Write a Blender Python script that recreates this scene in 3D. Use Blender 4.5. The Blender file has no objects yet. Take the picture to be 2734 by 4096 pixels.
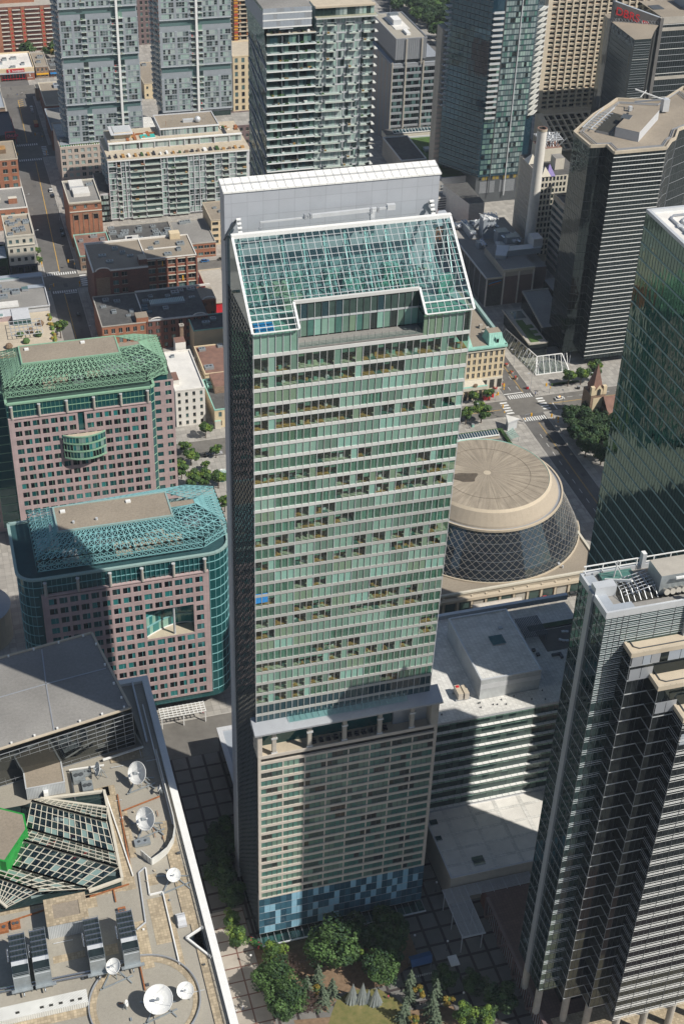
import bpy, math, random
from mathutils import Vector, Matrix
random.seed(7)
sc = bpy.context.scene
COL = sc.collection
# ---------------------------------------------------------------- camera
cam = bpy.data.cameras.new("camera"); camo = bpy.data.objects.new("camera", cam); COL.objects.link(camo)
sc.camera = camo
cam.sensor_fit = 'VERTICAL'; cam.sensor_height = 36.0; cam.sensor_width = 24.0
cam.lens = 5740.0 / 4096.0 * 36.0
cam.clip_start = 1.0; cam.clip_end = 6000.0
RX, DN, FW = (0.96026797, -0.27753627, 0.02930966), (-0.14198432, -0.57625828, -0.80483964), (0.24026213, 0.76870021, -0.59276816)
camo.matrix_world = Matrix(((RX[0], -DN[0], -FW[0], 0), (RX[1], -DN[1], -FW[1], 0), (RX[2], -DN[2], -FW[2], 340), (0, 0, 0, 1)))
sc.render.resolution_x = 683; sc.render.resolution_y = 1024
# ---------------------------------------------------------------- sky, sun, exposure
ELEV = math.radians(47); TS = Vector((.731, -.682, 0)).normalized()
w = bpy.data.worlds.new("World"); sc.world = w; w.use_nodes = True
nt = w.node_tree; bgn = nt.nodes["Background"]
sky = nt.nodes.new("ShaderNodeTexSky"); sky.sky_type = 'NISHITA'; sky.sun_disc = False
sky.sun_elevation = ELEV; sky.sun_rotation = math.atan2(TS.x, TS.y); sky.air_density = 1.0; sky.dust_density = .8
nt.links.new(sky.outputs[0], bgn.inputs[0]); bgn.inputs[1].default_value = .072
sl = bpy.data.lights.new("sun", 'SUN'); sl.energy = 5.0; sl.angle = math.radians(.5); sl.color = (1, .95, .86)
so = bpy.data.objects.new("sun", sl); COL.objects.link(so); so.location = (300, -300, 600)
so.rotation_euler = Vector((-TS.x * math.cos(ELEV), -TS.y * math.cos(ELEV), -math.sin(ELEV))).to_track_quat('-Z', 'Y').to_euler()
sc.view_settings.view_transform = 'Standard'; sc.view_settings.look = 'None'
sc.view_settings.exposure = 0.0; sc.view_settings.gamma = 1.0
sc.cycles.max_bounces = 6; sc.cycles.transparent_max_bounces = 10; sc.cycles.glossy_bounces = 3; sc.cycles.diffuse_bounces = 2
# ---------------------------------------------------------------- materials
MATS = {}
def pm(name, col, rough=.8, var=.12, scale=.35, metal=0., bump=0., coat=0., col2=None, spec=.5, big=0.):
    m = bpy.data.materials.new(name); m.use_nodes = True; n = m.node_tree; b = n.nodes["Principled BSDF"]
    b.inputs["Roughness"].default_value = rough; b.inputs["Metallic"].default_value = metal
    b.inputs["Specular IOR Level"].default_value = spec
    if coat: b.inputs["Coat Weight"].default_value = coat; b.inputs["Coat Roughness"].default_value = .04; b.inputs["Coat IOR"].default_value = 1.7
    tc = n.nodes.new("ShaderNodeTexCoord"); tx = n.nodes.new("ShaderNodeTexNoise"); tx.inputs["Scale"].default_value = scale
    tx.inputs["Detail"].default_value = 6; tx.inputs["Roughness"].default_value = .65
    n.links.new(tc.outputs["Object"], tx.inputs["Vector"])
    rp = n.nodes.new("ShaderNodeValToRGB"); rp.color_ramp.elements[0].position = .3; rp.color_ramp.elements[1].position = .7
    c2 = col2 or tuple(min(1, c * (1 + var)) for c in col)
    c1 = col if col2 else tuple(c * (1 - var) for c in col)
    rp.color_ramp.elements[0].color = (*c1, 1); rp.color_ramp.elements[1].color = (*c2, 1)
    n.links.new(tx.outputs["Fac"], rp.inputs["Fac"]); out = rp.outputs[0]
    if big:
        t2 = n.nodes.new("ShaderNodeTexNoise"); t2.inputs["Scale"].default_value = .05; t2.inputs["Detail"].default_value = 4
        n.links.new(tc.outputs["Object"], t2.inputs["Vector"])
        r2 = n.nodes.new("ShaderNodeMapRange"); r2.inputs[1].default_value = .35; r2.inputs[2].default_value = .65
        r2.inputs[3].default_value = 1 - big; r2.inputs[4].default_value = 1 + big * .5
        mx = n.nodes.new("ShaderNodeVectorMath"); mx.operation = 'SCALE'
        n.links.new(t2.outputs["Fac"], r2.inputs[0]); n.links.new(out, mx.inputs[0]); n.links.new(r2.outputs[0], mx.inputs["Scale"]); out = mx.outputs[0]
    n.links.new(out, b.inputs["Base Color"])
    if bump:
        bp = n.nodes.new("ShaderNodeBump"); bp.inputs["Strength"].default_value = bump; bp.inputs["Distance"].default_value = .1
        n.links.new(tx.outputs["Fac"], bp.inputs["Height"]); n.links.new(bp.outputs[0], b.inputs["Normal"])
    MATS[name] = m; return m
def tiles(name, col, mortar, w, h, rough=.8, ms=.02, off=.0, var=.15, rot=0., msm=.1):
    """surface laid in units: brick texture on object x/y or, for walls, on x+y / z"""
    m = bpy.data.materials.new(name); m.use_nodes = True; n = m.node_tree; b = n.nodes["Principled BSDF"]; b.inputs["Roughness"].default_value = rough
    tc = n.nodes.new("ShaderNodeTexCoord"); br = n.nodes.new("ShaderNodeTexBrick"); br.offset = off
    mp = n.nodes.new("ShaderNodeMapping"); mp.inputs["Rotation"].default_value = (0, 0, rot)
    if name.startswith('wall'):
        sx = n.nodes.new("ShaderNodeSeparateXYZ"); ad = n.nodes.new("ShaderNodeMath"); cb = n.nodes.new("ShaderNodeCombineXYZ")
        n.links.new(tc.outputs["Object"], sx.inputs[0]); n.links.new(sx.outputs[0], ad.inputs[0]); n.links.new(sx.outputs[1], ad.inputs[1])
        n.links.new(ad.outputs[0], cb.inputs[0]); n.links.new(sx.outputs[2], cb.inputs[1]); n.links.new(cb.outputs[0], mp.inputs[0])
    else: n.links.new(tc.outputs["Object"], mp.inputs[0])
    n.links.new(mp.outputs[0], br.inputs["Vector"])
    br.inputs["Scale"].default_value = 1; br.inputs["Brick Width"].default_value = w; br.inputs["Row Height"].default_value = h
    br.inputs["Mortar Size"].default_value = ms; br.inputs["Mortar Smooth"].default_value = msm
    br.inputs["Color1"].default_value = (*[c * (1 - var) for c in col], 1); br.inputs["Color2"].default_value = (*[min(1, c * (1 + var)) for c in col], 1)
    br.inputs["Mortar"].default_value = (*mortar, 1)
    tx = n.nodes.new("ShaderNodeTexNoise"); tx.inputs["Scale"].default_value = .3; tx.inputs["Detail"].default_value = 6
    n.links.new(tc.outputs["Object"], tx.inputs["Vector"])
    r2 = n.nodes.new("ShaderNodeMapRange"); r2.inputs[1].default_value = .3; r2.inputs[2].default_value = .7; r2.inputs[3].default_value = .96 if name in ('wall_slab', 'wall_cap') else .84; r2.inputs[4].default_value = 1.03 if name in ('wall_slab', 'wall_cap') else 1.08
    mx = n.nodes.new("ShaderNodeVectorMath"); mx.operation = 'SCALE'
    n.links.new(tx.outputs["Fac"], r2.inputs[0]); n.links.new(br.outputs["Color"], mx.inputs[0]); n.links.new(r2.outputs[0], mx.inputs["Scale"])
    n.links.new(mx.outputs[0], b.inputs["Base Color"]); MATS[name] = m; return m
def gm(name, col, rough=.03, ior=2.0, wav=0., wsc=.25, tint=(.72, .92, .90)):
    """coated architectural glass: opaque body colour under a strong clear reflection, slightly uneven panes"""
    m = bpy.data.materials.new(name); m.use_nodes = True; n = m.node_tree; b = n.nodes["Principled BSDF"]
    b.inputs["Base Color"].default_value = (*col, 1); b.inputs["Roughness"].default_value = rough; b.inputs["IOR"].default_value = ior; b.inputs["Specular Tint"].default_value = (*tint, 1)
    if wav:
        tc = n.nodes.new("ShaderNodeTexCoord"); mp = n.nodes.new("ShaderNodeMapping"); mp.inputs["Scale"].default_value = (1, 1, .35)
        tx = n.nodes.new("ShaderNodeTexNoise"); tx.inputs["Scale"].default_value = wsc; tx.inputs["Detail"].default_value = 2
        bp = n.nodes.new("ShaderNodeBump"); bp.inputs["Strength"].default_value = wav; bp.inputs["Distance"].default_value = .2
        n.links.new(tc.outputs["Object"], mp.inputs[0]); n.links.new(mp.outputs[0], tx.inputs["Vector"]); n.links.new(tx.outputs["Fac"], bp.inputs["Height"]); n.links.new(bp.outputs[0], b.inputs["Normal"])
    MATS[name] = m; return m
def clear(name, col, refl=.12):
    m = bpy.data.materials.new(name); m.use_nodes = True; n = m.node_tree; n.nodes.remove(n.nodes["Principled BSDF"])
    t = n.nodes.new("ShaderNodeBsdfTransparent"); t.inputs[0].default_value = (*col, 1)
    g = n.nodes.new("ShaderNodeBsdfGlossy"); g.inputs[0].default_value = (.9, 1, .97, 1); g.inputs[1].default_value = .02
    lw = n.nodes.new("ShaderNodeLayerWeight"); pw = n.nodes.new("ShaderNodeMath"); pw.operation = 'POWER'; pw.inputs[1].default_value = 3.5
    f = n.nodes.new("ShaderNodeMath"); f.operation = 'MULTIPLY_ADD'; f.inputs[1].default_value = .85; f.inputs[2].default_value = refl; mx = n.nodes.new("ShaderNodeMixShader")
    n.links.new(lw.outputs["Facing"], pw.inputs[0]); n.links.new(pw.outputs[0], f.inputs[0]); n.links.new(f.outputs[0], mx.inputs[0]); n.links.new(t.outputs[0], mx.inputs[1]); n.links.new(g.outputs[0], mx.inputs[2])
    n.links.new(mx.outputs[0], n.nodes["Material Output"].inputs[0]); MATS[name] = m; return m
def lamp_mat(name, col, s):
    m = pm(name, col); b = m.node_tree.nodes["Principled BSDF"]; b.inputs["Emission Color"].default_value = (*col, 1); b.inputs["Emission Strength"].default_value = s; return m

pm('asphalt', (.13, .125, .12), .9, .16, .25, bump=.1, big=.16)
pm('asphalt_old', (.165, .155, .14), .9, .16, .3, big=.15)
tiles('pavement', (.36, .34, .31), (.2, .19, .17), 2.4, 2.4, ms=.05)
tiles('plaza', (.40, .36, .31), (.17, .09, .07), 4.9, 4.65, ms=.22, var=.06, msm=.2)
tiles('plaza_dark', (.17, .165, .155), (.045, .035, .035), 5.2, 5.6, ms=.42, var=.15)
pm('kerb', (.42, .40, .37), .85)
pm('paint_white', (.72, .72, .70), .7, .25, 1.2); pm('paint_yellow', (.60, .36, .06), .7, .3, 1.2)
pm('grass', (.10, .115, .03), .95, .3, .5, col2=(.21, .175, .07)); pm('lush_grass', (.06, .12, .025), .95, .3, .3)
pm('mulch', (.20, .135, .085), .95, .25, .9)
pm('gravel', (.35, .325, .275), .95, .10, 2.2, bump=.25, big=.12); pm('gravel_brown', (.30, .255, .20), .95, .16, 1.6, bump=.25, big=.14)
pm('gravel_grey', (.26, .25, .235), .95, .14, 1.3, bump=.2, big=.18); pm('tar', (.10, .098, .095), .9, .3, .5, big=.25)
tiles('pavers', (.42, .345, .24), (.26, .21, .14), .75, .75, ms=.03, var=.22)
pm('white_roof', (.72, .70, .66), .7, .10, .25, big=.12); tiles('white_pavers', (.66, .65, .62), (.42, .41, .39), 1.2, .6, ms=.04, var=.10)
pm('metal', (.42, .44, .47), .45, .06, .5, metal=.4); pm('metal_light', (.62, .64, .66), .45, .06, .5, metal=.25)
pm('white_metal', (.80, .80, .78), .5, .05, .8); pm('dark_metal', (.10, .11, .12), .5, .15, .6, metal=.3); pm('steel', (.55, .57, .6), .25, .08, 1, metal=.9)
pm('galv', (.40, .44, .46), .4, .15, .8, metal=.5); pm('rust', (.32, .12, .045), .85, .35, 1.5)
pm('concrete', (.42, .39, .34), .88, .12, .5, big=.1); pm('concrete_tan', (.50, .43, .33), .88, .10, .4, big=.08); pm('beige_light', (.66, .57, .44), .85, .07, .3); pm('beige', (.54, .46, .35), .85, .08, .3, big=.06)
pm('stone_pale', (.60, .56, .47), .85, .08, .6); pm('cream', (.66, .54, .36), .85, .08, .4); pm('white_paint', (.74, .71, .66), .8, .07, .5)
pm('pink', (.46, .35, .345), .7, .06, .6); tiles('wall_pink', (.46, .35, .345), (.37, .28, .275), 2.0, 3.86, ms=.05, var=.035)
tiles('wall_brick_red', (.30, .105, .065), (.22, .12, .09), .5, .2, ms=.015, off=.5, var=.22)
tiles('wall_brick_orange', (.38, .15, .08), (.25, .15, .10), .5, .2, ms=.015, off=.5, var=.18)
tiles('wall_brick_dark', (.19, .075, .055), (.14, .08, .07), .5, .2, ms=.015, off=.5, var=.25)
tiles('wall_brick_brown', (.30, .20, .14), (.2, .15, .1), .5, .2, ms=.015, off=.5, var=.25)
pm('panel_condo', (.30, .33, .36), .5, .08, .6); pm('panel_grey', (.34, .375, .42), .55, .05, .6); pm('panel_pale', (.55, .56, .58), .6, .06, .6); pm('pod_beige', (.50, .42, .36), .8, .08, .5)
tiles('wall_slab', (.44, .46, .50), (.34, .355, .39), 3.4, 3.1, .45, ms=.05, var=.03); tiles('wall_cap', (.84, .83, .80), (.5, .5, .48), 1.7, 1.2, .5, ms=.06, var=.03)
pm('green_frame', (.25, .43, .30), .6, .08, .8); pm('teal_frame', (.21, .44, .46), .6, .08, .8); pm('deck_green', (.035, .075, .06), .8, .2, .4); pm('deck_teal', (.02, .07, .08), .8, .2, .4); pm('lattice_bronze', (.26, .24, .21), .5, .1, .8); pm('green_trim', (.28, .40, .38), .6, .06, .8)
pm('copper', (.28, .52, .44), .7, .12, .6); pm('roof_brown', (.23, .13, .10), .9, .2, .4, big=.2); pm('balc', (.60, .60, .56), .6, .08, .8)
pm('wood', (.40, .22, .07), .6, .35, .4); pm('room_back', (.075, .10, .085), .9, .3, .4); pm('room_dark', (.035, .035, .03), .9, .4, .5); pm('room_light', (.40, .40, .30), .8, .3, .4)
pm('green_paint', (.02, .27, .045), .6, .3, .5); pm('awning_blue', (.025, .09, .22), .7); pm('blue_cover', (.03, .25, .62), .6, .2, .6); pm('red', (.55, .02, .03), .5, .1, 1); pm('yellow', (.8, .42, .02), .5, .1, 1)
pm('blue_panel', (.045, .125, .18), .35, .12, .8, coat=.4); pm('frost_panel', (.26, .47, .60), .35, .08, .8, coat=.3)
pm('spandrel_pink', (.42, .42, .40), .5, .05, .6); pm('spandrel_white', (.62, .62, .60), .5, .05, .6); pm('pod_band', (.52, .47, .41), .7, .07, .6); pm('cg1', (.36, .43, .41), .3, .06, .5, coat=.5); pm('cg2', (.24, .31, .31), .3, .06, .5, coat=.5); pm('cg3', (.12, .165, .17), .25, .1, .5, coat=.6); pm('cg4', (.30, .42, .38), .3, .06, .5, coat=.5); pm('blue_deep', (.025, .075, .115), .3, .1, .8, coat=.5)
pm('pod_glass_lo', (.05, .085, .075), .3, .2, .5)
CUR = []
for i, c in enumerate(((.155, .27, .215), (.20, .345, .275), (.13, .215, .17), (.235, .385, .315), (.18, .27, .185), (.24, .43, .36))):
    CUR.append(pm('curtain%d' % i, c, .35, .07, .5, coat=.5).name)
pm('curtain_dark', (.065, .17, .145), .3, .2, .5, coat=.5); pm('curtain_black', (.02, .03, .03), .3, .3, .6, coat=.5)
gm('glass_clear_dark', (.02, .035, .035), .03, 1.7)
gm('glass_condo_blue', (.012, .035, .055), .02, 1.9, .3, .3, tint=(.45, .75, .95)); gm('glass_blue', (.02, .05, .065), .04, 1.9); gm('glass_teal', (.012, .075, .08), .04, 1.8); gm('glass_teal2', (.03, .20, .20), .06, 1.8); gm('glass_black', (.007, .009, .012), .03, 1.6)
gm('glass_side', (.008, .02, .022), .02, 2.2, .12, .3, tint=(.55, .85, .85)); gm('glass_green', (.01, .035, .028), .015, 2.5, .45, .35, tint=(.6, .95, .82)); gm('glass_mirror', (.03, .04, .04), .015, 3.2, .5, .4)
gm('glass_sun', (.006, .009, .010), .02, 1.75, .35, .3, tint=(.6, .8, .85)); gm('glass_pale', (.22, .32, .30), .08, 1.7); gm('glass_mid', (.10, .17, .17), .06, 1.8); gm('glass_hall', (.02, .025, .035), .05, 2.2)
clear('clear_green', (.72, .86, .80)); clear('clear_roof', (.60, .83, .80), .07); clear('clear_rail', (.78, .88, .86), .06); clear('clear_sky', (.75, .82, .80))
pm('leaf_a', (.04, .085, .02), .7, .3, .6); pm('leaf_b', (.065, .13, .03), .7, .3, .6); pm('leaf_c', (.02, .055, .018), .7, .3, .6); pm('leaf_lime', (.14, .22, .03), .7, .3, .6)
pm('leaf_spruce', (.10, .135, .085), .8, .3, .6); pm('leaf_spruce2', (.055, .085, .05), .8, .3, .6); pm('leaf_gold', (.26, .19, .03), .7, .3, .6); pm('bark', (.12, .09, .07), .9, .3, 1); pm('leaf_far', (.045, .085, .03), .7, .3, .6)
pm('twig', (.13, .085, .07), .9, .3, 1); pm('flowers', (.45, .05, .06), .8, .6, 3); pm('navy', (.02, .025, .045), .5, .2, .5); pm('purple', (.22, .17, .42), .6, .1, 1); pm('turquoise', (.05, .42, .36), .6, .1, 1)
pm('car_white', (.75, .75, .73), .3, .02, 1, coat=1); pm('car_black', (.02, .02, .025), .3, .02, 1, coat=1); pm('car_blue', (.02, .14, .35), .3, .02, 1, coat=1); pm('car_red', (.42, .02, .03), .3, .02, 1, coat=1); pm('car_silver', (.4, .4, .42), .3, .02, 1, coat=1); pm('tyre', (.02, .02, .02), .9)
pm('skin', (.5, .3, .22), .7); pm('cloth_white', (.7, .7, .7), .8); pm('cloth_dark', (.03, .03, .04), .8); pm('cloth_blue', (.04, .12, .4), .8); pm('cloth_pink', (.7, .12, .2), .8)
lamp_mat('signal_amber', (1, .35, .05), 2.0)
tiles('wall_corr', (.55, .57, .58), (.32, .34, .35), .4, 30, .5, ms=.06, var=.02); tiles('wall_corr_white', (.74, .74, .70), (.45, .45, .43), .5, 30, .5, ms=.07, var=.02)
pm('hall_roof', (.37, .315, .245), .9, .10, .25, big=.14); pm('hall_stain', (.10, .08, .06), .9, .3, .6); pm('hall_skirt', (.41, .35, .275), .85, .05, .6)
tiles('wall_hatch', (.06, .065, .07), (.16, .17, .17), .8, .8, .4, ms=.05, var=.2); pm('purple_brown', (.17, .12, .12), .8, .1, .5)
tiles('brick_floor', (.14, .085, .075), (.09, .06, .055), .9, .9, ms=.05, var=.12)

hz = bpy.data.materials.new('haze_air'); hz.use_nodes = True; hn = hz.node_tree; hn.nodes.remove(hn.nodes['Principled BSDF']); hv = hn.nodes.new('ShaderNodeVolumePrincipled'); hv.inputs['Color'].default_value = (.78, .88, 1, 1); hv.inputs['Density'].default_value = .00006; hn.links.new(hv.outputs[0], hn.nodes['Material Output'].inputs['Volume']); MATS['haze_air'] = hz
# ---------------------------------------------------------------- mesh builder
class MB:
    def __init__(s): s.v = []; s.f = []; s.m = []; s.mats = []
    def mi(s, m):
        if m not in s.mats: s.mats.append(m)
        return s.mats.index(m)
    def q(s, pts, m):
        b = len(s.v); s.v += [tuple(p) for p in pts]; s.f.append(tuple(range(b, b + len(pts)))); s.m.append(s.mi(m))
    def box(s, x0, y0, z0, x1, y1, z1, m, mt=None, bot=True):
        if x0 > x1: x0, x1 = x1, x0
        if y0 > y1: y0, y1 = y1, y0
        b = len(s.v)
        s.v += [(x0, y0, z0), (x1, y0, z0), (x1, y1, z0), (x0, y1, z0), (x0, y0, z1), (x1, y0, z1), (x1, y1, z1), (x0, y1, z1)]
        fs = [(0, 1, 5, 4), (1, 2, 6, 5), (2, 3, 7, 6), (3, 0, 4, 7), (4, 5, 6, 7)]
        k = s.mi(m)
        for i, f in enumerate(fs): s.f.append(tuple(b + j for j in f)); s.m.append(s.mi(mt) if (mt and i == 4) else k)
        if bot: s.f.append((b + 3, b + 2, b + 1, b)); s.m.append(k)
    def prism(s, poly, z0, z1, m, mt=None):
        n = len(poly); zt = z1 if hasattr(z1, '__len__') else [z1] * n
        for i in range(n):
            a = poly[i]; c = poly[(i + 1) % n]
            s.q([(a[0], a[1], z0), (c[0], c[1], z0), (c[0], c[1], zt[(i + 1) % n]), (a[0], a[1], zt[i])], m)
        s.q([(p[0], p[1], z) for p, z in zip(poly, zt)], mt or m)
    def bar(s, p, q, w, m, h=None):
        p = Vector(p); q = Vector(q); d = q - p
        if d.length < 1e-5: return
        d.normalize(); u = Vector((0, 0, 1)) if abs(d.z) < .95 else Vector((1, 0, 0))
        a = d.cross(u).normalized(); c = a.cross(d).normalized(); h = h or w
        a *= w / 2; c *= h / 2; b = len(s.v); k = s.mi(m)
        for e in (p, q): s.v += [tuple(e + a + c), tuple(e - a + c), tuple(e - a - c), tuple(e + a - c)]
        for f in ((0, 1, 5, 4), (1, 2, 6, 5), (2, 3, 7, 6), (3, 0, 4, 7), (3, 2, 1, 0), (4, 5, 6, 7)): s.f.append(tuple(b + j for j in f)); s.m.append(k)
    def rod(s, p, q, r0, r1, m, n=8, cap=True):
        p = Vector(p); q = Vector(q); d = (q - p).normalized(); u = Vector((0, 0, 1)) if abs(d.z) < .95 else Vector((1, 0, 0))
        a = d.cross(u).normalized(); c = a.cross(d); b = len(s.v); k = s.mi(m)
        for e, r in ((p, r0), (q, r1)):
            for i in range(n):
                t = 2 * math.pi * i / n; s.v.append(tuple(e + a * (r * math.cos(t)) + c * (r * math.sin(t))))
        for i in range(n): s.f.append((b + i, b + (i + 1) % n, b + n + (i + 1) % n, b + n + i)); s.m.append(k)
        if cap:
            s.f.append(tuple(b + n + i for i in range(n))); s.m.append(k)
            s.f.append(tuple(b + n - 1 - i for i in range(n))); s.m.append(k)
    def blob(s, c, r, m, n=6):
        rows = []
        for j in range(1, n):
            t = math.pi * j / n; rows.append([(c[0] + r[0] * math.sin(t) * math.cos(2 * math.pi * i / (2 * n)), c[1] + r[1] * math.sin(t) * math.sin(2 * math.pi * i / (2 * n)), c[2] + r[2] * math.cos(t)) for i in range(2 * n)])
        top = (c[0], c[1], c[2] + r[2]); bt = (c[0], c[1], c[2] - r[2])
        for i in range(2 * n):
            k = (i + 1) % (2 * n); s.q([top, rows[0][i], rows[0][k]], m); s.q([bt, rows[-1][k], rows[-1][i]], m)
            for j in range(len(rows) - 1): s.q([rows[j][i], rows[j + 1][i], rows[j + 1][k], rows[j][k]], m)
    def build(s, name, parent=None, label=None, loc=None, smooth=False, **kw):
        o = root_of(parent); ox, oy, oz = o.location if o else (loc or (0, 0, 0))
        me = bpy.data.meshes.new(name); me.from_pydata([(x - ox, y - oy, z - oz) for x, y, z in s.v], [], s.f)
        for m in s.mats: me.materials.append(MATS[m])
        me.polygons.foreach_set('material_index', s.m)
        if smooth: me.polygons.foreach_set('use_smooth', [True] * len(s.f))
        me.update(); ob = bpy.data.objects.new(name, me); COL.objects.link(ob)
        if parent: ob.parent = parent
        else: ob.location = (ox, oy, oz)
        if label: ob['label'] = label
        for k, v in kw.items(): ob[k] = v
        return ob
def root_of(o):
    while o and o.parent: o = o.parent
    return o
def thing(name, label, cat, loc, group=None):
    o = bpy.data.objects.new(name, None); COL.objects.link(o); o.location = loc if len(loc) == 3 else (*loc, 0)
    o.empty_display_size = .1; o['label'] = label; o['category'] = cat
    if group: o['group'] = group
    return o
def copy_tree(src, loc, label=None, rz=0, sc_=1.0, group=None):
    r = src.copy(); COL.objects.link(r); r.location = loc; r.rotation_euler = (0, 0, rz); r.scale = (sc_,) * 3
    if label: r['label'] = label
    if group: r['group'] = group
    for ch in list(src.children):
        c = ch.copy(); COL.objects.link(c); c.parent = r
        for g in list(ch.children):
            d = g.copy(); COL.objects.link(d); d.parent = c
    return r
class Fa:
    """a vertical face: origin p, unit direction u (left to right seen from outside), outward n"""
    def __init__(s, x, y, ux, uy): s.x, s.y, s.ux, s.uy = x, y, ux, uy; s.nx, s.ny = uy, -ux
    def p(s, a, z, d=0.): return (s.x + s.ux * a + s.nx * d, s.y + s.uy * a + s.ny * d, z)
    def q(s, mb, a0, a1, z0, z1, d, m): mb.q([s.p(a0, z0, d), s.p(a1, z0, d), s.p(a1, z1, d), s.p(a0, z1, d)], m)
    def box(s, mb, a0, a1, z0, z1, d0, d1, m, mt=None):
        P = s.p; mb.q([P(a0, z0, d1), P(a1, z0, d1), P(a1, z1, d1), P(a0, z1, d1)], m)
        mb.q([P(a0, z1, d1), P(a1, z1, d1), P(a1, z1, d0), P(a0, z1, d0)], mt or m); mb.q([P(a0, z0, d0), P(a1, z0, d0), P(a1, z0, d1), P(a0, z0, d1)], m)
        mb.q([P(a0, z0, d0), P(a0, z0, d1), P(a0, z1, d1), P(a0, z1, d0)], m); mb.q([P(a1, z0, d1), P(a1, z0, d0), P(a1, z1, d0), P(a1, z1, d1)], m)
def punch(root, F, a0, a1, z0, z1, nx, nz, ww, wh, wallm, panes, cap=100, dep=.3, skip=None, frame='dark_metal', mull=1, sill=None, up=.5, wname='wall', count=[0]):
    """wall with recessed window openings; windows are single parts up to cap, the rest one stuff part"""
    wall = MB(); cw = (a1 - a0) / nx; ch = (z1 - z0) / nz; rest = MB(); k = 0
    g = (cw - ww) / 2; lo = (ch - wh) * (1 - up)
    F.box(wall, a0, a0 + g, z0, z1, -dep - .05, 0, wallm); F.box(wall, a1 - g, a1, z0, z1, -dep - .05, 0, wallm)
    for i in range(1, nx): F.box(wall, a0 + i * cw - g, a0 + i * cw + g, z0, z1, -dep - .05, 0, wallm)
    for i in range(nx):
        x0 = a0 + i * cw + g; x1 = x0 + ww
        for j in range(nz):
            zb = z0 + j * ch; F.box(wall, x0, x1, zb if j == 0 else zb - (ch - wh - lo), zb + lo, -dep - .05, -.004, wallm)
            if j == nz - 1: F.box(wall, x0, x1, zb + lo + wh, z1, -dep - .05, -.004, wallm)
            if skip and skip(i, j): continue
            b = MB() if k < cap else rest
            F.q(b, x0, x1, zb + lo, zb + lo + wh, -dep, random.choice(panes))
            for t in range(1, mull + 1): F.box(b, x0 + ww * t / (mull + 1) - .04, x0 + ww * t / (mull + 1) + .04, zb + lo, zb + lo + wh, -dep, -dep + .06, frame)
            if sill: F.box(b, x0 - .1, x1 + .1, zb + lo - .12, zb + lo, -.1, .08, sill)
            if k < cap: b.build('window', root)
            k += 1
    wall.build(wname, root)
    if rest.f: rest.build('window', root, kind='stuff')
def core(mb, x0, y0, x1, y1, z0, z1, m, top=None, ins=.0): mb.box(x0 + ins, y0 + ins, z0, x1 - ins, y1 - ins, z1, m, top, bot=False)
def parapet(mb, x0, y0, x1, y1, z, h, t, m):
    mb.box(x0, y0, z, x1, y0 + t, z + h, m); mb.box(x0, y1 - t, z, x1, y1, z + h, m)
    mb.box(x0, y0 + t, z, x0 + t, y1 - t, z + h, m); mb.box(x1 - t, y0 + t, z, x1, y1 - t, z + h, m)
def hvac(mb, x, y, z, s=1., m='galv', rz=0):
    w = s * random.uniform(1.2, 2.2); d = s * random.uniform(1., 1.8); h = s * random.uniform(.8, 1.4)
    mb.box(x - w, y - d, z, x + w, y + d, z + h, m); mb.rod((x - w * .4, y, z + h), (x - w * .4, y, z + h + .25 * s), d * .35, d * .35, 'dark_metal', 8)
    mb.rod((x + w * .4, y, z + h), (x + w * .4, y, z + h + .25 * s), d * .35, d * .35, 'dark_metal', 8)
def hvacs(root, pts, z, s=1., name='rooftop_unit', m='galv'):
    for (x, y) in pts:
        b = MB(); hvac(b, x, y, z, s * random.uniform(.8, 1.15), m); b.build(name, root)
def textmesh(root, name, txt, size, mat, origin, xdir, updir, ext=.1):
    cu = bpy.data.curves.new(name, 'FONT'); cu.body = txt; cu.size = size; cu.extrude = ext; cu.offset = size * .012
    o = bpy.data.objects.new(name + '_src', cu); COL.objects.link(o); dg = bpy.context.evaluated_depsgraph_get(); dg.update()
    me = bpy.data.meshes.new_from_object(o.evaluated_get(dg)); bpy.data.objects.remove(o)
    X = Vector(xdir).normalized(); U = Vector(updir).normalized(); N = X.cross(U)
    rt = root_of(root); L = rt.location if rt else Vector((0, 0, 0))
    me.transform(Matrix(((X.x, U.x, N.x, origin[0] - L.x), (X.y, U.y, N.y, origin[1] - L.y), (X.z, U.z, N.z, origin[2] - L.z), (0, 0, 0, 1))))
    me.materials.clear(); me.materials.append(MATS[mat]); ob = bpy.data.objects.new(name, me); COL.objects.link(ob); ob.parent = root; return ob
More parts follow.
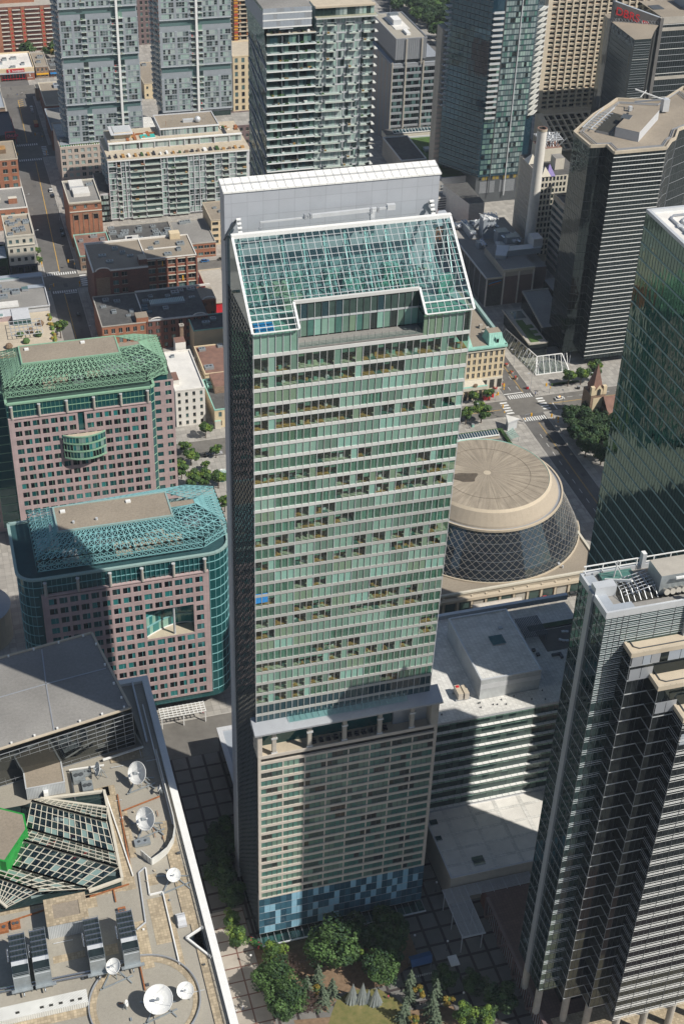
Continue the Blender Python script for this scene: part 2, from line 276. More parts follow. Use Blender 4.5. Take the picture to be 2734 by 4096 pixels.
def radial_stains(m, dark=.82):
    """weather streaks running out from the middle of a round roof"""
    n = m.node_tree; b = n.nodes["Principled BSDF"]; src = b.inputs["Base Color"].links[0].from_socket
    tc = n.nodes.new("ShaderNodeTexCoord"); sx = n.nodes.new("ShaderNodeSeparateXYZ"); at = n.nodes.new("ShaderNodeMath"); at.operation = 'ARCTAN2'; ln = n.nodes.new("ShaderNodeVectorMath"); ln.operation = 'LENGTH'
    cb = n.nodes.new("ShaderNodeCombineXYZ"); k1 = n.nodes.new("ShaderNodeMath"); k1.operation = 'MULTIPLY'; k1.inputs[1].default_value = 15.; k2 = n.nodes.new("ShaderNodeMath"); k2.operation = 'MULTIPLY'; k2.inputs[1].default_value = .22
    L = n.links.new; L(tc.outputs["Object"], sx.inputs[0]); L(sx.outputs[1], at.inputs[0]); L(sx.outputs[0], at.inputs[1]); L(tc.outputs["Object"], ln.inputs[0]); L(at.outputs[0], k1.inputs[0]); L(ln.outputs["Value"], k2.inputs[0]); L(k1.outputs[0], cb.inputs[0]); L(k2.outputs[0], cb.inputs[1])
    tx = n.nodes.new("ShaderNodeTexNoise"); tx.inputs["Scale"].default_value = 1; tx.inputs["Detail"].default_value = 5; L(cb.outputs[0], tx.inputs["Vector"])
    mr = n.nodes.new("ShaderNodeMapRange"); mr.inputs[1].default_value = .42; mr.inputs[2].default_value = .62; mr.inputs[3].default_value = dark; mr.inputs[4].default_value = 1.06; L(tx.outputs["Fac"], mr.inputs[0])
    mx = n.nodes.new("ShaderNodeVectorMath"); mx.operation = 'SCALE'; L(src, mx.inputs[0]); L(mr.outputs[0], mx.inputs["Scale"]); L(mx.outputs[0], b.inputs["Base Color"])
radial_stains(MATS['hall_roof'])
def struct(name, mb): return mb.build(name, kind='structure')

# ================================================================ SETTING
def sheet(name, x0, y0, x1, y1, z, m, loc=None):
    b = MB(); b.q([(x0, y0, z), (x1, y0, z), (x1, y1, z), (x0, y1, z)], m); return b.build(name, kind='structure', loc=loc)
sheet('ground', -900, -600, 1700, 2000, -.02, 'asphalt_old')
b = MB()
for (x0, y0, x1, y1) in ((48, 670, 64, 842), (51, 842, 69.5, 1000), (48.3, 504.5, 61.5, 654), (233.5, 504.5, 247, 670), (234, 300, 245.4, 491.5), (348, 500, 361, 1100)): b.q([(x0, y0, .0), (x1, y0, .0), (x1, y1, .0), (x0, y1, .0)], 'asphalt')
for i in range(26):
    x, y = random.choice(((random.uniform(49, 60), random.uniform(520, 820)), (random.uniform(235, 243), random.uniform(395, 560)), (random.uniform(52, 66), random.uniform(848, 990)))); w_ = random.uniform(.6, 2.4); h_ = random.uniform(1.5, 9); b.q([(x, y, .006 + i * .00001), (x + w_, y, .006 + i * .00001), (x + w_, y + h_, .006 + i * .00001), (x, y + h_, .006 + i * .00001)], random.choice(('tar', 'asphalt_old', 'tar')))
struct('road', b)
b = MB()
for (y0, y1) in ((324.5, 341), (491.5, 504.5), (654, 670), (824, 842), (925, 946)): b.q([(-200, y0, .004), (900, y0, .004), (900, y1, .004), (-200, y1, .004)], 'asphalt_old')
struct('cross_road', b)
b = MB()
for (x0, y0, x1, y1) in ((-200, 341, 234, 491.5), (245.4, 341, 700, 491.5), (-200, 504.5, 48.3, 654), (61.5, 504.5, 233.5, 654), (247, 504.5, 348, 654), (361, 504.5, 900, 654), (-200, 670, 48, 824), (64, 670, 348, 824), (361, 670, 900, 824),
                         (-200, 842, 51, 925), (69.5, 842, 348, 925), (361, 842, 900, 925), (-200, 946, 51, 1500), (69.5, 946, 348, 1500), (361, 946, 900, 1500)):
    b.box(x0, y0, -.01, x1, y1, .13, 'kerb', 'kerb', bot=False); b.q([(x0 + .3, y0 + .3, .134), (x1 - .3, y0 + .3, .134), (x1 - .3, y1 - .3, .134), (x0 + .3, y1 - .3, .134)], 'pavement')
struct('pavement', b)
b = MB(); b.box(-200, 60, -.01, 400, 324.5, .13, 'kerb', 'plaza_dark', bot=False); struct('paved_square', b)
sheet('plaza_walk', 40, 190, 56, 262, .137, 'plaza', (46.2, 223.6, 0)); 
b = MB(); b.q([(61, 222, .139), (104, 215, .139), (104, 190, .139), (61, 190, .139)], 'mulch'); b.q([(56, 247, .137), (61.5, 247, .137), (75, 226, .137), (70, 222, .137), (56, 238, .137)], 'mulch')
b.q([(61.5, 247, .14), (100, 245, .14), (100, 232, .14), (88, 226, .14), (74, 227, .14)], 'mulch')
struct('planting_bed', b)
b = MB(); P = [(71.5, 221.5), (74, 225.2), (79, 227), (86, 225.5), (90, 221), (92, 216), (88, 200), (72, 200), (69.5, 218)]; b.q([(x, y, .15) for x, y in P], 'grass'); struct('lawn', b)
# painted road markings (flat sheets)
b = MB()
def zebra(x0, x1, y0, y1, n, along='x', z=.012, m='paint_white'):
    for i in range(n):
        if along == 'x': a = x0 + (x1 - x0) * (i + .25) / n; b.q([(a, y0, z), (a + (x1 - x0) / n * .5, y0, z), (a + (x1 - x0) / n * .5, y1, z), (a, y1, z)], m)
        else: a = y0 + (y1 - y0) * (i + .25) / n; b.q([(x0, a, z), (x1, a, z), (x1, a + (y1 - y0) / n * .5, z), (x0, a + (y1 - y0) / n * .5, z)], m)
zebra(234.6, 246.2, 504.9, 508.1, 11); zebra(229.2, 232.6, 493, 503.8, 5, 'y'); zebra(246.6, 250, 493, 503.8, 5, 'y'); zebra(234.4, 245.2, 486, 489.2, 10)
zebra(48.4, 63.4, 670.6, 673.4, 13); zebra(49, 61.2, 651, 653.6, 11); zebra(64.4, 67.6, 656, 669, 6, 'y'); zebra(48.6, 63.6, 843, 846, 12); zebra(50, 63.6, 820, 823, 11); zebra(65, 68, 826, 841, 6, 'y')
def line(x0, y0, x1, y1, w=.15, m='paint_white', z=.012):
    d = Vector((x1 - x0, y1 - y0, 0)).normalized(); n = Vector((-d.y, d.x, 0)) * w
    b.q([(x0 - n.x, y0 - n.y, z), (x1 - n.x, y1 - n.y, z), (x1 + n.x, y1 + n.y, z), (x0 + n.x, y0 + n.y, z)], m)
for i in range(12): line(237.2, 395 + i * 7, 237.2, 398 + i * 7, .09); line(241.8, 512 + i * 9, 241.8, 515 + i * 9, .08); line(238, 512 + i * 9, 238, 515 + i * 9, .08)
for d in (-.16, .16): line(240.3 + d, 380, 240.3 + d, 484, .06, 'paint_yellow'); line(243 + d, 509, 243 + d, 650, .06, 'paint_yellow'); line(251, 497.6 + d, 400, 497.6 + d, .06, 'paint_yellow'); line(120, 497.6 + d, 228, 497.6 + d, .06, 'paint_yellow')
line(55.2, 674.5, 59.3, 818, .16, 'paint_yellow'); line(54, 560, 54.6, 650, .13, 'paint_yellow'); line(57.6, 848, 59.6, 920, .16, 'paint_yellow')
for i in range(5): line(59.5, 905 + i * 3.4, 62.5, 907 + i * 3.4, .2, 'paint_yellow')
line(48.5, 674.2, 55, 674.2, .3); line(55, 650, 61, 650, .3); line(233.8, 509.4, 243, 509.4, .3); line(252.6, 492.5, 252.6, 498, .25)
for y in (499.5, 501.5, 494.5, 496.2): line(-50, y, 46, y, .05, 'dark_metal', .009); line(66, 655 + (y - 491) * .9, 230, 655 + (y - 491) * .9, .05, 'dark_metal', .009)
for i in range(14): line(255 + i * 6, 501, 258 + i * 6, 501, .08)
b.build('road_marking', kind='structure')
sheet('park_lawn', 370, 960, 620, 1160, .15, 'lush_grass')
b = MB(); b.q([(405, 1010, .16), (460, 1050, .16), (458, 1054, .16), (402, 1014, .16)], 'pavement'); struct('park_path', b)

# ================================================================ GLASS HOTEL TOWER (the tall centre tower)
H = thing('glass_hotel_tower', 'tallest green glass tower, in the middle, with sloping glass roof and white-capped slab behind', 'tower', (82, 260))
RXE = lambda z: 103.37 + .01776 * (z - 87.9)
PF = Fa(57.75, 248, 1, 0); PW = 47.85
# podium
b = MB(); core(b, 57.9, 248.7, 105.5, 273, 20.2, 74.4, 'room_dark', 'gravel_grey'); core(b, 58.4, 250, 105, 272, 0, 4.9, 'glass_black'); b.build('podium_core', H)
for k in range(19):
    zc = 72.75 - 2.945 * k; m = MB(); z1 = zc - .42; z0 = zc - 2.52
    if k == 18: z0 = 20.35
    if k == 18: break
    n = 32; pw = (PW - 1.6) / n; i = 0
    while i < n:
        r = random.random(); L = random.choice((1, 2, 2, 3)); c = 'curtain_dark' if r < .42 else ('curtain_black' if r < .58 else ('pod_glass_lo' if r < .76 else random.choice(('curtain2', 'curtain0', 'curtain2', 'curtain2'))))
        for t in range(min(L, n - i)):
            a = .8 + (i + t) * pw; PF.q(m, a + .05, a + pw - .05, z0, z1, -.25, c)
        i += L
    m.build('window_band', H)
b = MB()
for k in range(19):
    zc = 72.75 - 2.945 * k; z0 = zc - .42 if k < 18 else 19.75; PF.box(b, 0, PW, z0, zc + .42 if k else zc + .3, -.5, .05, 'pod_band')
b.build('floor_band', H)
b = MB(); PF.box(b, 0, .8, 19.75, 74.4, -.5, -.004, 'pod_band'); PF.box(b, PW - .8, PW, 19.75, 74.4, -.5, -.004, 'pod_band')
for i in range(1, 32):
    a = .8 + i * (PW - 1.6) / 32
    PF.box(b, a - .05 - (.12 if i % 4 == 0 else 0), a + .05 + (.12 if i % 4 == 0 else 0), 19.8, 73, -.4, -.12, 'dark_metal' if i % 4 else 'pod_band')
b.build('mullions', H)
# blue panel base, five rows of panels, some frosted
for r in range(5):
    m = MB(); z0 = 4.9 + r * 2.97
    n = 31; pw = PW / n
    for i in range(n):
        lit = (r, i) in {(3, 1), (3, 2), (2, 3), (1, 3), (0, 1), (0, 2), (4, 6), (4, 7), (3, 6), (2, 6), (2, 7), (0, 6), (0, 7), (4, 10), (4, 12), (3, 14), (2, 13), (2, 14), (2, 10), (1, 9), (1, 11), (1, 12), (1, 13), (0, 11), (0, 14), (4, 17), (3, 19), (4, 20), (3, 22), (4, 22), (2, 18), (2, 21), (1, 20), (3, 25), (4, 24), (2, 24), (4, 27), (3, 27), (2, 26), (1, 25), (3, 29), (2, 27)}
        PF.box(m, i * pw + .03, (i + 1) * pw - .03, z0 + .05, z0 + 2.92, -.1, .02, 'frost_panel' if lit else random.choice(('blue_panel', 'blue_panel', 'blue_deep', 'blue_deep')))
    PF.box(m, 0, PW, z0 - .06, z0 + .06, -.1, .06, 'metal'); m.build('panel_row', H)
b = MB(); core(b, 58, 248.15, 105.4, 272, 4.9, 20.1, 'metal'); b.build('base_core', H)
b = MB(); b.box(58, 244.3, 4.0, 105.8, 248.2, 4.06, 'clear_roof')
for i in range(25): b.bar((58 + i * 1.99, 244.3, 4.15), (58 + i * 1.99, 248.2, 4.15), .1, 'metal')
b.box(57.9, 244.1, 3.9, 105.9, 244.4, 4.3, 'metal_light'); b.build('entrance_canopy', H)
# terrace between podium and tower
b = MB(); b.box(57.75, 248, 74.4, 105.6, 253, 74.6, 'concrete_tan'); b.box(57.75, 247.9, 74.6, 105.6, 248.2, 75.5, 'pod_band')
b.build('terrace_floor', H)
for x in (62.1, 71.3, 80.5, 89.9, 98.6): m = MB(); m.box(x - .5, 248.3, 74.6, x + .5, 249.3, 84, 'concrete'); m.box(x - .8, 248.2, 74.6, x + .8, 248.6, 75.8, 'metal_light'); m.box(x - .8, 248.2, 80.4, x + .8, 248.6, 80.9, 'metal_light'); m.build('terrace_column', H)
b = MB(); b.box(57.75, 248, 74.6, 58.9, 253, 84, 'pod_band'); b.box(103.6, 248, 74.6, 105.6, 253, 84, 'concrete'); b.box(94.5, 251.5, 74.6, 103.6, 253, 84, 'metal'); b.box(58.9, 252.5, 74.6, 94.5, 253, 84, 'glass_teal'); b.build('terrace_wall', H)
for i in range(11): x = 72.5 + i * 1.9; m = MB(); m.box(x, 249.9, 74.6, x + 1.1, 250.8, 75.1, 'cloth_dark'); m.box(x, 250.7, 74.6, x + 1.1, 250.9, 75.6, 'cloth_dark'); m.build('terrace_seat', H)
b = MB(); b.prism([(56.7, 246.6), (106.0, 246.6), (106.0, 251.6), (56.7, 251.6)], 84.0, [84.5, 84.5, 86.2, 86.2], 'metal')
for i in range(24): b.box(58 + i * 2, 246.7, 84.55, 58.06 + i * 2, 246.75, 84.6, 'metal')
for i in range(20): b.bar((66 + i * 1.6, 250.2, 86.6), (66 + i * 1.6, 248.6, 85.6), .08, 'steel')
b.q([(66, 250, 86.75), (97, 250, 86.75), (97, 248.3, 85.5), (66, 248.3, 85.5)], 'clear_roof'); b.build('terrace_roof', H)
# upper shaft: storeys of 30 panes; each bay of three panes is closed, curtained or open to the room
ZC = [190.3, 185.8, 182.1, 178.4, 175.0] + [171.6 - 3.477 * k for k in range(25)]
YF = 250.0; TF = Fa(57.8, YF, 1, 0)
def storey(z0, z1, a0, a1, n, Ff, pre=None, dark=.4):
    m = MB(); pw = (a1 - a0) / n; nb = (n + 2) // 3; last = None
    for bi in range(nb):
        r = random.random()
        if pre and random.random() < .6 and last is not None: r = last
        last = r
        st = 'open' if r < dark else ('curt' if r < dark + .22 else 'shut')
        base = random.choice(CUR[:2] + CUR[2:6]); opn = random.randrange(3)
        for t in range(3):
            i = bi * 3 + t
            if i >= n: break
            a = a0 + i * pw + .035; c = a0 + (i + 1) * pw - .035
            if st == 'shut': Ff.q(m, a, c, z0, z1, -.12, base)
            elif st == 'curt':
                for s in range(4):
                    cm = random.choice((base, 'curtain0', 'curtain2', 'curtain1')); Ff.q(m, a + (c - a) * s / 4, a + (c - a) * (s + 1) / 4 - .01, z0, z1, -.2 - .06 * (s % 2), cm)
                Ff.q(m, a, c, z0, z1, -.1, 'clear_green')
            elif t == 2 and random.random() < .6: Ff.q(m, a, c, z0, z1, -.12, random.choice(CUR))
            else:
                Ff.q(m, a, c, z0, z1, -.1, 'clear_green')
                fl = random.choice(('wood', 'room_light', 'room_light', 'wood', 'curtain_dark')); P = Ff.p
                m.q([P(a - .03, z0, -.15), P(c + .03, z0, -.15), P(c + .03, z0, -3.2), P(a - .03, z0, -3.2)], fl)
                if random.random() < .75:
                    x = random.uniform(a, c - .5); d = random.uniform(.6, 2); h = random.uniform(.4, 1.0); Ff.box(m, x, x + .7, z0, z0 + h, -d - .6, -d, random.choice(('room_light', 'room_dark', 'curtain5', 'wood', 'cloth_white')))
                bl = random.random()
                if bl < .35: Ff.q(m, a, c, z1 - random.uniform(.3, 1.3), z1, -.18, base)
    return m
zs = [195.4] + ZC
for k in range(1, len(zs)):
    zt = zs[k - 1] - (.42 if k > 1 else 0); zb = zs[k] + .36; wd = RXE(zb) - 57.8
    dk = {1: 0, 2: .95, 3: .25, 4: .1}.get(k, .52 if k % 2 == 0 else .34)
    if k == 1:
        storey(zb, zt, .1, 9.6, 6, TF, dark=.5).build('window_band', H); storey(zb, zt, 36.8, wd - .1, 7, TF, dark=.1).build('window_band', H)
    elif k == len(zs) - 1:
        m = MB(); TF.q(m, .1, wd, zb - 3, zt, -.12, 'glass_blue'); m.build('window_band', H)
    else: storey(zb, zt, .1, wd - .1, 30, TF, True, dk).build('window_band', H)
b = MB()
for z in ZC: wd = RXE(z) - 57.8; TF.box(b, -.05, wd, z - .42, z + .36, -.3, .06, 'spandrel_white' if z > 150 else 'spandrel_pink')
b.build('floor_band', H)
b = MB()
for i in range(31):
    f = i / 30.; x0 = .1 + f * (RXE(88) - 57.9); x1 = .1 + f * (RXE(190) - 57.9); P = TF.p
    b.bar(P(x0, 86, .02), P(x1, 190, .02), .1, 'spandrel_pink' if i % 3 else 'metal_light', .12)
    if x1 < 9.8 or x1 > 36.6: b.bar(P(x1, 190, .02), P(x1, 195.4, .02), .1, 'metal_light', .12)
b.build('mullions', H)
b = MB(); b.prism([(57.9, 253.4), (103.2, 253.4), (103.2, 272.9), (57.9, 272.9)], 74, 190, 'room_back', 'gravel_grey')
b.prism([(103.2, 250.2), (103.3, 250.2), (105.0, 250.2), (105.0, 272.9), (103.2, 272.9)], 188, 195, 'glass_side')
b.q([(103.3, 250.1, 86), (103.3, 272.9, 86), (105.2, 272.9, 195), (105.2, 250.1, 195)], 'clear_green')
for z in ZC: b.box(58, 250.25, z - .4, RXE(z) - .1, 253.4, z + .3, 'room_light')
b.build('tower_core', H)
# west side wall
WS = Fa(57.8, 273, 0, -1); b = MB(); WS.q(b, 0, 23, 0, 195.4, 0, 'glass_side'); b.q([(57.8, 250, 195.4), (57.8, 273, 195.4), (57.8, 273, 207), (57.8, 267.3, 209)], 'glass_mid'); b.build('side_glazing', H)
b = MB(); z = 195.
while z > 4: WS.box(b, 0, 23, z, z + .2, 0, .1, 'dark_metal'); z -= 1.74
for i in range(16): WS.box(b, i * 1.53 - .04, i * 1.53 + .04, 4, 195.4, 0, .1, 'dark_metal')
b.build('side_louvres', H)
# notch in the crown
b = MB(); NX0, NX1, NY = 67.4, 94.7, 254.2; NF = Fa(NX0, NY, 1, 0); NW = NX1 - NX0
for i in range(18):
    a = i * NW / 18; NF.q(b, a + .05, a + NW / 18 - .05, 195.6, 199.3, 0, 'glass_blue' if random.random() < .2 else 'pod_glass_lo'); NF.q(b, a + .05, a + NW / 18 - .05, 191.4, 195.2, 0, random.choice(CUR + ['curtain_dark', 'curtain_black']))
NF.box(b, 0, NW, 195.2, 195.6, -.1, .12, 'metal_light'); NF.box(b, 0, NW, 199.3, 200.0, -.3, .3, 'spandrel_white')
for i in range(19): NF.box(b, i * NW / 18 - .05, i * NW / 18 + .05, 191.2, 199.3, -.05, .15, 'metal_light' if i % 2 else 'dark_metal')
b.q([(NX0, 250.1, 191.2), (NX0, NY, 191.2), (NX0, NY, 200), (NX0, 250.1, 196.9)], 'glass_mid'); b.q([(NX1, 250.1, 191.2), (NX1, NY, 191.2), (NX1, NY, 200), (NX1, 250.1, 196.9)], 'glass_blue')
b.build('recessed_glazing', H)
b = MB(); b.box(NX0, 250.1, 190.8, NX1, NY, 191.15, 'gravel_grey'); b.q([(NX0, 250.15, 191.2), (NX1, 250.15, 191.2), (NX1, 250.15, 192.3), (NX0, 250.15, 192.3)], 'clear_rail')
for i in range(19): b.rod((NX0 + i * NW / 18, 250.4, 191.1), (NX0 + i * NW / 18, 250.4, 192.6), .05, .05, 'steel', 5)
b.build('crown_terrace', H)
# sloping glass roof
SY0, SZ0, SY1, SZ1 = 249.2, 196.0, 267.2, 209.0; RX0, RX1 = 57.6, 105.4
SP = lambda x, t, o=0.: (x, SY0 + (SY1 - SY0) * t, SZ0 + (SZ1 - SZ0) * t + o)
b = MB(); TN = (NY - SY0) / (SY1 - SY0)
for (x0, x1, t0, t1) in ((RX0, NX0 - .1, 0, TN), (NX1 + .1, RX1, 0, TN), (RX0, RX1, TN, 1)): b.q([SP(x0, t0), SP(x1, t0), SP(x1, t1), SP(x0, t1)], 'clear_roof')
b.build('roof_glass', H)
b = MB(); n = 31
for i in range(n + 1):
    x = RX0 + (RX1 - RX0) * i / n; t0 = TN if NX0 < x < NX1 else 0; b.bar(SP(x, t0, .1), SP(x, 1, .1), .075, 'metal_light', .12)
rows = [0, .055, .12] + [.12 + .88 * j / 13 for j in range(1, 14)]
for j, t in enumerate(rows):
    wv = .34 if j in (0, 2) else .075
    if t < TN: b.bar(SP(RX0, t, .12), SP(NX0, t, .12), wv, 'white_metal', .16); b.bar(SP(NX1, t, .12), SP(RX1, t, .12), wv, 'white_metal' if wv > .1 else 'metal_light', .14)
    else: b.bar(SP(RX0, t, .12), SP(RX1, t, .12), wv, 'metal_light', .12)
for x in (RX0, RX1): b.bar(SP(x, 0, .1), SP(x, 1, .1), .5, 'white_metal', .4)
for x in (NX0, NX1): b.bar(SP(x, 0, .15), SP(x, TN, .15), .45, 'white_metal', .4)
b.bar(SP(NX0, TN, .15), SP(NX1, TN, .15), .45, 'white_metal', .4); b.box(RX0 - .2, 266.9, 208.8, RX1 + .2, 267.9, 209.6, 'white_metal'); b.build('roof_frame', H)
b = MB(); b.box(58, 254.6, 195.2, 105, 272.9, 195.5, 'cg2'); b.box(58, 250.3, 195.2, NX0, 254.6, 195.5, 'curtain1'); b.box(NX1, 250.3, 195.2, 105, 254.6, 195.5, 'curtain1')
b.build('plant_floor', H)
for i in range(30):
    m = MB(); x = random.uniform(60, 102); y = random.uniform(255.5, 268); tt = (y - SY0) / (SY1 - SY0); mh = SZ0 + 13 * tt - 195.5 - 1.2; h = min(mh, random.uniform(1, 5))
    if random.random() < .5: m.box(x - random.uniform(.6, 2.6), y - random.uniform(.4, 1.2), 195.5, x + random.uniform(.6, 2.6), y + random.uniform(.4, 1.2), 195.5 + h, random.choice(('curtain1', 'curtain5', 'room_light', 'galv', 'cg4')))
    else: m.rod((x - random.uniform(2, 6), y, 195.5 + h * .7), (x + random.uniform(2, 6), y + random.uniform(-1, 1), 195.5 + h * .7), .35, .35, random.choice(('galv', 'room_light')), 8)
    m.build('plant_duct', H)
b = MB()
for i in range(11):
    x = 59 + i * 4.55; b.bar((x, 267.5, 195.5), (x, 267.5, 208.6), .35, 'galv'); b.bar((x, 259, 195.5), (x, 259, 202.5), .25, 'galv'); b.bar((x, 259, 202.5), (x, 267.5, 199), .2, 'galv'); b.bar((x, 259, 196), (x, 267.5, 207.5), .2, 'galv')
    b.bar((x, 255, 199.8), (x, 267, 208.2), .25, 'galv')
b.build('roof_truss', H)
b = MB(); b.box(58.5, 250.8, 195.5, 62.5, 253.2, 196.3, 'blue_cover'); b.build('tarpaulin', H, label='bright blue cover under the glass roof')
b = MB(); TF.q(b, 1.55, 3.1, 124.2, 127, -.02, 'blue_cover'); TF.q(b, .1, 1.5, 124.2, 127, -.02, 'blue_cover'); b.build('blue_pane', H, label='bright blue covered window panes on the left edge')
# slab behind
b = MB(); b.prism([(57.3, 273), (104.6, 273), (104.6, 277.2), (57.3, 277.2)], 0, [216.2, 216.2, 217.2, 217.2], 'wall_slab', 'metal'); b.build('crown_slab', H)
b = MB()
P4 = [(57.1, 272.8), (104.9, 272.8), (104.9, 277.4), (57.1, 277.4)]; b.prism(P4, 216.25, [216.6, 216.6, 217.7, 217.7], 'wall_cap'); CAPO = b.build('slab_cap', H)
b = MB()
for i in range(27):
    x = 58 + i * 1.8; b.q([(x, 272.9, 216.68), (x + .06, 272.9, 216.68), (x + .06, 277.3, 217.74), (x, 277.3, 217.74)], 'metal')
b.q([(57.2, 275, 217.18), (104.8, 275, 217.18), (104.8, 275.1, 217.2), (57.2, 275.1, 217.2)], 'metal')
b.build('cap_seams', CAPO)
for x, s in ((59.6, 1), (102.3, -1)):
    m = MB()
    for j in range(7): m.rod((x, 272.1 - j * .5, 210.6 - j * .75), (x + .9, 272.1 - j * .5, 210.6 - j * .75), .3, .3, 'white_metal', 10)
    m.bar((x + .45, 272.4, 210.8), (x + .45, 268.5, 205.4), .3, 'dark_metal'); m.bar((x - s * 2.6, 272.6, 206), (x, 272.4, 210.4), .3, 'dark_metal'); m.build('davit_rack', H)
cr = MB()
for p, q, w_ in (((64, 269, 211.0), (74.3, 269, 211.1), .3), ((74.3, 269, 211.3), (89.3, 269, 211.5), .7), ((89.3, 269, 211.5), (91.8, 269, 211.6), .4)): cr.bar(p, q, w_, 'metal_light', w_ * 1.1)
cr.box(91.6, 268.6, 211.1, 93.4, 269.6, 212.3, 'metal_light'); cr.bar((88.4, 269, 205), (88.4, 269, 211.3), .9, 'metal_light'); cr.bar((87, 269, 211.2), (88.4, 269, 209.6), .2, 'metal_light')
for x in (73.6, 74.8, 88, 89.6): cr.box(x - .2, 268.5, 210.8, x + .25, 269.5, 211.9, 'metal')
cr.bar((64, 269, 211), (64, 269, 209.6), .18, 'metal'); cr.box(63.7, 268.8, 209.3, 64.3, 269.2, 209.8, 'metal')
cr.build('maintenance_crane', H)
# low wing beside the tower
o = thing('low_side_wing', 'low flat-roofed wing with a pale edge band along the tall tower\'s shaded left side', 'building', (66, 300))
b = MB(); core(b, 62.4, 280, 72, 341 - 18, 0, 11.5, 'glass_black', 'panel_grey'); core(b, 60.5, 272, 72, 280, 0, 11.5, 'glass_black', 'panel_grey'); b.build('wall', o)
b = MB(); parapet(b, 61.8, 278.0, 71.5, 323.4, 11.5, .5, 1.6, 'panel_pale'); b.build('roof', o)

# ================================================================ PINK OFFICE BLOCKS WITH LATTICE ROOFS
def lattice(mb, A, B, C, D, nu, nv, w, m, x=True):
    A, B, C, D = map(Vector, (A, B, C, D)); S = lambda u, v: (A * (1 - u) + B * u) * (1 - v) + (D * (1 - u) + C * u) * v
    nr = (B - A).cross(D - A).normalized() * .9
    for i in range(nu + 1): mb.bar(S(i / nu, 0), S(i / nu, 1), w, m)
    for j in range(nv + 1): mb.bar(S(0, j / nv), S(1, j / nv), w, m)
    if x:
        for i in range(nu):
            for j in range(nv):
                c = S((i + .5) / nu, (j + .5) / nv)
                for (p, q) in ((i, j), (i + 1, j), (i, j + 1), (i + 1, j + 1)): mb.bar(S(p / nu, q / nv), c, w * .8, m)
        for j in range(nv):
            pass
def metro(y0, fm, label, second):
    o = thing('pink_office_block', label, 'office building', (39, y0 + 15), 'pink office blocks with lattice roofs')
    PN = ['glass_teal', 'glass_teal2', 'glass_teal', 'glass_clear_dark', 'glass_black', 'glass_black', 'glass_teal2'] if second else ['glass_teal', 'glass_teal2', 'glass_black', 'glass_black', 'curtain_black', 'glass_teal']
    F = Fa(13.4, y0, 1, 0); z0, z1 = 8.9, 59.
    if second: hole = lambda i, j: 9 <= i <= 13 and 7 <= j <= 9
    else: hole = lambda i, j: i == 7 and j >= 11
    # wall with openings, cell by cell
    wall = MB(); rest = MB(); nx, nz = 15, 13; cw = 3.22; a0 = 1.6; ch = (z1 - z0) / nz; ww, wh = 2.35, 2.35; g = (cw - ww) / 2; cnt = 0
    F.box(wall, 0, a0 + g, z0, z1 + .5, -.5, 0, 'wall_pink'); F.box(wall, a0 + nx * cw - g, 51.4, z0, z1 + .5, -.5, 0, 'wall_pink')
    for j in range(nz):
        zb = z0 + j * ch; lo = .75
        for i in range(nx):
            x0 = a0 + i * cw + g
            if hole(i, j): continue
            if i and not (hole(i, j) or hole(i - 1, j)): F.box(wall, x0 - 2 * g, x0, zb, zb + ch, -.5, 0, 'wall_pink')
            elif i and hole(i - 1, j): F.box(wall, x0 - 2 * g, x0, zb, zb + ch, -.5, 0, 'wall_pink')
            if i < nx - 1 and hole(i + 1, j): F.box(wall, x0 + ww, x0 + ww + 2 * g, zb, zb + ch, -.5, 0, 'wall_pink')
            F.box(wall, x0, x0 + ww, zb, zb + lo, -.5, -.004, 'wall_pink'); F.box(wall, x0, x0 + ww, zb + lo + wh, zb + ch, -.5, -.004, 'wall_pink')
            vis = (not second) and j >= 1 or second and (i >= 9 or j >= 7) and j >= 1
            b = MB() if (vis and cnt < 100) else rest
            pm_ = random.choice(PN); F.q(b, x0, x0 + ww * .62, zb + lo, zb + lo + wh, -.2, pm_); F.q(b, x0 + ww * .62, x0 + ww, zb + lo, zb + lo + wh, -.2, random.choice(PN)); F.box(b, x0 + ww * .62 - .05, x0 + ww * .62 + .05, zb + lo, zb + lo + wh, -.2, -.12, fm)
            F.box(b, x0, x0 + ww, zb + lo - .04, zb + lo + .03, -.2, -.1, 'pink')
            if b is not rest: b.build('window', o)
            if vis: cnt += 1
    F.box(wall, 0, 51.4, z1 + .5, z1 + .9, -1.7, .08, 'pink')
    wall.build('wall', o); rest.build('window', o, kind='stuff')
    # glass body
    body = MB()
    def arc(cx, cy, r, t0, t1, n=6): return [(cx + r * math.cos(math.radians(t0 + (t1 - t0) * i / n)), cy + r * math.sin(math.radians(t0 + (t1 - t0) * i / n))) for i in range(n + 1)]
    if second: poly = arc(12.8, y0 + 6.5, 5.6, 180, 270) + arc(65.2, y0 + 8.2, 7.3, 270, 360) + [(72.5, y0 + 31), (7.2, y0 + 31)]
    else: poly = [(7.2, y0 + 9), (13.4, y0 + 9), (13.4, y0 + .6), (64.8, y0 + .6), (66.3, y0 + 2), (66.3, y0 + 9), (72.5, y0 + 9), (72.5, y0 + 32), (7.2, y0 + 32)]
    if second:
        k_ = next(i for i in range(len(poly) - 1) if poly[i + 1][0] - poly[i][0] > 30); mid = poly[:k_ + 1] + [(44.6, y0 + .9), (44.6, y0 + 7), (59.6, y0 + 7), (59.6, y0 + .9)] + poly[k_ + 1:]
        body.prism(poly, 6, 35.5, 'glass_teal'); body.prism(mid, 35.5, 47.8, 'glass_teal'); body.prism(poly, 47.8, 65.4, 'glass_teal', 'deck_teal')
    else: body.prism(poly, 6, 65.4, 'glass_teal', 'deck_green')
    body.build('glass_body', o)
    bn = MB()
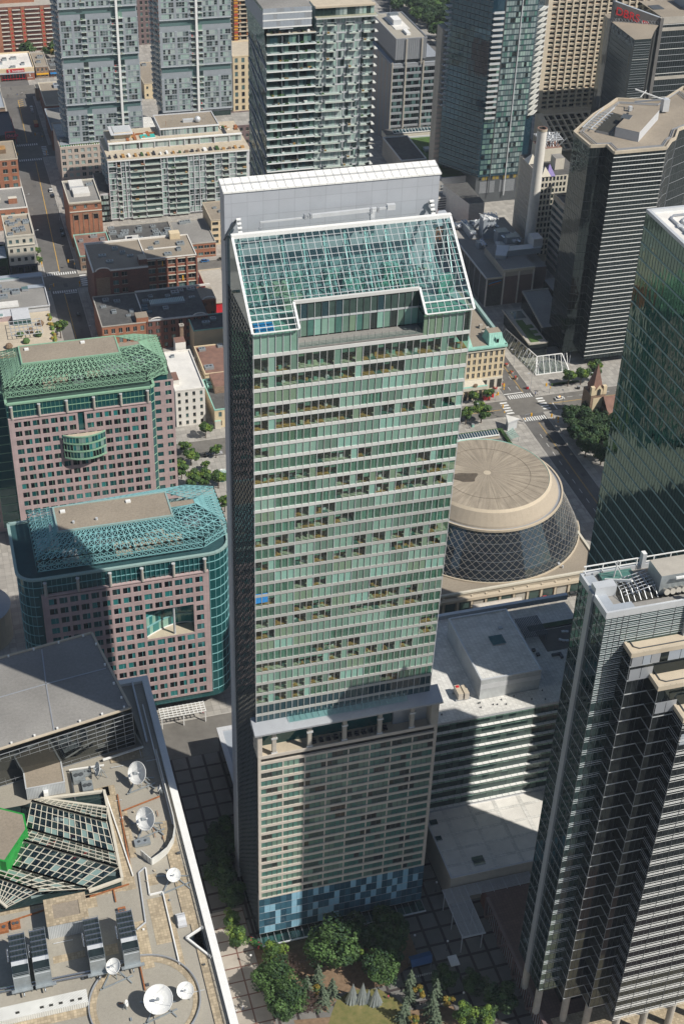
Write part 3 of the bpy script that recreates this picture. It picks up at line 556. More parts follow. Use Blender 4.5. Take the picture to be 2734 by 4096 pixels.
    for k in range(15):
        z = 9 + k * 3.86 if k < 14 else 62.6
        for i in range(len(poly) - 2):
            p, q = poly[i], poly[i + 1]
            if abs(p[1] - q[1]) < .01 and abs(p[0] - q[0]) > 20 and k < 14: continue
            bn.bar((p[0], p[1], z), (q[0], q[1], z), .25, fm)
            bn.bar((p[0], p[1], 8), (p[0], p[1], 65), .12, fm) if k == 0 else 0
    for i in range(34): bn.box(13.9 + i * 1.5, y0 + .5, 59.9, 13.98 + i * 1.5, y0 + .62, 65.3, fm)
    bn.build('glazing_bars', o)
    b = MB()
    for i in range(len(poly)):
        p, q = poly[i], poly[(i + 1) % len(poly)]; b.bar((p[0], p[1], 65.8), (q[0], q[1], 65.8), .9, 'green_trim' if second else fm, .7)
    b.build('cornice', o)
    b = MB(); b.box(13.5, y0 + .5, 59.5, 64.7, y0 + 1.7, 59.6, 'concrete_tan')
    for i in range(16):
        x = 15 + i * 3.15
        if random.random() < .6: b.box(x, y0 + .9, 59.6, x + 2, y0 + 1.5, 60.4, random.choice(('glass_teal2', 'curtain1', 'concrete_tan')))
    b.build('terrace', o)
    for i in range(6):
        c = MB(); x = 14.9 + i * 9.75; c.rod((x, y0 + .1, 59.8), (x, y0 + .1, 64.4), .48, .48, 'concrete', 12); c.rod((x, y0 + .1, 64.7), (x, y0 + .1, 64.9), .6, .6, 'metal_light', 12); c.rod((x, y0 + .1, 64.3), (x, y0 + .1, 64.8), .12, .12, 'metal', 6); c.build('terrace_column', o)
    # side wings in pink
    if not second:
        F2 = Fa(66.6, y0 + 8.8, 1, 0); punch(o, F2, 0, 8.1, 8.9, 63, 2, 14, 2.2, 2.0, 'wall_pink', PN, cap=24, up=.35, frame=fm, wname='wing_wall')
        F3 = Fa(-4, y0 + 14, 1, 0); punch(o, F3, 0, 14.5, 4, 59, 4, 14, 2.2, 2.0, 'wall_pink', PN, cap=0, up=.35, frame=fm, wname='wing_wall')
        b = MB(); core(b, 66.8, y0 + 9.4, 74.6, y0 + 31, 0, 62.9, 'glass_teal', 'tar'); core(b, -40, y0 + 14.6, 10.4, y0 + 32, 0, 58.9, 'pink', 'tar'); b.build('wing_core', o)
        # bowed glass bay
        b = MB(); R = 12.5; cx = 39.6; cy = y0 + 8.8; ts = [(-math.asin(7.6 / R)) + 2 * math.asin(7.6 / R) * i / 14 for i in range(15)]; pl = [(cx + R * math.sin(t), cy - R * math.cos(t)) for t in ts]
        for i in range(14):
            p, q = pl[i], pl[i + 1]
            for z in (41.8, 45.1, 48.3): b.q([(p[0], p[1], z), (q[0], q[1], z), (q[0], q[1], z + 2.7), (p[0], p[1], z + 2.7)], random.choice(('glass_teal', 'glass_teal2', 'glass_pale', 'glass_black')))
            for z, h in ((41.3, .6), (44.6, .55), (47.8, .55), (50.9, .5)): b.bar((p[0], p[1], z), (q[0], q[1], z), .35, fm, h)
            b.bar((p[0], p[1], 41.3), (p[0], p[1], 51), .14, fm)
        b.q([(*p, 51.0) for p in pl] , 'concrete_tan'); b.q([(*p, 41.2) for p in pl], 'pink'); b.build('bowed_bay', o)
    else:
        b = MB(); x0, x1, za, zb_ = 44.6, 59.6, 35.9, 47.5; b.box(x0, y0 + .1, za - .5, x1, y0 + 5, za, 'concrete_tan'); b.box(x0, y0 + .1, zb_, x1, y0 + 5, zb_ + .4, 'pink')
        ts = [i / 14 for i in range(15)]; pl = [(x0 + (x1 - x0) * t, y0 + 6.2 - 5.0 * (1 - t) ** 2 - 1.2 * t ** 6) for t in ts]
        pl = [(x, max(y, y0 + .6)) for x, y in pl]
        for i in range(14):
            p, q = pl[i], pl[i + 1]
            for z in (za, za + 3.9, za + 7.8): b.q([(p[0], p[1] - .0, z + .3), (q[0], q[1], z + .3), (q[0], q[1], z + 3.7), (p[0], p[1], z + 3.7)], random.choice(('glass_teal', 'glass_teal2', 'glass_teal2', 'curtain5')))
            for z in (za + .15, za + 3.9, za + 7.8): b.bar((p[0], p[1] - .05, z), (q[0], q[1] - .05, z), .25, fm if z > za + 1 else 'white_metal', .45)
        b.build('recessed_bay', o)
        c = MB(); c.rod((53.4, y0 + .9, za), (53.4, y0 + .9, zb_), .38, .38, 'metal_light', 12); c.build('bay_column', o)
        b = MB()
        for i in range(3):
            for j in range(3): pass
        for k, (cx_, cy_) in enumerate(((19, y0 + 13.5), (26, y0 + 13.5), (33, y0 + 13.5))):
            cc = MB(); cc.rod((cx_, cy_ - 2, 70), (cx_, cy_ - 2, 77.8), .4, .4, 'metal_light', 10); cc.build('vent_stack', o)
    # lattice roof
    L = MB(); w_ = .2
    a, c_ = y0 + 3.2, y0 + 29; cx0, cx1, cy0, cy1 = 21, 55.7, y0 + 8.3, y0 + 20.8; ze, zc = 71, 77
    lattice(L, (13.3, a, ze), (64.2, a, ze), (cx1, cy0, zc), (cx0, cy0, zc), 24, 4, w_, fm)
    lattice(L, (13.3, a, 67), (64.2, a, 67), (64.2, a, ze), (13.3, a, ze), 24, 2, w_, fm, False)
    for i in range(24): L.bar((13.3 + 2.12 * i, a, 67), (13.3 + 2.12 * (i + 1), a, 69), .16, fm); L.bar((13.3 + 2.12 * (i + 1), a, 67), (13.3 + 2.12 * i, a, 69), .16, fm); L.bar((13.3 + 2.12 * i, a, 69), (13.3 + 2.12 * (i + 1), a, 71), .16, fm); L.bar((13.3 + 2.12 * (i + 1), a, 69), (13.3 + 2.12 * i, a, 71), .16, fm)
    lattice(L, (13.3, c_, ze), (13.3, a, ze), (cx0, cy0, zc), (cx0, cy1, zc), 12, 4, w_, fm); lattice(L, (13.3, c_, 67), (13.3, a, 67), (13.3, a, ze), (13.3, c_, ze), 12, 2, w_, fm, False)
    lattice(L, (64.2, a, ze), (72.6, y0 + 8.5, ze), (63.6, y0 + 13, zc), (cx1, cy0, zc), 4, 4, w_, fm)
    lattice(L, (72.6, y0 + 8.5, ze), (72.6, y0 + 28.5, ze), (63.6, y0 + 15, zc), (63.6, y0 + 13, zc), 10, 4, w_, fm)
    lattice(L, (72.6, y0 + 8.5, 67), (72.6, y0 + 28.5, 67), (72.6, y0 + 28.5, ze), (72.6, y0 + 8.5, ze), 10, 2, w_, fm, False)
    lattice(L, (64.2, a, 67), (72.6, y0 + 8.5, 67), (72.6, y0 + 8.5, ze), (64.2, a, ze), 4, 2, w_, fm)
    lattice(L, (72.6, y0 + 28.5, ze), (64, y0 + 31.5, ze), (cx1, cy1, zc), (63.6, y0 + 15, zc), 5, 4, w_, fm)
    lattice(L, (64, y0 + 31.5, ze), (13.3, c_, ze), (cx0, cy1, zc), (cx1, cy1, zc), 24, 4, w_, fm)
    lattice(L, (cx1, cy0, zc), (63.6, y0 + 12.8, zc), (63.6, y0 + 12.9, zc), (cx1, cy0 + 3, zc), 4, 1, w_, fm)
    L.build('lattice_roof', o)
    b = MB(); b.box(cx0, cy0, 76.7, cx1, cy1, 77.05, fm, 'gravel_brown'); b.box(cx1, y0 + 12.6, 76.6, 63.6, y0 + 15.2, 77, fm, 'gravel_brown'); parapet(b, cx0 - .3, cy0 - .3, cx1 + .3, cy1 + .3, 76.7, .55, .5, 'green_trim' if second else fm)
    b.build('roof_deck', o)
    for (x, y) in ((cx0 + 1.8, cy0 + 9), (cx0 + 22, cy0 + 9.5)): c = MB(); c.box(x, y, 77, x + 1.5, y + 1.2, 77.6, 'white_metal'); c.build('roof_hatch', o)
    for i in range(9): c = MB(); hvac(c, 18 + i * 5.6 + random.uniform(-1, 1), y0 + random.uniform(9, 24), 65.6, 1.6, random.choice(('galv', 'concrete_tan'))); c.build('rooftop_unit', o)
    return o
metro(445, 'green_frame', 'farther pink office block, under a pale green lattice roof, with a bowed glass bay', False)
metro(343.5, 'teal_frame', 'nearer pink office block, under a teal lattice roof half in shadow, with rounded glass corners', True)
o = thing('round_pavilion', 'round pavilion with a blue-grey cone roof at the left edge beside the pink office blocks', 'pavilion', (-5, 397))
b = MB(); b.rod((-6, 400, 0), (-6, 400, 14), 10.5, 10.5, 'concrete_tan', 36, False); b.build('wall', o); b = MB(); b.rod((-6, 400, 14), (-6, 400, 19), 11, 2, 'panel_grey', 36); b.build('roof', o)

# ================================================================ SERRATED BLACK OFFICE TOWER (lower right)
o = thing('serrated_office_tower', 'black glass tower with zigzag stepped bays and striped faces, filling the lower right corner', 'office tower', (150, 200))
X0 = 120.6; YB = 213.9; YM = 200.45
steps = [(X0, YM, 149.3), (126.0, 196.7, 140.3), (131.3, 192.5, 133.4), (136.0, 188.0, 127.2)]
ZB = 20.5
b = MB(); b.box(X0, YM, ZB, 192, YB, 148.2, 'glass_side', 'gravel_grey'); b.build('main_slab', o)
for i in range(1, 4):
    x, y, z = steps[i]; b = MB(); b.box(x, y, ZB, 176, steps[i - 1][1], z - .9, 'glass_black', 'tar'); b.build('stepped_bay', o)
# storey bands
nf = 32; fh = (140.3 - ZB) / nf * 1.0; fh = 3.99
b = MB(); z = ZB
WF = Fa(X0, YB, 0, -1); k = 0
while z < 148.5:
    for dz, h in ((0, .16), (.75, .07), (-.75, .07)):
        if ZB < z + dz < 148: WF.box(b, 0, 13.4, z + dz, z + dz + h, 0, .05, 'metal' if dz == 0 else 'dark_metal')
    z += fh
for i in range(9): WF.box(b, i * 1.68 - .03, i * 1.68 + .03, ZB, 148, 0, .08, 'dark_metal')
WF.box(b, 5.4, 7.3, ZB, 149.4, 0, .5, 'metal'); b.build('west_bands', o)
b = MB(); z = ZB; SF = Fa(X0, YM, 1, 0)
while z < 148:
    for dz, h, c in ((0, .2, 'metal_light'), (.62, .08, 'metal_light'), (-.62, .08, 'metal_light')):
        if ZB < z + dz < 148: SF.box(b, 0, 5.3 if z < 139.8 else 66, z + dz, z + dz + h, 0, .07, c)
    z += fh if z < 122 else fh * .42
for i in range(5): SF.box(b, i * 1.35 - .03, i * 1.35 + .03, ZB, 148, 0, .1, 'dark_metal')
for i in range(1, 17): SF.box(b, i * 4 - .04, i * 4 + .04, 140, 148, 0, .1, 'dark_metal')
b.build('front_bands', o)
for i in range(1, 4):
    x, y, zt = steps[i]; px_ = steps[i - 1][1]; xr = steps[i + 1][0] if i < 3 else 176; b = MB(); z = ZB; FF = Fa(x, y, 1, 0); FS = Fa(x, px_, 0, -1)
    while z < zt - 1:
        if i < 3: FF.box(b, -.04, xr - x, z, z + .26, 0, .05, 'metal_light'); FS.box(b, 0, px_ - y, z, z + .26, 0, .05, 'metal')
        else:
            FS.box(b, 0, px_ - y, z, z + .2, 0, .05, 'metal'); FS.box(b, 0, px_ - y, z + .8, z + .88, 0, .05, 'metal'); FS.box(b, 0, px_ - y, z - .8, z - .72, 0, .05, 'metal')
            for dz, h in ((0, .15), (.38, .13), (1.1, .05), (-.65, .05)): FF.box(b, -.04, 40, z + dz, z + dz + h, 0, .07, 'white_metal')
        z += fh
    if i == 3:
        for t in range(9): FF.box(b, t * 4.4 - .05, t * 4.4 + .05, ZB, zt, 0, .1, 'dark_metal')
        for t in range(28): FF.box(b, t * 1.46 - .03, t * 1.46 + .03, ZB, zt, 0, .04, 'dark_metal')
    else:
        FF.box(b, -.03, .03, ZB, zt, 0, .05, 'metal')
        for t in range(1, 4): FF.box(b, t * 1.35 - .03, t * 1.35 + .03, ZB, zt, 0, .04, 'dark_metal')
    b.build('bay_bands', o)
    # louvred plant storeys at the head of each bay
    b = MB(); w_ = 50 - (x - 126)
    for s in range(2):
        z0 = zt - 8.4 + s * 4.1
        t = 0.3
        while t < w_:
            L = random.uniform(1.6, 2.8)
            if (xr - x) < t and s == 0 and i < 3 and z0 < steps[i + 1][2] - 1: break
            FF.q(b, t, min(t + L, w_), z0 + .3, z0 + 3.6, .06, random.choice(('panel_grey', 'metal', 'panel_grey', 'glass_sun'))); t += L + .12
    b.build('louvre_panel', o)
    b = MB(); b.box(x - .15, y - .15, zt - 1.3, 176, y + .5, zt - .1, 'concrete_tan'); b.box(x - .15, y + .5, zt - 1.3, x + .5, px_, zt - .1, 'concrete_tan'); b.box(x + .5, y + .5, zt - .9, 176, px_ - .03, zt - .55, 'gravel_brown', 'beige')
    b.bar((x + 1.4, px_ - .1, zt - .4), (x + 1.4, y + 2.2, zt - .4), .18, 'dark_metal'); b.bar((x + 1.4, y + 2.2, zt - .4), (x + 2.4, y + 1.4, zt - .4), .18, 'dark_metal'); b.bar((x + 2.4, y + 1.4, zt - .4), (176, y + 1.4, zt - .4), .18, 'dark_metal')
    b.build('bay_roof', o)
# crown and plant on the main roof
b = MB(); parapet(b, X0 - .1, YM - .1, 192, YB + .1, 147.6, 1.7, .5, 'metal_light'); b.build('parapet', o)
b = MB(); b.box(121.2, 201, 148.3, 127.5, 203.2, 148.8, 'panel_grey'); b.box(121.2, 203.2, 148.3, 123.4, 213.3, 148.8, 'panel_grey'); b.box(127.5, 201, 148.3, 150, 202.6, 148.7, 'gravel_grey'); b.box(124.5, 210.8, 148.3, 132, 213.3, 149, 'curtain_dark'); b.box(120.6, 206.4, 148.3, 125.4, 208.6, 151, 'metal_light')
b.box(125.6, 203.4, 146, 150, 210.5, 148.32, 'room_dark'); b.build('roof_deck', o)
b = MB(); b.box(134.2, 204.2, 148.2, 160, 209.9, 153.4, 'galv', 'concrete'); CT = b.build('cooling_tower', o)
for i in range(12): f = MB(); f.rod((135.3 + i * 1.35, 204.2, 149.6), (135.3 + i * 1.35, 202.7, 150.1), .35, .68, 'concrete', 12); f.build('fan_cowl', CT)
b = MB()
for z in (149.9, 151.2):
    b.bar((121, 213.6, z), (170, 213.6, z), .22, 'white_metal')
for i in range(12): b.bar((121.5 + i * 4, 213.6, 148), (121.5 + i * 4, 213.6, 151.3), .2, 'white_metal')
b.bar((137, 203.2, 153.2), (165, 203.2, 153.2), .45, 'white_metal')
for i in range(7): b.bar((126 + i * 1.3, 203.4, 148.5), (126 + i * 1.3, 205.8, 150), .14, 'metal_light'); b.bar((126 + i * 1.3, 205.8, 150), (127.3 + i * 1.3, 210.3, 148.4), .14, 'metal_light')
for i in range(6): b.bar((126.5, 204.5 + i, 149.6), (134, 205.5 + i, 150.3), .12, 'metal_light'); b.bar((128 + i, 204, 150), (128.5 + i, 210, 150), .16, 'steel')
b.rod((127.2, 211.5, 148.5), (126.8, 210, 154.6), .2, .1, 'white_metal'); b.bar((125, 211, 149), (128.8, 206.5, 151.5), .45, 'white_metal'); b.bar((127, 211.5, 153), (129, 211, 149), .15, 'white_metal')
b.build('roof_frame', o)
for x in (134.8, 139.8):
    b = MB(); y = YM - .25 if x > 136 else 213.6; b.box(x - .45, y - .7, 131.8 if x > 136 else 149, x + .45, y + .5, 152.6, 'metal_light', 'white_metal'); b.build('mast_fin', o)
# base on columns over the terrace
for (x, y) in ((122.5, 203), (122.5, 211), (128.5, 199), (133, 195), (139, 190.5), (147, 190.5), (155, 190.5), (163, 190.5), (171, 190.5)):
    c = MB(); c.rod((x, y, 7.6), (x, y, ZB + .2), .95, .95, 'concrete', 14); c.build('column', o)
b = MB(); core(b, 130, 204, 190, 212, 7.5, ZB + .1, 'glass_black'); b.build('lobby', o)
# raised terrace with a braced side wall
o = thing('raised_terrace', 'raised brick terrace with a braced, louvred concrete side wall, below the black tower', 'terrace', (140, 220))
b = MB(); b.box(123.6, 150, .13, 200, 246.2, 7.4, 'wall_brick_dark', 'brick_floor', bot=False); b.build('deck', o)
b = MB(); b.box(125.5, 170, 7.42, 200, 200, 7.46, 'gravel_brown', 'pavers'); b.build('painted_sunlit_paving', o)  # paler tan pavers paint in the sunlight on this stretch of terrace
b = MB(); b.box(122.9, 150, 7.3, 123.8, 241.5, 8.0, 'purple_brown')
for i in range(9):
    y = 241 - i * 10.5; b.box(122.9, y - .6, .13, 123.7, y + .6, 7.3, 'purple_brown'); b.bar((123.1, y - .6, .4), (123.1, y - 5.2, 7.3), .7, 'purple_brown')
b.build('braced_frame', o)
b = MB()
for i in range(74): b.box(123.3, 240 - i * 1.2, .5, 123.42, 239.6 - i * 1.2, 7.2, 'metal')
b.build('louvre_panel', o)
# ================================================================ GREEN MIRROR TOWER (right edge)
o = thing('green_mirror_tower', 'green reflective glass tower with a white roof, cut off by the right edge', 'office tower', (200, 276))
TX, TY0, TY1, TZ = 175.3, 246.0, 307.7, 185.
b = MB(); b.box(TX, TY0, 0, 232, TY1, TZ, 'glass_green', 'white_roof', bot=False); b.build('glazing', o)
b = MB(); WF = Fa(TX, TY1, 0, -1); z = TZ - 4.3
while z > 4: WF.box(b, 0, TY1 - TY0, z, z + .42, 0, .1, 'green_trim'); z -= 4.3
for i in range(41): WF.box(b, i * 1.5, i * 1.5 + .05, 0, TZ, 0, .05, 'glass_clear_dark')
b.build('floor_band', o)
b = MB(); parapet(b, TX, TY0, 232, TY1, TZ, .9, .9, 'metal_light'); b.build('parapet', o)
b = MB()
for d, w_ in ((4.2, .5), (6.2, .35), (7.4, .25)):
    b.bar((TX + d, TY0, TZ + .4), (TX + d, TY1 - d - 1.5, TZ + .4), w_, 'metal', .35); b.bar((TX + d, TY1 - d - 1.5, TZ + .4), (TX + d + 1.5, TY1 - d, TZ + .4), w_, 'metal', .35); b.bar((TX + d + 1.5, TY1 - d, TZ + .4), (232, TY1 - d, TZ + .4), w_, 'metal', .35)
for i in range(8): b.box(TX + 3.7, TY1 - 11 - i * 4, TZ, TX + 5, TY1 - 10 - i * 4, TZ + .8, 'metal_light')
b.build('gantry_track', o)
# ================================================================ MID-RISE WITH WHITE ROOF
o = thing('white_roof_office', 'mid-rise green glass office with white sunshades and pale paved roof, right of the tallest tower', 'office building', (145, 295))
MX0, MX1, MY0, MY1, MZ = 108, 175, 273.2, 317.3, 48.6
b = MB(); b.box(MX0, MY0, 0, 153.4, MY1, MZ - .7, 'glass_clear_dark', 'white_pavers', bot=False); b.box(153.4, MY0 + .02, 0, MX1, MY1, 46.2, 'glass_clear_dark', 'white_pavers', bot=False); b.box(MX0, MY0 - .1, MZ - .9, 154, MY0 + .5, MZ, 'metal_light', 'white_pavers'); b.build('body', o)
b = MB(); b.box(MX0, MY0 + .5, MZ - .72, 153.4, MY1 - 1.3, MZ - .02, 'white_pavers'); b.build('roof_paving', o)
MF = Fa(MX0, MY0, 1, 0)
for k in range(9):
    m = MB(); z0 = MZ - 4.0 * (k + 1)
    for i in range(33):
        MF.q(m, i * 2.03 + .05, i * 2.03 + 1.98, z0 + 2.5, z0 + 3.45, .03, random.choice(('curtain0', 'curtain2', 'curtain0', 'curtain3'))); 
        MF.q(m, i * 2.03 + .05, i * 2.03 + 1.98, z0 + .5, z0 + 2.4, .02, random.choice(('glass_clear_dark', 'glass_clear_dark', 'pod_glass_lo')))
    m.build('window_band', o)
    m = MB(); MF.box(m, 1.5, 65, z0 + .3, z0 + .4, .0, .95, 'metal_light', 'white_metal')
    for i in range(33): MF.box(m, 1.6 + i * 2, 1.7 + i * 2, z0 + .4, z0 + .46, .0, .95, 'metal')
    m.build('sunshade', o)
b = MB(); b.box(131.3, 279.5, MZ, 150, 307.7, 55.9, 'wall_corr', 'white_pavers', bot=False); parapet(b, 131.2, 279.4, 150.1, 307.8, 55.9, .5, .5, 'metal_light'); b.box(140, 293, 55.92, 144.3, 297, 56.3, 'metal', 'glass_teal'); b.box(144.5, 299.5, 55.92, 145.8, 300.6, 56.2, 'metal'); b.box(131.24, 279.42, 52.6, 150.1, 279.48, 54.4, 'panel_pale'); b.build('roof_pavilion', o)
b = MB(); b.box(108, MY1 - 1.2, MZ - .5, MX1, MY1, MZ + 1.4, 'panel_grey', 'metal_light')
for i in range(14): b.box(110 + i * 4.7, MY1 - 1.3, MZ - .5, 110.5 + i * 4.7, MY1 - 1.2, MZ + 1, 'metal')
b.build('parapet_screen', o)
b = MB(); b.box(153.4, 280, 46.3, MX1, 315.8, 46.6, 'glass_black', 'white_pavers'); b.box(153.4, 273.8, 46.3, MX1, 280, MZ - .02, 'white_pavers'); b.box(152.6, 280, 46.3, 153.4, 312, 47.9, 'mulch', 'leaf_c'); b.box(158, 306, 46.6, 174, 308, 47.2, 'dark_metal', 'leaf_c'); b.box(160, 296, 46.6, 175, 305.5, 46.75, 'asphalt'); b.build('sunken_terrace', o)
b = MB()
for i in range(14): b.box(154.2 + i * .55, 300.5, 49.6, 154.5 + i * .55, 309.5, 49.8, 'dark_metal')
for (x, y) in ((154.3, 301), (161.5, 301), (154.3, 309), (161.5, 309)): b.bar((x, y, 46.6), (x, y, 49.6), .2, 'metal')
b.build('pergola', o)
for (x, y, w_, d) in ((160.5, 293.5, 2.6, .8), (162.8, 292, .8, 2.4), (155.5, 297, 1, 1), (156, 294.8, 1, 1), (166, 290, 2.2, .9)): m = MB(); m.box(x, y, 46.6, x + w_, y + d, 47.3, 'dark_metal'); m.build('terrace_seat', o)
m = MB()
for i in range(10):
    t = math.radians(200 + i * 26)
    if i % 4 != 3: m.bar((168 + 2.6 * math.cos(t), 301 + 2.2 * math.sin(t), 47), (168 + 2.6 * math.cos(t + .4), 301 + 2.2 * math.sin(t + .4), 47), .7, 'metal_light', .5)
m.build('round_bench', o)
m = MB(); m.box(125, 280.2, MZ + .6, 126.5, 284.2, MZ + 2.9, 'pod_band', 'concrete_tan'); m.box(126.9, 280, MZ + .6, 128.3, 283.8, MZ + 2.9, 'pod_band', 'concrete_tan'); m.box(125.3, 283, MZ + 2.9, 126.2, 283.8, MZ + 3.1, 'red')
for y in (280.4, 283.6): m.box(124.4, y, MZ, 129, y + .25, MZ + .7, 'metal')
m.build('rooftop_unit', o)
for i in range(26): m = MB(); x = random.uniform(110, 165); y = random.uniform(274.4, 278.8) if i % 2 or x > 129 else random.uniform(275, 312); m.rod((x, y, MZ - .02), (x, y, MZ + .45), .22, .18, 'dark_metal', 6); m.build('roof_vent', o)
# low block in front
o = thing('low_pavilion', 'low white-roofed block with dark square rooflights, dappled by reflected light, behind the trellis', 'building', (132, 260))
b = MB(); b.box(114.2, 247.6, 0, 158, 273.1, 11.6, 'concrete', 'white_roof', bot=False); b.build('wall', o)
b = MB(); parapet(b, 114.1, 247.5, 158, 273.15, 11.6, .3, .5, 'panel_pale')
for i in range(5): b.box(120 + i * 8, 248.2, 11.62, 121.2 + i * 8, 272.6, 11.66, 'white_pavers')
for i in range(4): b.box(114.6, 251.5 + i * 5.6, 11.67, 157.6, 252.5 + i * 5.6, 11.7, 'white_pavers')
b.build('roof', o)
for (x, y, s) in ((122.3, 250.0, 3.4), (114.6, 261.5, 1.8), (115, 267.5, 2.2)): m = MB(); m.box(x, y, 11.7, x + s, y + s * .9, 12.2, 'metal', 'glass_blue'); m.build('rooflight', o)
o = thing('slatted_trellis', 'pale metal slatted trellis canopy over the paved square beside the low white-roofed block', 'trellis', (118, 238))
b = MB()
for i in range(46): y = 230.3 + i * .37; b.box(111.4, y, 7.95, 118.4 if y < 243 else 138.5, y + .1, 8.15, 'metal_light')
for x in (111.6, 114, 116.4, 118.3): b.box(x, 230, 7.75, x + .15, 247, 7.95, 'metal_light')
for x in (122, 126, 130, 134, 138): b.box(x, 243, 7.75, x + .15, 247, 7.95, 'metal_light')
b.box(111.3, 229.9, 7.7, 118.5, 230.1, 8.2, 'metal_light'); b.build('canopy', o)
for (x, y) in ((112, 231), (118, 231), (112, 239), (118, 239), (112, 246)): m = MB(); m.rod((x, y, .13), (x, y, 7.8), .14, .14, 'metal_light'); m.build('post', o)
# ================================================================ ROUND CONCERT HALL
o = thing('round_concert_hall', 'round concert hall with a stained tan disc roof and flared skirt of diamond glass', 'concert hall', (185.6, 411.5))
cx, cy = 185.6, 411.5; N = 72
def ring(r, z, t): return (cx + r * math.cos(t), cy + r * math.sin(t), z)
b = MB(); prof = [(37.3, 7.5), (35.9, 11), (34.1, 14.5), (32.2, 18), (30.2, 21.5), (28.4, 24.8)]
for i in range(N):
    t0, t1 = 2 * math.pi * i / N, 2 * math.pi * (i + 1) / N
    for (r0, z0), (r1, z1) in zip(prof, prof[1:]): b.q([ring(r0, z0, t0), ring(r0, z0, t1), ring(r1, z1, t1), ring(r1, z1, t0)], 'glass_hall')
b.build('glass_skirt', o)
b = MB(); NB = 72
def pr(v):
    v *= 5; k = min(int(v), 4); f = v - k; return prof[k][0] * (1 - f) + prof[k + 1][0] * f + .12, prof[k][1] * (1 - f) + prof[k + 1][1] * f
for s in (1, -1):
    for i in range(NB):
        t = 2 * math.pi * i / NB
        for j in range(14):
            (r0, z0), (r1, z1) = pr(j / 14), pr((j + 1) / 14); b.bar(ring(r0, z0, t + s * j * .0436), ring(r1, z1, t + s * (j + 1) * .0436), .1, 'lattice_bronze')
for i in range(NB):
    for j in range(1, 12, 2):
        r0, z0 = pr(j / 12); t = 2 * math.pi * i / NB; b.bar(ring(r0, z0, t), ring(r0, z0, t + 2 * math.pi / NB), .06, 'metal')
b.build('diamond_lattice', o)
b = MB()
for i in range(N):
    t0, t1 = 2 * math.pi * i / N, 2 * math.pi * (i + 1) / N
    for (r0, z0, r1, z1, m) in ((28.3, 24.4, 29.3, 24.8, 'concrete_tan'), (29.3, 24.8, 29.3, 25.7, 'beige'), (29.3, 25.7, 28.7, 25.7, 'beige'), (28.7, 25.7, 28.7, 25.2, 'metal'), (28.7, 25.2, 27.6, 25.2, 'metal'), (27.6, 25.2, 27.4, 26.0, 'hall_skirt'), (27.4, 26, 24.6, 30.2, 'hall_skirt'), (24.6, 30.2, 23.6, 31, 'beige'), (23.6, 31, 23.4, 30.8, 'copper'), (23.4, 30.8, 9.5, 31.1, 'hall_roof'), (9.5, 31.1, 1.4, 31.2, 'hall_roof'), (1.4, 31.2, .01, 31.2, 'beige')):
        b.q([ring(r0, z0, t0), ring(r0, z0, t1), ring(r1, z1, t1), ring(r1, z1, t0)], m)
for i in range(36): t = 2 * math.pi * i / 36; b.bar(ring(1.4 if i % 2 else 9.5, 31.2 if i % 2 else 31.12, t), ring(23.2, 30.84, t), .045, 'hall_stain', .03)
for r in (9.5, 16.5):
    for i in range(N): b.bar(ring(r, 31.12 - .006 * r, 2 * math.pi * i / N), ring(r, 31.12 - .006 * r, 2 * math.pi * (i + 1) / N), .07, 'hall_stain', .04)
DR = b.build('disc_roof', o)
b = MB(); pts = [(cx - 9 + 4.6 * math.cos(t) * (1 + .3 * math.sin(3 * t)), cy - 1 + 3.4 * math.sin(t) * (1 + .25 * math.cos(2 * t + 1)), 31.17) for t in [2 * math.pi * i / 22 for i in range(22)]]; b.q(pts, 'hall_stain'); b.build('stain', DR, label='dark water stain on the disc roof')
b = MB(); poly = [(146, 372.4), (213.6, 373.2), (219.4, 384), (219.4, 446), (146, 446)]; b.prism(poly, .1, 7.5, 'concrete_tan', 'gravel_brown')
for p, q in zip(poly[:4], poly[1:4] + [poly[4]]): b.bar((*p, 7.8), (*q, 7.8), .9, 'stone_pale', .8)
for i in range(60): t = 2 * math.pi * i / 60; b.bar(ring(37.6, 7.75, t), ring(37.6, 7.75, t + 2 * math.pi / 60), .5, 'beige', .6)
b.build('podium', o)
b = MB(); GF = Fa(146, 371.9, 1, 0)
for i in range(12):
    a = 4 + i * 5.5; GF.box(b, a, a + .8, 0, 7, 0, .9, 'beige'); GF.q(b, a + 1.2, a + 5, .6, 4.4, .45, 'pod_glass_lo' if i % 3 else 'concrete')
GF.box(b, 0, 67, 5.4, 6.6, .0, 1.6, 'beige'); b.build('service_front', o)
b = MB()
for i in range(10): t0, t1 = math.pi * i / 10, math.pi * (i + 1) / 10; b.q([(166, 368.3 - 1.6 * math.cos(t0), 3.2 + 1.6 * math.sin(t0)), (185, 368.3 - 1.6 * math.cos(t0), 3.2 + 1.6 * math.sin(t0)), (185, 368.3 - 1.6 * math.cos(t1), 3.2 + 1.6 * math.sin(t1)), (166, 368.3 - 1.6 * math.cos(t1), 3.2 + 1.6 * math.sin(t1))], 'pod_band')
for i in range(14): b.bar((166 + i * 1.45, 366.7, 3.2), (166 + i * 1.45, 368.3, 4.85), .12, 'metal')
b.build('vaulted_canopy', o)
b = MB(); b.rod((204, 379, 7.5), (204, 379, 8.9), .5, .5, 'metal_light'); b.rod((205, 377.6, 7.5), (205, 377.6, 8.6), .35, .35, 'metal_light'); b.build('roof_vent', o)
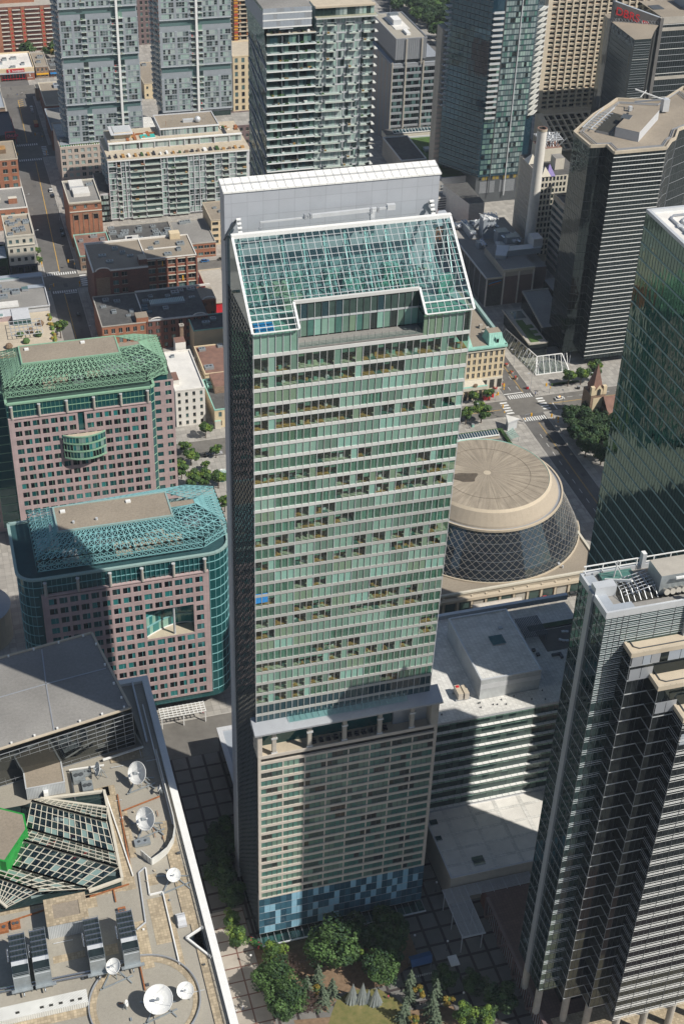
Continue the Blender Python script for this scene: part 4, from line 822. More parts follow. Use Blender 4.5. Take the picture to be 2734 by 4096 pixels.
# long rooflight, hedge and glass canopy north of the hall
o = thing('sunken_forecourt_rooflight', 'long strip rooflight with white glazing bars beside a hedge, behind the round concert hall', 'rooflight', (209, 478))
b = MB(); b.box(196, 476.4, .1, 218.6, 480, 1.6, 'concrete_tan'); b.q([(196, 476.3, 1.7), (218.6, 476.3, 1.7), (218.6, 480.1, 2.2), (196, 480.1, 2.2)], 'glass_blue')
for i in range(20): b.bar((196 + i * 1.19, 476.3, 1.8), (196 + i * 1.19, 480.1, 2.3), .16, 'white_metal')
b.bar((196, 476.3, 1.8), (218.6, 476.3, 1.8), .5, 'white_metal'); b.build('glazing', o)
b = MB(); b.box(196, 480.6, .1, 222, 482, 1.3, 'leaf_c', 'leaf_a'); b.box(220.6, 456, .1, 222, 480.6, 1.3, 'leaf_c', 'leaf_a'); b.build('hedge', o)
b = MB(); b.box(198, 456, -.02, 220.4, 476, .14, 'room_dark', 'asphalt'); b.build('pit_floor', o)
o = thing('subway_kiosk', 'small triangular pale-roofed kiosk with a green glass canopy on the street corner', 'kiosk', (226, 482))
b = MB(); b.prism([(225.2, 485.5), (229.0, 482), (224.2, 480.6)], .1, 4.3, 'metal_light'); b.build('wall', o); b = MB(); b.prism([(225.1, 486.3), (229.8, 481.8), (223.7, 479.9)], 4.3, 5.0, 'metal_light', 'white_roof'); b.build('roof', o)
b = MB(); b.q([(221.4, 475.6, 3), (225.4, 478.4, 3.2), (225.8, 471.4, 3), (221.6, 470.5, 2.8)], 'clear_sky')
for i in range(6): b.bar((221.4, 475.6 - i, 3.05), (225.5, 478.2 - i * 1.35, 3.2), .12, 'copper')
for (x, y) in ((221.6, 475), (225.4, 477.8), (225.6, 471.6), (221.7, 470.8)): b.bar((x, y, .1), (x, y, 3), .15, 'metal')
b.build('glass_canopy', o)
# ================================================================ BROADCAST BUILDING (lower left)
o = thing('broadcast_centre', 'broad flat-roofed broadcasting building with gravel roofs and a gridded sloping glass wall, lower left', 'building', (15, 250))
b = MB(); b.box(-60, 150, 0, 38.4, 312, 49.5, 'panel_pale', 'gravel', bot=False); b.box(-60, 150, 49.5, 31.5, 245, 49.75, 'gravel', 'gravel', bot=False); b.build('body', o)
b = MB(); b.box(37.7, 150, 48.8, 39.6, 311.6, 50.5, 'white_metal'); b.box(31, 309.6, 48.8, 37.7, 311.6, 50.5, 'white_metal'); b.build('cornice', o)
b = MB()
for x in (36.9, 37.3): b.bar((x, 192, 50.6), (x, 253, 50.6), .1, 'dark_metal')
for i in range(30): b.bar((37.1, 192 + i * 2.1, 49.8), (37.1, 192 + i * 2.1, 50.9), .07, 'dark_metal')
b.bar((34.8, 285, 50.4), (34.8, 310, 50.4), .5, 'metal_light'); b.bar((36.2, 254, 50.3), (36.2, 300, 50.3), .3, 'white_metal'); b.build('roof_rail', o)
P = [(30.4, 279.0, 70), (24.8, 311.6, 70), (-40, 301, 70), (-40, 265.5, 70)]
b = MB(); b.q(P, 'gravel_grey'); lo = [(31.4, 285.1, 49.9), (33.5, 300, 49.9), (27, 313, 49.9), (-40, 304, 49.9), (-40, 272.5, 49.9)]
b.q([(24.8, 311.6, 70), (27, 313, 49.9), (-40, 304, 49.9), (-40, 301, 70)], 'panel_grey'); b.q([P[0], P[1], lo[2], (33.8, 283.5, 49.9)], 'glass_black')
for i in range(7):
    pass
b.build('upper_block', o)
b = MB(); A_, B_, C_, D_ = map(Vector, ((-40, 264.4, 69.3), (30.6, 278.0, 69.3), (31.6, 285.4, 49.8), (-40, 273.2, 49.8)))
b.q([A_, B_, C_, D_], 'glass_black'); 
for i in range(29):
    t = i / 28; b.bar(A_.lerp(B_, t) + Vector((0, -.1, 0)), D_.lerp(C_, t) + Vector((0, -.1, 0)), .12, 'metal')
for j in range(9):
    t = j / 8; b.bar(A_.lerp(D_, t) + Vector((0, -.1, 0)), B_.lerp(C_, t) + Vector((0, -.1, 0)), .14, 'metal')
b.build('sloping_glass_wall', o)
b = MB()
for p, q in ((P[0], P[1]), (P[0], P[3]), (P[1], P[2])): b.bar(Vector(p) + Vector((0, 0, .2)), Vector(q) + Vector((0, 0, .2)), .6, 'concrete_tan', .4)
b.bar((9.9, 293.8, 70.1), (26.4, 296, 70.1), .3, 'metal', .12); b.bar((9.9, 293.8, 70.1), (9.8, 275, 70.1), .3, 'metal', .12); b.bar((9.9, 293.8, 70.1), (10.4, 308, 70.1), .3, 'metal', .12); b.bar((9.9, 293.8, 70.1), (-30, 287, 70.1), .3, 'metal', .12)
for i in range(9): x = 28.5 - i * 6; y = 279.2 - i * 1.18; b.box(x, y, 70.1, x + .5, y + .5, 70.7, 'white_metal')
for i in range(7): x = 22 - i * 7; y = 310.3 - i * 1.1; b.box(x, y, 70.1, x + .5, y + .5, 70.7, 'white_metal')
for (x, y) in ((28.4, 283), (27.3, 289), (26.1, 297), (25, 306)): b.box(x, y, 70.1, x + .5, y + .5, 70.7, 'white_metal')
b.build('roof_edge', o)
b = MB(); b.box(.6, 272.4, 49.75, 10.8, 280.4, 53.8, 'wall_corr', 'gravel_brown', bot=False); parapet(b, .5, 272.3, 10.9, 280.5, 53.8, .2, .35, 'metal_light'); SH = b.build('stair_head', o)
b = MB(); b.box(5, 271, 49.75, 6.2, 272.3, 52.4, 'white_metal'); 
for i in range(5): b.box(3.4 + i * .3, 270.2, 49.9, 3.5 + i * .3, 271, 51.6 - i * .2, 'metal')
b.build('door', SH)
b = MB(); b.box(.8, 226.2, 49.75, 10.7, 234.2, 54.6, 'wall_corr', 'gravel_brown', bot=False); parapet(b, .7, 226.1, 10.8, 234.3, 54.6, .15, 1.9, 'pavers'); b.build('plant_room', o)
# edge pavers and white drain curbs
b = MB()
for (x0, y0, x1, y1) in ((20.4, 236, 23.6, 272), (-10, 236.2, 20.4, 238), (34.5, 190, 36.5, 222), (29.9, 210, 31, 232.5), (11, 268.5, 22, 271.8), (25.5, 218, 29.5, 232), (24, 280, 33, 283.5), (33.2, 222, 36.4, 240), (33, 240, 36.2, 256), (26.6, 236, 29.2, 239.5), (23.8, 246, 25.4, 262), (12.8, 218, 16.4, 221), (21.2, 212, 24, 226), (-12, 196, 6, 198.5), (1, 219, 8.6, 221), (13, 260, 20, 261.5), (-12, 203, 7.4, 205.2), (10.8, 233, 13.5, 237)): b = MB(); b.box(x0, y0, 49.76, x1, y1, 49.8, 'pavers'); b.build('paver_strip', o)
b = MB()
for p, q in (((26.9, 241.6), (26.4, 233)), ((26.4, 233), (29.7, 233.1)), ((29.7, 233.1), (29.7, 211)), ((20.8, 270), (23.4, 240))): b = MB(); b.bar((*p, 50.05), (*q, 50.05), .3, 'white_metal', .5); b.build('white_curb', o)
b = MB()
for p, q in (((23.9, 268), (23.2, 244)), ((24.6, 262), (34.6, 264.5)), ((12, 236.2), (22, 237.6)), ((18, 237), (18, 233)), ((-10, 233.4), (1, 235))): b = MB(); b.bar((*p, 50.1), (*q, 50.1), .32, 'rust', .3); b.build('rusty_pipe', o)
for p, q in (((26.8, 241.8), (24.9, 240.5)), ((24.9, 240.5), (24, 225)), ((24, 225), (21.6, 223.4)), ((20.6, 214.9), (20.6, 206))): b = MB(); b.bar((*p, 50.15), (*q, 50.15), .3, 'metal_light' if p[1] > 216 else 'rust', .3); b.build('roof_pipe', o)
b = MB()
for y in (213.2, 214.1): b.rod((-13, y + .3, 51), (14.5, y - .4, 51), .26, .26, 'steel', 8)
b.rod((14.5, 213.5, 51), (21, 215.6, 51), .26, .26, 'steel', 8); b.build('pipe_run', o)
b = MB(); b.box(-13, 205.3, 49.75, 7.4, 208.9, 51.5, 'wall_corr_white', 'wall_corr_white', bot=False)
for x in (-9, -3.5, -1.4, .8, 3.4, 5.2): b.box(x, 206.3, 51.5, x + .9, 206.9, 51.56, 'room_dark')
b.build('louvre_house', o)
b = MB()
for k, (x0, x1) in enumerate(((-8.45, -4.7), (-3.6, .05), (9.1, 12.7), (17.0, 20.7))):
    m = MB(); y0, y1 = 212.6, 224.1; m.box(x0, y0, 50.8, x1, y1, 56.6, 'galv', 'curtain_black', bot=True); m.q([(x0 - .05, y0 - .1, 56.0), (x1 + .05, y0 - .1, 56.0), (x1 + .05, y0 + 4, 56.8), (x0 - .05, y0 + 4, 56.8)], 'metal_light')
    for i in range(6): m.box(x0 - .03, y0 + 4 + i * 1.48, 56.6, x1 + .03, y0 + 4.3 + i * 1.48, 56.75, 'steel')
    for i in range(5): m.box(x0 + .3 + i * .75, y0 + 4.1, 56.61, x0 + .38 + i * .75, y1, 56.68, 'dark_metal')
    for z in (57.1, 57.6): m.bar((x0, y1, z), (x1, y1, z), .06, 'galv'); m.bar((x1, y0, z), (x1, y1, z), .06, 'galv'); m.bar((x0, y0, z), (x1, y0, z), .06, 'galv')
    for (x, y) in ((x0, y0), (x1, y0), (x0, y1), (x1, y1), (x1, y0 + 5)): m.bar((x, y, 49.8), (x, y, 57.6), .12, 'galv')
    m.box(x0 - .8, y0 - .8, 51.4, x1 + .9, y0, 51.7, 'galv'); m.rod((x0 - .6, y1 - 3, 51), (x0 - .6, y1 - 3, 56), .22, .22, 'steel'); m.rod((x0 - .6, y1 - 3, 56), (x0 - .6, y0 + 5, 55.6), .22, .22, 'steel'); m.rod(((x0 + x1) / 2, y0 - .2, 51), ((x0 + x1) / 2, y0 - 1.6, 50.8), .2, .2, 'steel')
    m.build('cooling_tower', o)
# glass rooflight in folds
b = MB(); gl = MB()
folds = [((11.7, 267.8, 51.4), (20.4, 263.6, 51.4), (1.4, 266.8, 54), (19.6, 255.2, 54)), ]
V = [[(20.3, 268.9, 51.2), (11.7, 267.6, 51.2)], [(1.6, 267.4, 54.2), (19.4, 255.5, 54.2)], [(-.8, 261.0, 51.4), (20.0, 247.2, 51.4)], [(-3.4, 255.6, 54.2), (19.9, 239.9, 54.2)], [(-8.4, 251.2, 51.4), (11.8, 237.7, 51.4)], [(-9, 244.2, 54.2), (0, 237.6, 54.2)], [(-10, 240, 51.4), (-8, 237, 51.4)]]
V[0] = [(4, 270.6, 51.2), (20.4, 263.0, 51.2)]
def sk(A_, B_, C_, D_, nu, nv):
    A_, B_, C_, D_ = map(Vector, (A_, B_, C_, D_)); 
    for i in range(nu):
        for j in range(nv):
            e = lambda s, t: A_.lerp(B_, s).lerp(D_.lerp(C_, s), t)
            r_ = random.random(); gl.q([e(i / nu, j / nv), e((i + 1) / nu, j / nv), e((i + 1) / nu, (j + 1) / nv), e(i / nu, (j + 1) / nv)], 'clear_sky' if r_ < .72 else ('glass_pale' if r_ < .86 else 'glass_clear_dark'))
    for i in range(nu + 1): t = i / nu; b.bar(A_.lerp(B_, t) + Vector((0, 0, .1)), D_.lerp(C_, t) + Vector((0, 0, .1)), .16, 'stone_pale')
    for i in range(nv + 1): t = i / nv; b.bar(A_.lerp(D_, t) + Vector((0, 0, .1)), B_.lerp(C_, t) + Vector((0, 0, .1)), .16 if 0 < i < nv else .6, 'stone_pale')
for i in range(6): sk(V[i][0], V[i][1], V[i + 1][1], V[i + 1][0], 14 if i < 4 else 8, 4)
b.bar((20.6, 269.2, 51), (20.6, 239, 51), .7, 'stone_pale', 1.2); b.bar((20.6, 239, 50.8), (12, 237.4, 50.8), .7, 'stone_pale'); b.bar((20.6, 269.2, 51), (4, 270.6, 51), .7, 'stone_pale'); b.build('rooflight_frame', o); gl.build('rooflight_glass', o)
m = MB(); m.box(-10, 237.2, 49.76, 20.2, 270.4, 50.2, 'room_dark', 'glass_clear_dark')
for i in range(5): m.bar((0 + i * 3, 258 - i * 3, 50.4), (12 + i * 1.5, 260 - i * 3, 50.4), .3, 'red' if i % 2 else 'concrete')

for i in range(26): x, y = random.uniform(-8, 17), random.uniform(239, 266); m.bar((x, y, 50.35), (x + random.uniform(2, 6), y + random.uniform(-1, 1), 50.35), random.uniform(.5, 1.6), random.choice(('concrete', 'panel_pale', 'cg3', 'cg2', 'stone_pale')), .1)
m.build('atrium_floor', o)
b = MB(); b.prism([(-30, 269), (-6.6, 265.7), (-.7, 262), (-.5, 256.5), (-6.8, 247.3), (-8.2, 248.2), (-30, 244)], 49.8, 56, 'green_paint', 'green_paint'); b.prism([(-30, 268.6), (-6.8, 265.2), (-1.2, 261.7), (-1.0, 256.8), (-7.1, 248.0), (-8.4, 248.8), (-30, 244.7)], 56.02, 56.06, 'gravel_brown'); b.build('green_box', o, label='bright green painted box with a gravel roof')
# round raised platform and curved screen
b = MB(); cx2, cy2, R2 = 20, 203, 12.8
for i in range(64):
    t0, t1 = 2 * math.pi * i / 64, 2 * math.pi * (i + 1) / 64; b.bar((cx2 + R2 * math.cos(t0), cy2 + R2 * math.sin(t0), 50.2), (cx2 + R2 * math.cos(t1), cy2 + R2 * math.sin(t1), 50.2), .28, 'metal', .5)
    b.q([(cx2 + R2 * .985 * math.cos(t0), cy2 + R2 * .985 * math.sin(t0), 49.82), (cx2 + R2 * .985 * math.cos(t1), cy2 + R2 * .985 * math.sin(t1), 49.82), (cx2 + R2 * .87 * math.cos(t1), cy2 + R2 * .87 * math.sin(t1), 49.82), (cx2 + R2 * .87 * math.cos(t0), cy2 + R2 * .87 * math.sin(t0), 49.82)], 'pavers')
b.build('round_platform', o)
b = MB(); cv = [(26.5, 246.0), (28.6, 242.4), (30.9, 243.6), (33.2, 245.2), (35.2, 248), (36.3, 251.5), (36.6, 255), (36.5, 280)]
for p, q in zip(cv[1:], cv[2:]): b.bar((*p, 50.9), (*q, 50.9), .25, 'wall_corr_white', 2.4)
b.bar((26.5, 246, 50.9), (28.6, 242.4, 50.9), .25, 'wall_corr_white', 2.4); b.build('curved_screen', o)
b = MB(); b.q([(33, 218, 49.8), (37.2, 219.9, 49.8), (37.2, 211.1, 49.8)], 'glass_black'); b.bar((32.7, 218, 50.1), (37.2, 220.1, 50.1), .45, 'white_metal', .6); b.bar((32.7, 218, 50.1), (37.3, 211, 50.1), .45, 'white_metal', .6); b.build('corner_notch', o)
b = MB(); b.box(31.4, 221.4, 49.8, 33.6, 225.2, 50.6, 'panel_pale'); b.rod((31.5, 223.3, 50.7), (33.5, 223.3, 50.7), 1.2, 1.2, 'panel_pale', 10); b.build('small_rooflight', o)
b = MB(); b.box(12.6, 268.3, 49.8, 13.0, 279, 50.6, 'dark_metal'); b.bar((12.6, 279.5, 50.6), (22, 279, 50.6), .4, 'white_metal'); b.bar((22, 281, 50.6), (33.5, 283.2, 50.6), .5, 'white_metal'); b.build('low_rail', o)
hvacs(o, [(14.8, 276.4), (17, 277.6), (16.6, 272.6)], 49.8, 1.0); hvacs(o, [(4, 224.8 + 11), (-10, 232), (19, 229.5), (-6.5, 232.3)], 49.8, .7, m='rust'); hvacs(o, [(27.5, 250)], 49.8, 1.1)
for i in range(8): m = MB(); x, y = random.uniform(14, 36), random.uniform(190, 262); m.rod((x, y, 49.8), (x, y, 50.3), .22, .22, 'concrete_tan', 8); m.build('roof_vent', o)
for k in range(34):
    b = MB(); x, y = random.choice(((random.uniform(21, 36), random.uniform(192, 262)), (random.uniform(-10, 20), random.uniform(190, 236)), (random.uniform(22, 34), random.uniform(256, 282)))); L = random.uniform(1, 5); a = random.choice((0, 1))
    if k % 3: b.bar((x, y, 50.0), (x + L * a, y + L * (1 - a), 50.0), .12, random.choice(('metal', 'rust', 'metal_light', 'concrete')), .2); b.build('conduit', o)
    else: b.box(x, y, 49.78, x + random.uniform(.3, .9), y + random.uniform(.3, .9), 50.1 + random.uniform(0, .4), random.choice(('concrete_tan', 'white_metal', 'galv', 'dark_metal'))); b.build('roof_box', o)
# dishes stand on the roof: each its own thing
def dish(x, y, z, r, az, el, label, frame=1):
    o = thing('satellite_dish', label, 'satellite dish', (x, y, 49.8), 'satellite dishes on the broadcasting building')
    d = Vector((math.cos(az) * math.cos(el), math.sin(az) * math.cos(el), math.sin(el))); u = d.cross(Vector((0, 0, 1))).normalized(); v = u.cross(d)
    b = MB(); C = Vector((x, y, z)); n = 24; rr = [0, .35, .7, 1.]
    P_ = lambda k, i: C + u * (r * rr[k] * math.cos(2 * math.pi * i / n)) + v * (r * rr[k] * math.sin(2 * math.pi * i / n)) + d * (r * .32 * rr[k] ** 2)
    for k in range(3):
        for i in range(n):
            if k == 0: b.q([P_(0, 0), P_(1, i), P_(1, (i + 1) % n)], 'white_metal')
            else: b.q([P_(k, i), P_(k + 1, i), P_(k + 1, (i + 1) % n), P_(k, (i + 1) % n)], 'white_metal')
    for i in range(n): b.bar(P_(3, i), P_(3, (i + 1) % n), .08 * r / 2.4, 'white_metal', .16)
    rf = b.build('reflector', o)
    b = MB(); F_ = C + d * r * .85
    for a in (.4, 1.97, 3.54, 5.1): b.bar(C + u * (r * .97 * math.cos(a)) + v * (r * .97 * math.sin(a)) + d * r * .3, F_, .06, 'metal_light')
    b.rod(F_, F_ - d * .35 * r, .1 * r, .13 * r, 'galv', 8); b.rod(C, C + d * .3 * r, .1 * r, .06 * r, 'metal_light', 8); b.build('feed_horn', rf)
    b = MB(); K = C - d * .25 * r; b.bar(C, K, .5, 'metal_light')
    for a in (-1, 1): b.bar(K, (x - d.x * r + a * u.x * r * .6, y - d.y * r + a * u.y * r * .6, 49.8), .14, 'galv'); b.bar(K, (x + d.x * r * .3 + a * u.x * r * .5, y + d.y * r * .3 + a * u.y * r * .5, 49.8), .14, 'galv')
    b.bar(K, (K.x, K.y, 49.8), .25, 'galv')
    if frame > 1:
        for a in (-1, 1): b.bar((x + a * 3.5, y - 3, 50), (x - a * 1, y + 4.5, 50), .3, 'galv'); b.bar((x - 4, y + a * 3, 50), (x + 4, y + a * 1, 50), .3, 'galv')
    b.build('mount', o); return o
W_ = math.pi
dish(30.4, 270.6, 54.0, 3.05, W_ * 1.18, .62, 'largest pair, far white satellite dish, nearest the sloping glass wall', 2)
dish(29.8, 254.2, 54.0, 3.05, W_ * 1.18, .62, 'white satellite dish inside the curved corrugated screen on the gravel roof', 2)
dish(20.4, 276.0, 52.6, 1.9, W_ * 1.02, .35, 'tilted white satellite dish left of the far big dish, close to the sloping glass wall')
dish(33.0, 235.4, 52.6, 1.75, W_ * 1.45, 1.05, 'round white satellite dish alone in the paved corner, past the curved screen', 2)
dish(14.5, 211.8, 53.5, 1.85, W_ * 1.2, .95, 'white satellite dish just below the cooling towers, on the edge of the round platform', 2)
dish(22.9, 200.2, 53.6, 3.3, W_ * 1.40, 1.05, 'biggest white satellite dish, lowest in the middle of the round platform', 2)
dish(29.3, 201.4, 53.0, 1.95, W_ * 1.42, 1.1, 'mid-sized white satellite dish right of the biggest one on the round platform')
dish(15.6, 202.6, 51.6, .75, W_ * 1.9, .5, 'tiny grey satellite dish left of the biggest one on the round platform')
dish(35.0, 265.5, 52, .95, W_ * .9, .4, 'small grey satellite dish at the roof edge right of the two big upper dishes')
dish(-1.6, 199.0, 52, 1.5, W_ * 1.1, .9, 'white satellite dish cut off by the bottom edge, left of the round platform')

# ================================================================ CONDOMINIUM TOWERS (upper left)
WN = ['cg1', 'cg4', 'cg1', 'cg2', 'cg4', 'cg3', 'curtain_black', 'glass_clear_dark', 'glass_clear_dark', 'cg3']
def condo(name, label, cat, x0, y, wd, zb, segs, cols, balcs, colx, depth, group, cap=100):
    o = thing(name, label, cat, (x0 + wd / 2, y + depth / 2), group); F = Fa(x0, y, 1, 0)
    b = MB(); zt = segs[0][1]; b.box(x0 + .3, y + .8, zb, x0 + wd - .3, y + depth, zt, 'panel_condo', 'gravel', bot=False)
    b.build('body', o); pan = MB(); rec = MB(); cnt = 0; bal = MB(); rest = MB()
    for (s0, s1) in segs:
        nfl = round((s1 - s0) / 3.24); fh = (s1 - s0) / nfl; F.box(pan, 0, wd, s0 - .35, s0, -.8, .35, 'panel_condo', 'panel_pale')
        ed = 0.
        edges = sorted(cols + [(a, c) for a, c in balcs])
        for k in range(nfl):
            z = s0 + k * fh; top = k == nfl - 1; dd = -.9 if top and s1 < zt else 0.
            F.box(pan, 0, wd, z, z + .7, -1, dd - .006 if dd == 0 else dd, 'panel_condo')
            for (a, c) in cols:
                n = max(2, round((c - a) / 1.5)); w_ = MB() if (z < 101 and cnt < cap) else rest
                for i in range(n):
                    p = random.choice(WN); aa = a + (c - a) * i / n
                    F.q(w_, aa + .05, aa + (c - a) / n - .05, z + .7, z + fh - .1, dd - .12, p)
                    F.box(w_, aa - .04, aa + .04, z + .7, z + fh - .1, dd - .12, dd - .04, 'panel_pale')
                if i % 2 or 1: F.box(w_, a, c, z + 1.75, z + 1.8, dd - .12, dd - .05, 'panel_pale')
                if w_ is not rest: w_.build('window', o)
                cnt += 1
            x = 0.
            for (a, c) in edges + [(wd, wd)]:
                if a > x: F.box(pan, x, a, z + .7, z + fh, -1, dd, 'panel_condo')
                x = c
            for (a, c) in balcs:
                F.box(rec, a, c, z, z + fh, -1, -.75, random.choice(('glass_clear_dark', 'glass_mid', 'curtain_black', 'curtain0')))
                F.box(bal, a - .2, c + .2, z - .1, z + .1, -.9, 1.0, 'balc'); F.q(bal, a - .2, c + .2, z + .1, z + 1.1, 1.0, 'clear_rail'); F.box(bal, a - .2, c + .2, z + 1.05, z + 1.12, .95, 1.0, 'panel_pale')
                if random.random() < .3: F.box(bal, a + .3, a + 1, z + .1, z + random.uniform(.5, .9), -.4, .2, random.choice(('cloth_dark', 'mulch', 'leaf_b', 'red', 'white_metal')))
    pan.build('front_panels', o); rec.build('balcony_recess', o, kind='stuff'); bal.build('balconies', o, kind='stuff')
    if rest.f: rest.build('window', o, kind='stuff')
    b = MB(); F.box(b, colx, colx + 1.2, zb, zt, -.6, 1.1, 'white_metal'); b.build('column', o)
    b = MB(); W = Fa(x0, y + depth, 0, -1); z = segs[-1][0]
    while z < zt:
        W.box(b, 0, depth, z, z + .9, 0, .15, 'panel_condo'); W.q(b, .3, depth - .3, z + .9, z + 3.2, .02, random.choice(('glass_mid', 'glass_clear_dark')))
        W.box(b, 3, 8, z, z + .9, .15, 1.4, 'balc'); W.box(b, 16, 21, z, z + .9, .15, 1.4, 'balc'); z += 3.24
    b.build('side_facade', o); return o
CX = [(.8, 6.4), (7.8, 11.0), (15, 20.8), (21.6, 27.2), (35.2, 41.6)]; BX = [(11.6, 14.2), (28, 30), (31.8, 34)]
A_ = condo('condo_tower', 'grey stepped condominium tower with a pale column up its face, beside the street, leftmost', 'apartment tower', 76.2, 781.5, 42.2, 24, [(98.7, 124), (72.9, 95.5), (46.2, 69.5), (24.2, 43)][::1], CX, BX, 30.3, 30, 'grey condominium towers', 96)
for z in (95.5, 69.5, 43): b = MB(); b.box(77, 782.2, z - .2, 117.6, 790, z + 3.3, 'glass_mid', 'balc', bot=False); b.build('recessed_storey', A_)
CB = [(1.6, 8.6), (10, 16.5), (25.2, 33.4), (34.8, 41)]; BB = [(18, 20.2), (22.4, 24.6)]
B_t = condo('condo_tower', 'grey stepped condominium tower second from the left, its lower right corner in shadow', 'apartment tower', 134.4, 808, 41.5, 26, [(81, 110), (54.5, 77.4), (28.0, 50.6)], CB, BB, 20.6, 30, 'grey condominium towers', 90)
for z in (77.5, 51): b = MB(); b.box(135, 808.7, z - .2, 175.4, 816, z + 3.4, 'glass_mid', 'balc', bot=False); b.build('recessed_storey', B_t)
b = MB(); b.box(136, 809, 0, 175, 836, 28, 'glass_clear_dark'); b.build('base', B_t)
o = thing('condo_podium', 'beige podium with square windows and a planted roof edge under the leftmost condominium tower', 'podium', (90, 795))
F = Fa(70.4, 777, 1, 0); punch(o, F, 0, 32, 2, 23.4, 9, 6, 2.1, 2.2, 'pod_beige', WN, cap=54, frame='panel_pale'); b = MB(); core(b, 70.8, 777.5, 128, 815, 0, 23.3, 'pod_beige', 'white_pavers'); parapet(b, 70.3, 777, 103, 815, 23.4, .8, .4, 'pod_beige')
b.box(103, 778, 0, 128, 790, 23.5, 'glass_mid', 'gravel'); b.build('body', o)
m = MB()
for i in range(24): x = 71 + i * 1.3; m.blob((x, 778.2, 24.4), (.5, .5, .5), random.choice(('leaf_b', 'leaf_a', 'leaf_lime')), 3)
m.build('roof_planting', o, kind='stuff')
b = MB(); b.box(71, 780, 23.4, 76, 795, 23.9, 'turquoise', 'panel_condo'); b.box(71.5, 785, 23.9, 75, 789, 25.4, 'dark_metal'); b.build('terrace_seating', o)
# mid-rise with pale frames
o = thing('framed_midrise', 'wide mid-rise apartment block with pale grey frames, a roof terrace and a gravel penthouse roof', 'apartment block', (128, 742), )
fh = 3.3; F = Fa(90.2, 727, 1, 0); b = MB(); b.box(90.6, 728, 0, 168, 760, 34.6, 'panel_pale', 'concrete_tan', bot=False); b.box(85, 727.6, 0, 90.6, 756, 16.6, 'panel_pale', 'tar', bot=False); b.box(93, 741, 34.6, 166, 760, 38.6, 'panel_pale', 'concrete_tan', bot=False); b.box(122, 746, 38.6, 154.2, 766, 42.4, 'panel_pale', 'gravel_brown', bot=False); b.build('body', o)
lay = [('g', 4.4), ('b', 2.4), ('g', 2.4), ('w', 2.2), ('B', 8), ('B', 9), ('g', 3.4), ('B', 4), ('B', 7.4), ('g', 3), ('w', 3), ('g', 3.4), ('B', 5), ('g', 4), ('b', 4), ('g', 4), ('B', 6)]
fr = MB(); bl = MB(); rest = MB(); cnt = 0
for k in range(10):
    z = 1.4 + k * fh; a = 0.
    for (t, w_) in lay:
        if a + w_ > 77: break
        F.box(fr, a - .2, a + .2, z, z + fh, -.6, .25, 'panel_pale')
        if t in 'gw':
            m = MB() if cnt < 90 and z > 4 else rest
            for i in range(3): F.q(m, a + .25 + i * (w_ - .4) / 3, a + .2 + (i + 1) * (w_ - .4) / 3, z + .5, z + fh - .1, -.15, random.choice(WN[:8]))
            F.box(m, a + .2, a + w_ - .2, z + 1.5, z + 1.6, -.15, -.05, 'panel_pale')
            if m is not rest: m.build('window', o)
            cnt += 1; F.box(fr, a + .2, a + w_ - .2, z, z + .5, -.5, .0, 'panel_pale')
        else:
            F.box(rest, a + .2, a + w_ - .2, z, z + fh, -1, -.8, random.choice(('glass_clear_dark', 'curtain_black', 'glass_mid'))); F.box(bl, a + .2, a + w_ - .2, z - .12, z + .12, -.8, 1.1, 'balc'); F.q(bl, a + .2, a + w_ - .2, z + .12, z + 1.15, 1.1, 'clear_rail')
            F.box(bl, a + .2, a + w_ - .2, z + 1.1, z + 1.18, 1.05, 1.1, 'panel_pale')
            if random.random() < .6: x = a + random.uniform(.4, w_ - 1.6); F.box(bl, x, x + random.uniform(.6, 2), z + .12, z + .8, -.5, .5, random.choice(('mulch', 'cloth_dark', 'leaf_b', 'rust', 'white_metal', 'wood', 'metal')))
        a += w_
F.box(fr, -.3, 77, 34.3, 35.1, -2, .6, 'white_metal', 'concrete_tan')
fr.build('frame', o); bl.build('balconies', o, kind='stuff'); rest.build('window', o, kind='stuff')
F5 = Fa(85, 727.4, 1, 0); m = MB()
for k in range(5):
    for i in range(4): F5.q(m, .3 + i * 1.35, 1.4 + i * 1.35, 1 + k * 3.1, 3.2 + k * 3.1, .02, random.choice(WN)); F5.box(m, 0, 5.4, .3 + k * 3.1, .9 + k * 3.1, 0, .4, 'panel_pale')
m.build('wing_glazing', o)
m = MB(); F6 = Fa(93, 741, 1, 0)
for i in range(44):
    F6.q(m, .2 + i * 1.65, 1.7 + i * 1.65, 35, 38.2, .03, random.choice(WN[:7]));
    if i % 5 == 0: F6.box(m, i * 1.65 - .2, i * 1.65 + .3, 34.6, 38.6, 0, .6, 'panel_pale')
F6.box(m, -.3, 73, 38.3, 38.9, -.5, .8, 'white_metal'); m.build('penthouse_glazing', o)
m = MB(); F7 = Fa(122, 746, 1, 0)
for i in range(20): F7.q(m, .2 + i * 1.6, 1.6 + i * 1.6, 38.9, 42, .03, random.choice(WN)); F7.box(m, i * 1.6 - .05, i * 1.6 + .1, 38.6, 42.2, 0, .12, 'panel_pale')
F7.box(m, -.4, 32.6, 42.2, 42.8, -.5, .5, 'white_metal'); parapet(m, 121.6, 745.6, 154.6, 766.4, 42.4, .5, .5, 'panel_pale'); m.build('upper_penthouse', o)
m = MB(); m.box(136, 753, 42.4, 142, 755, 44, 'metal_light'); m.blob((144, 752.5, 44), (1.8, 1.8, 1.8), 'metal_light', 6)
for (x, y) in ((126, 750), (131, 757), (147, 752), (149, 756), (151, 750), (139, 748)): m.bar((x, y, 42.4), (x, y, 45.4), .12, 'rust' if x == 126 else 'metal')
m.build('roof_equipment', o)
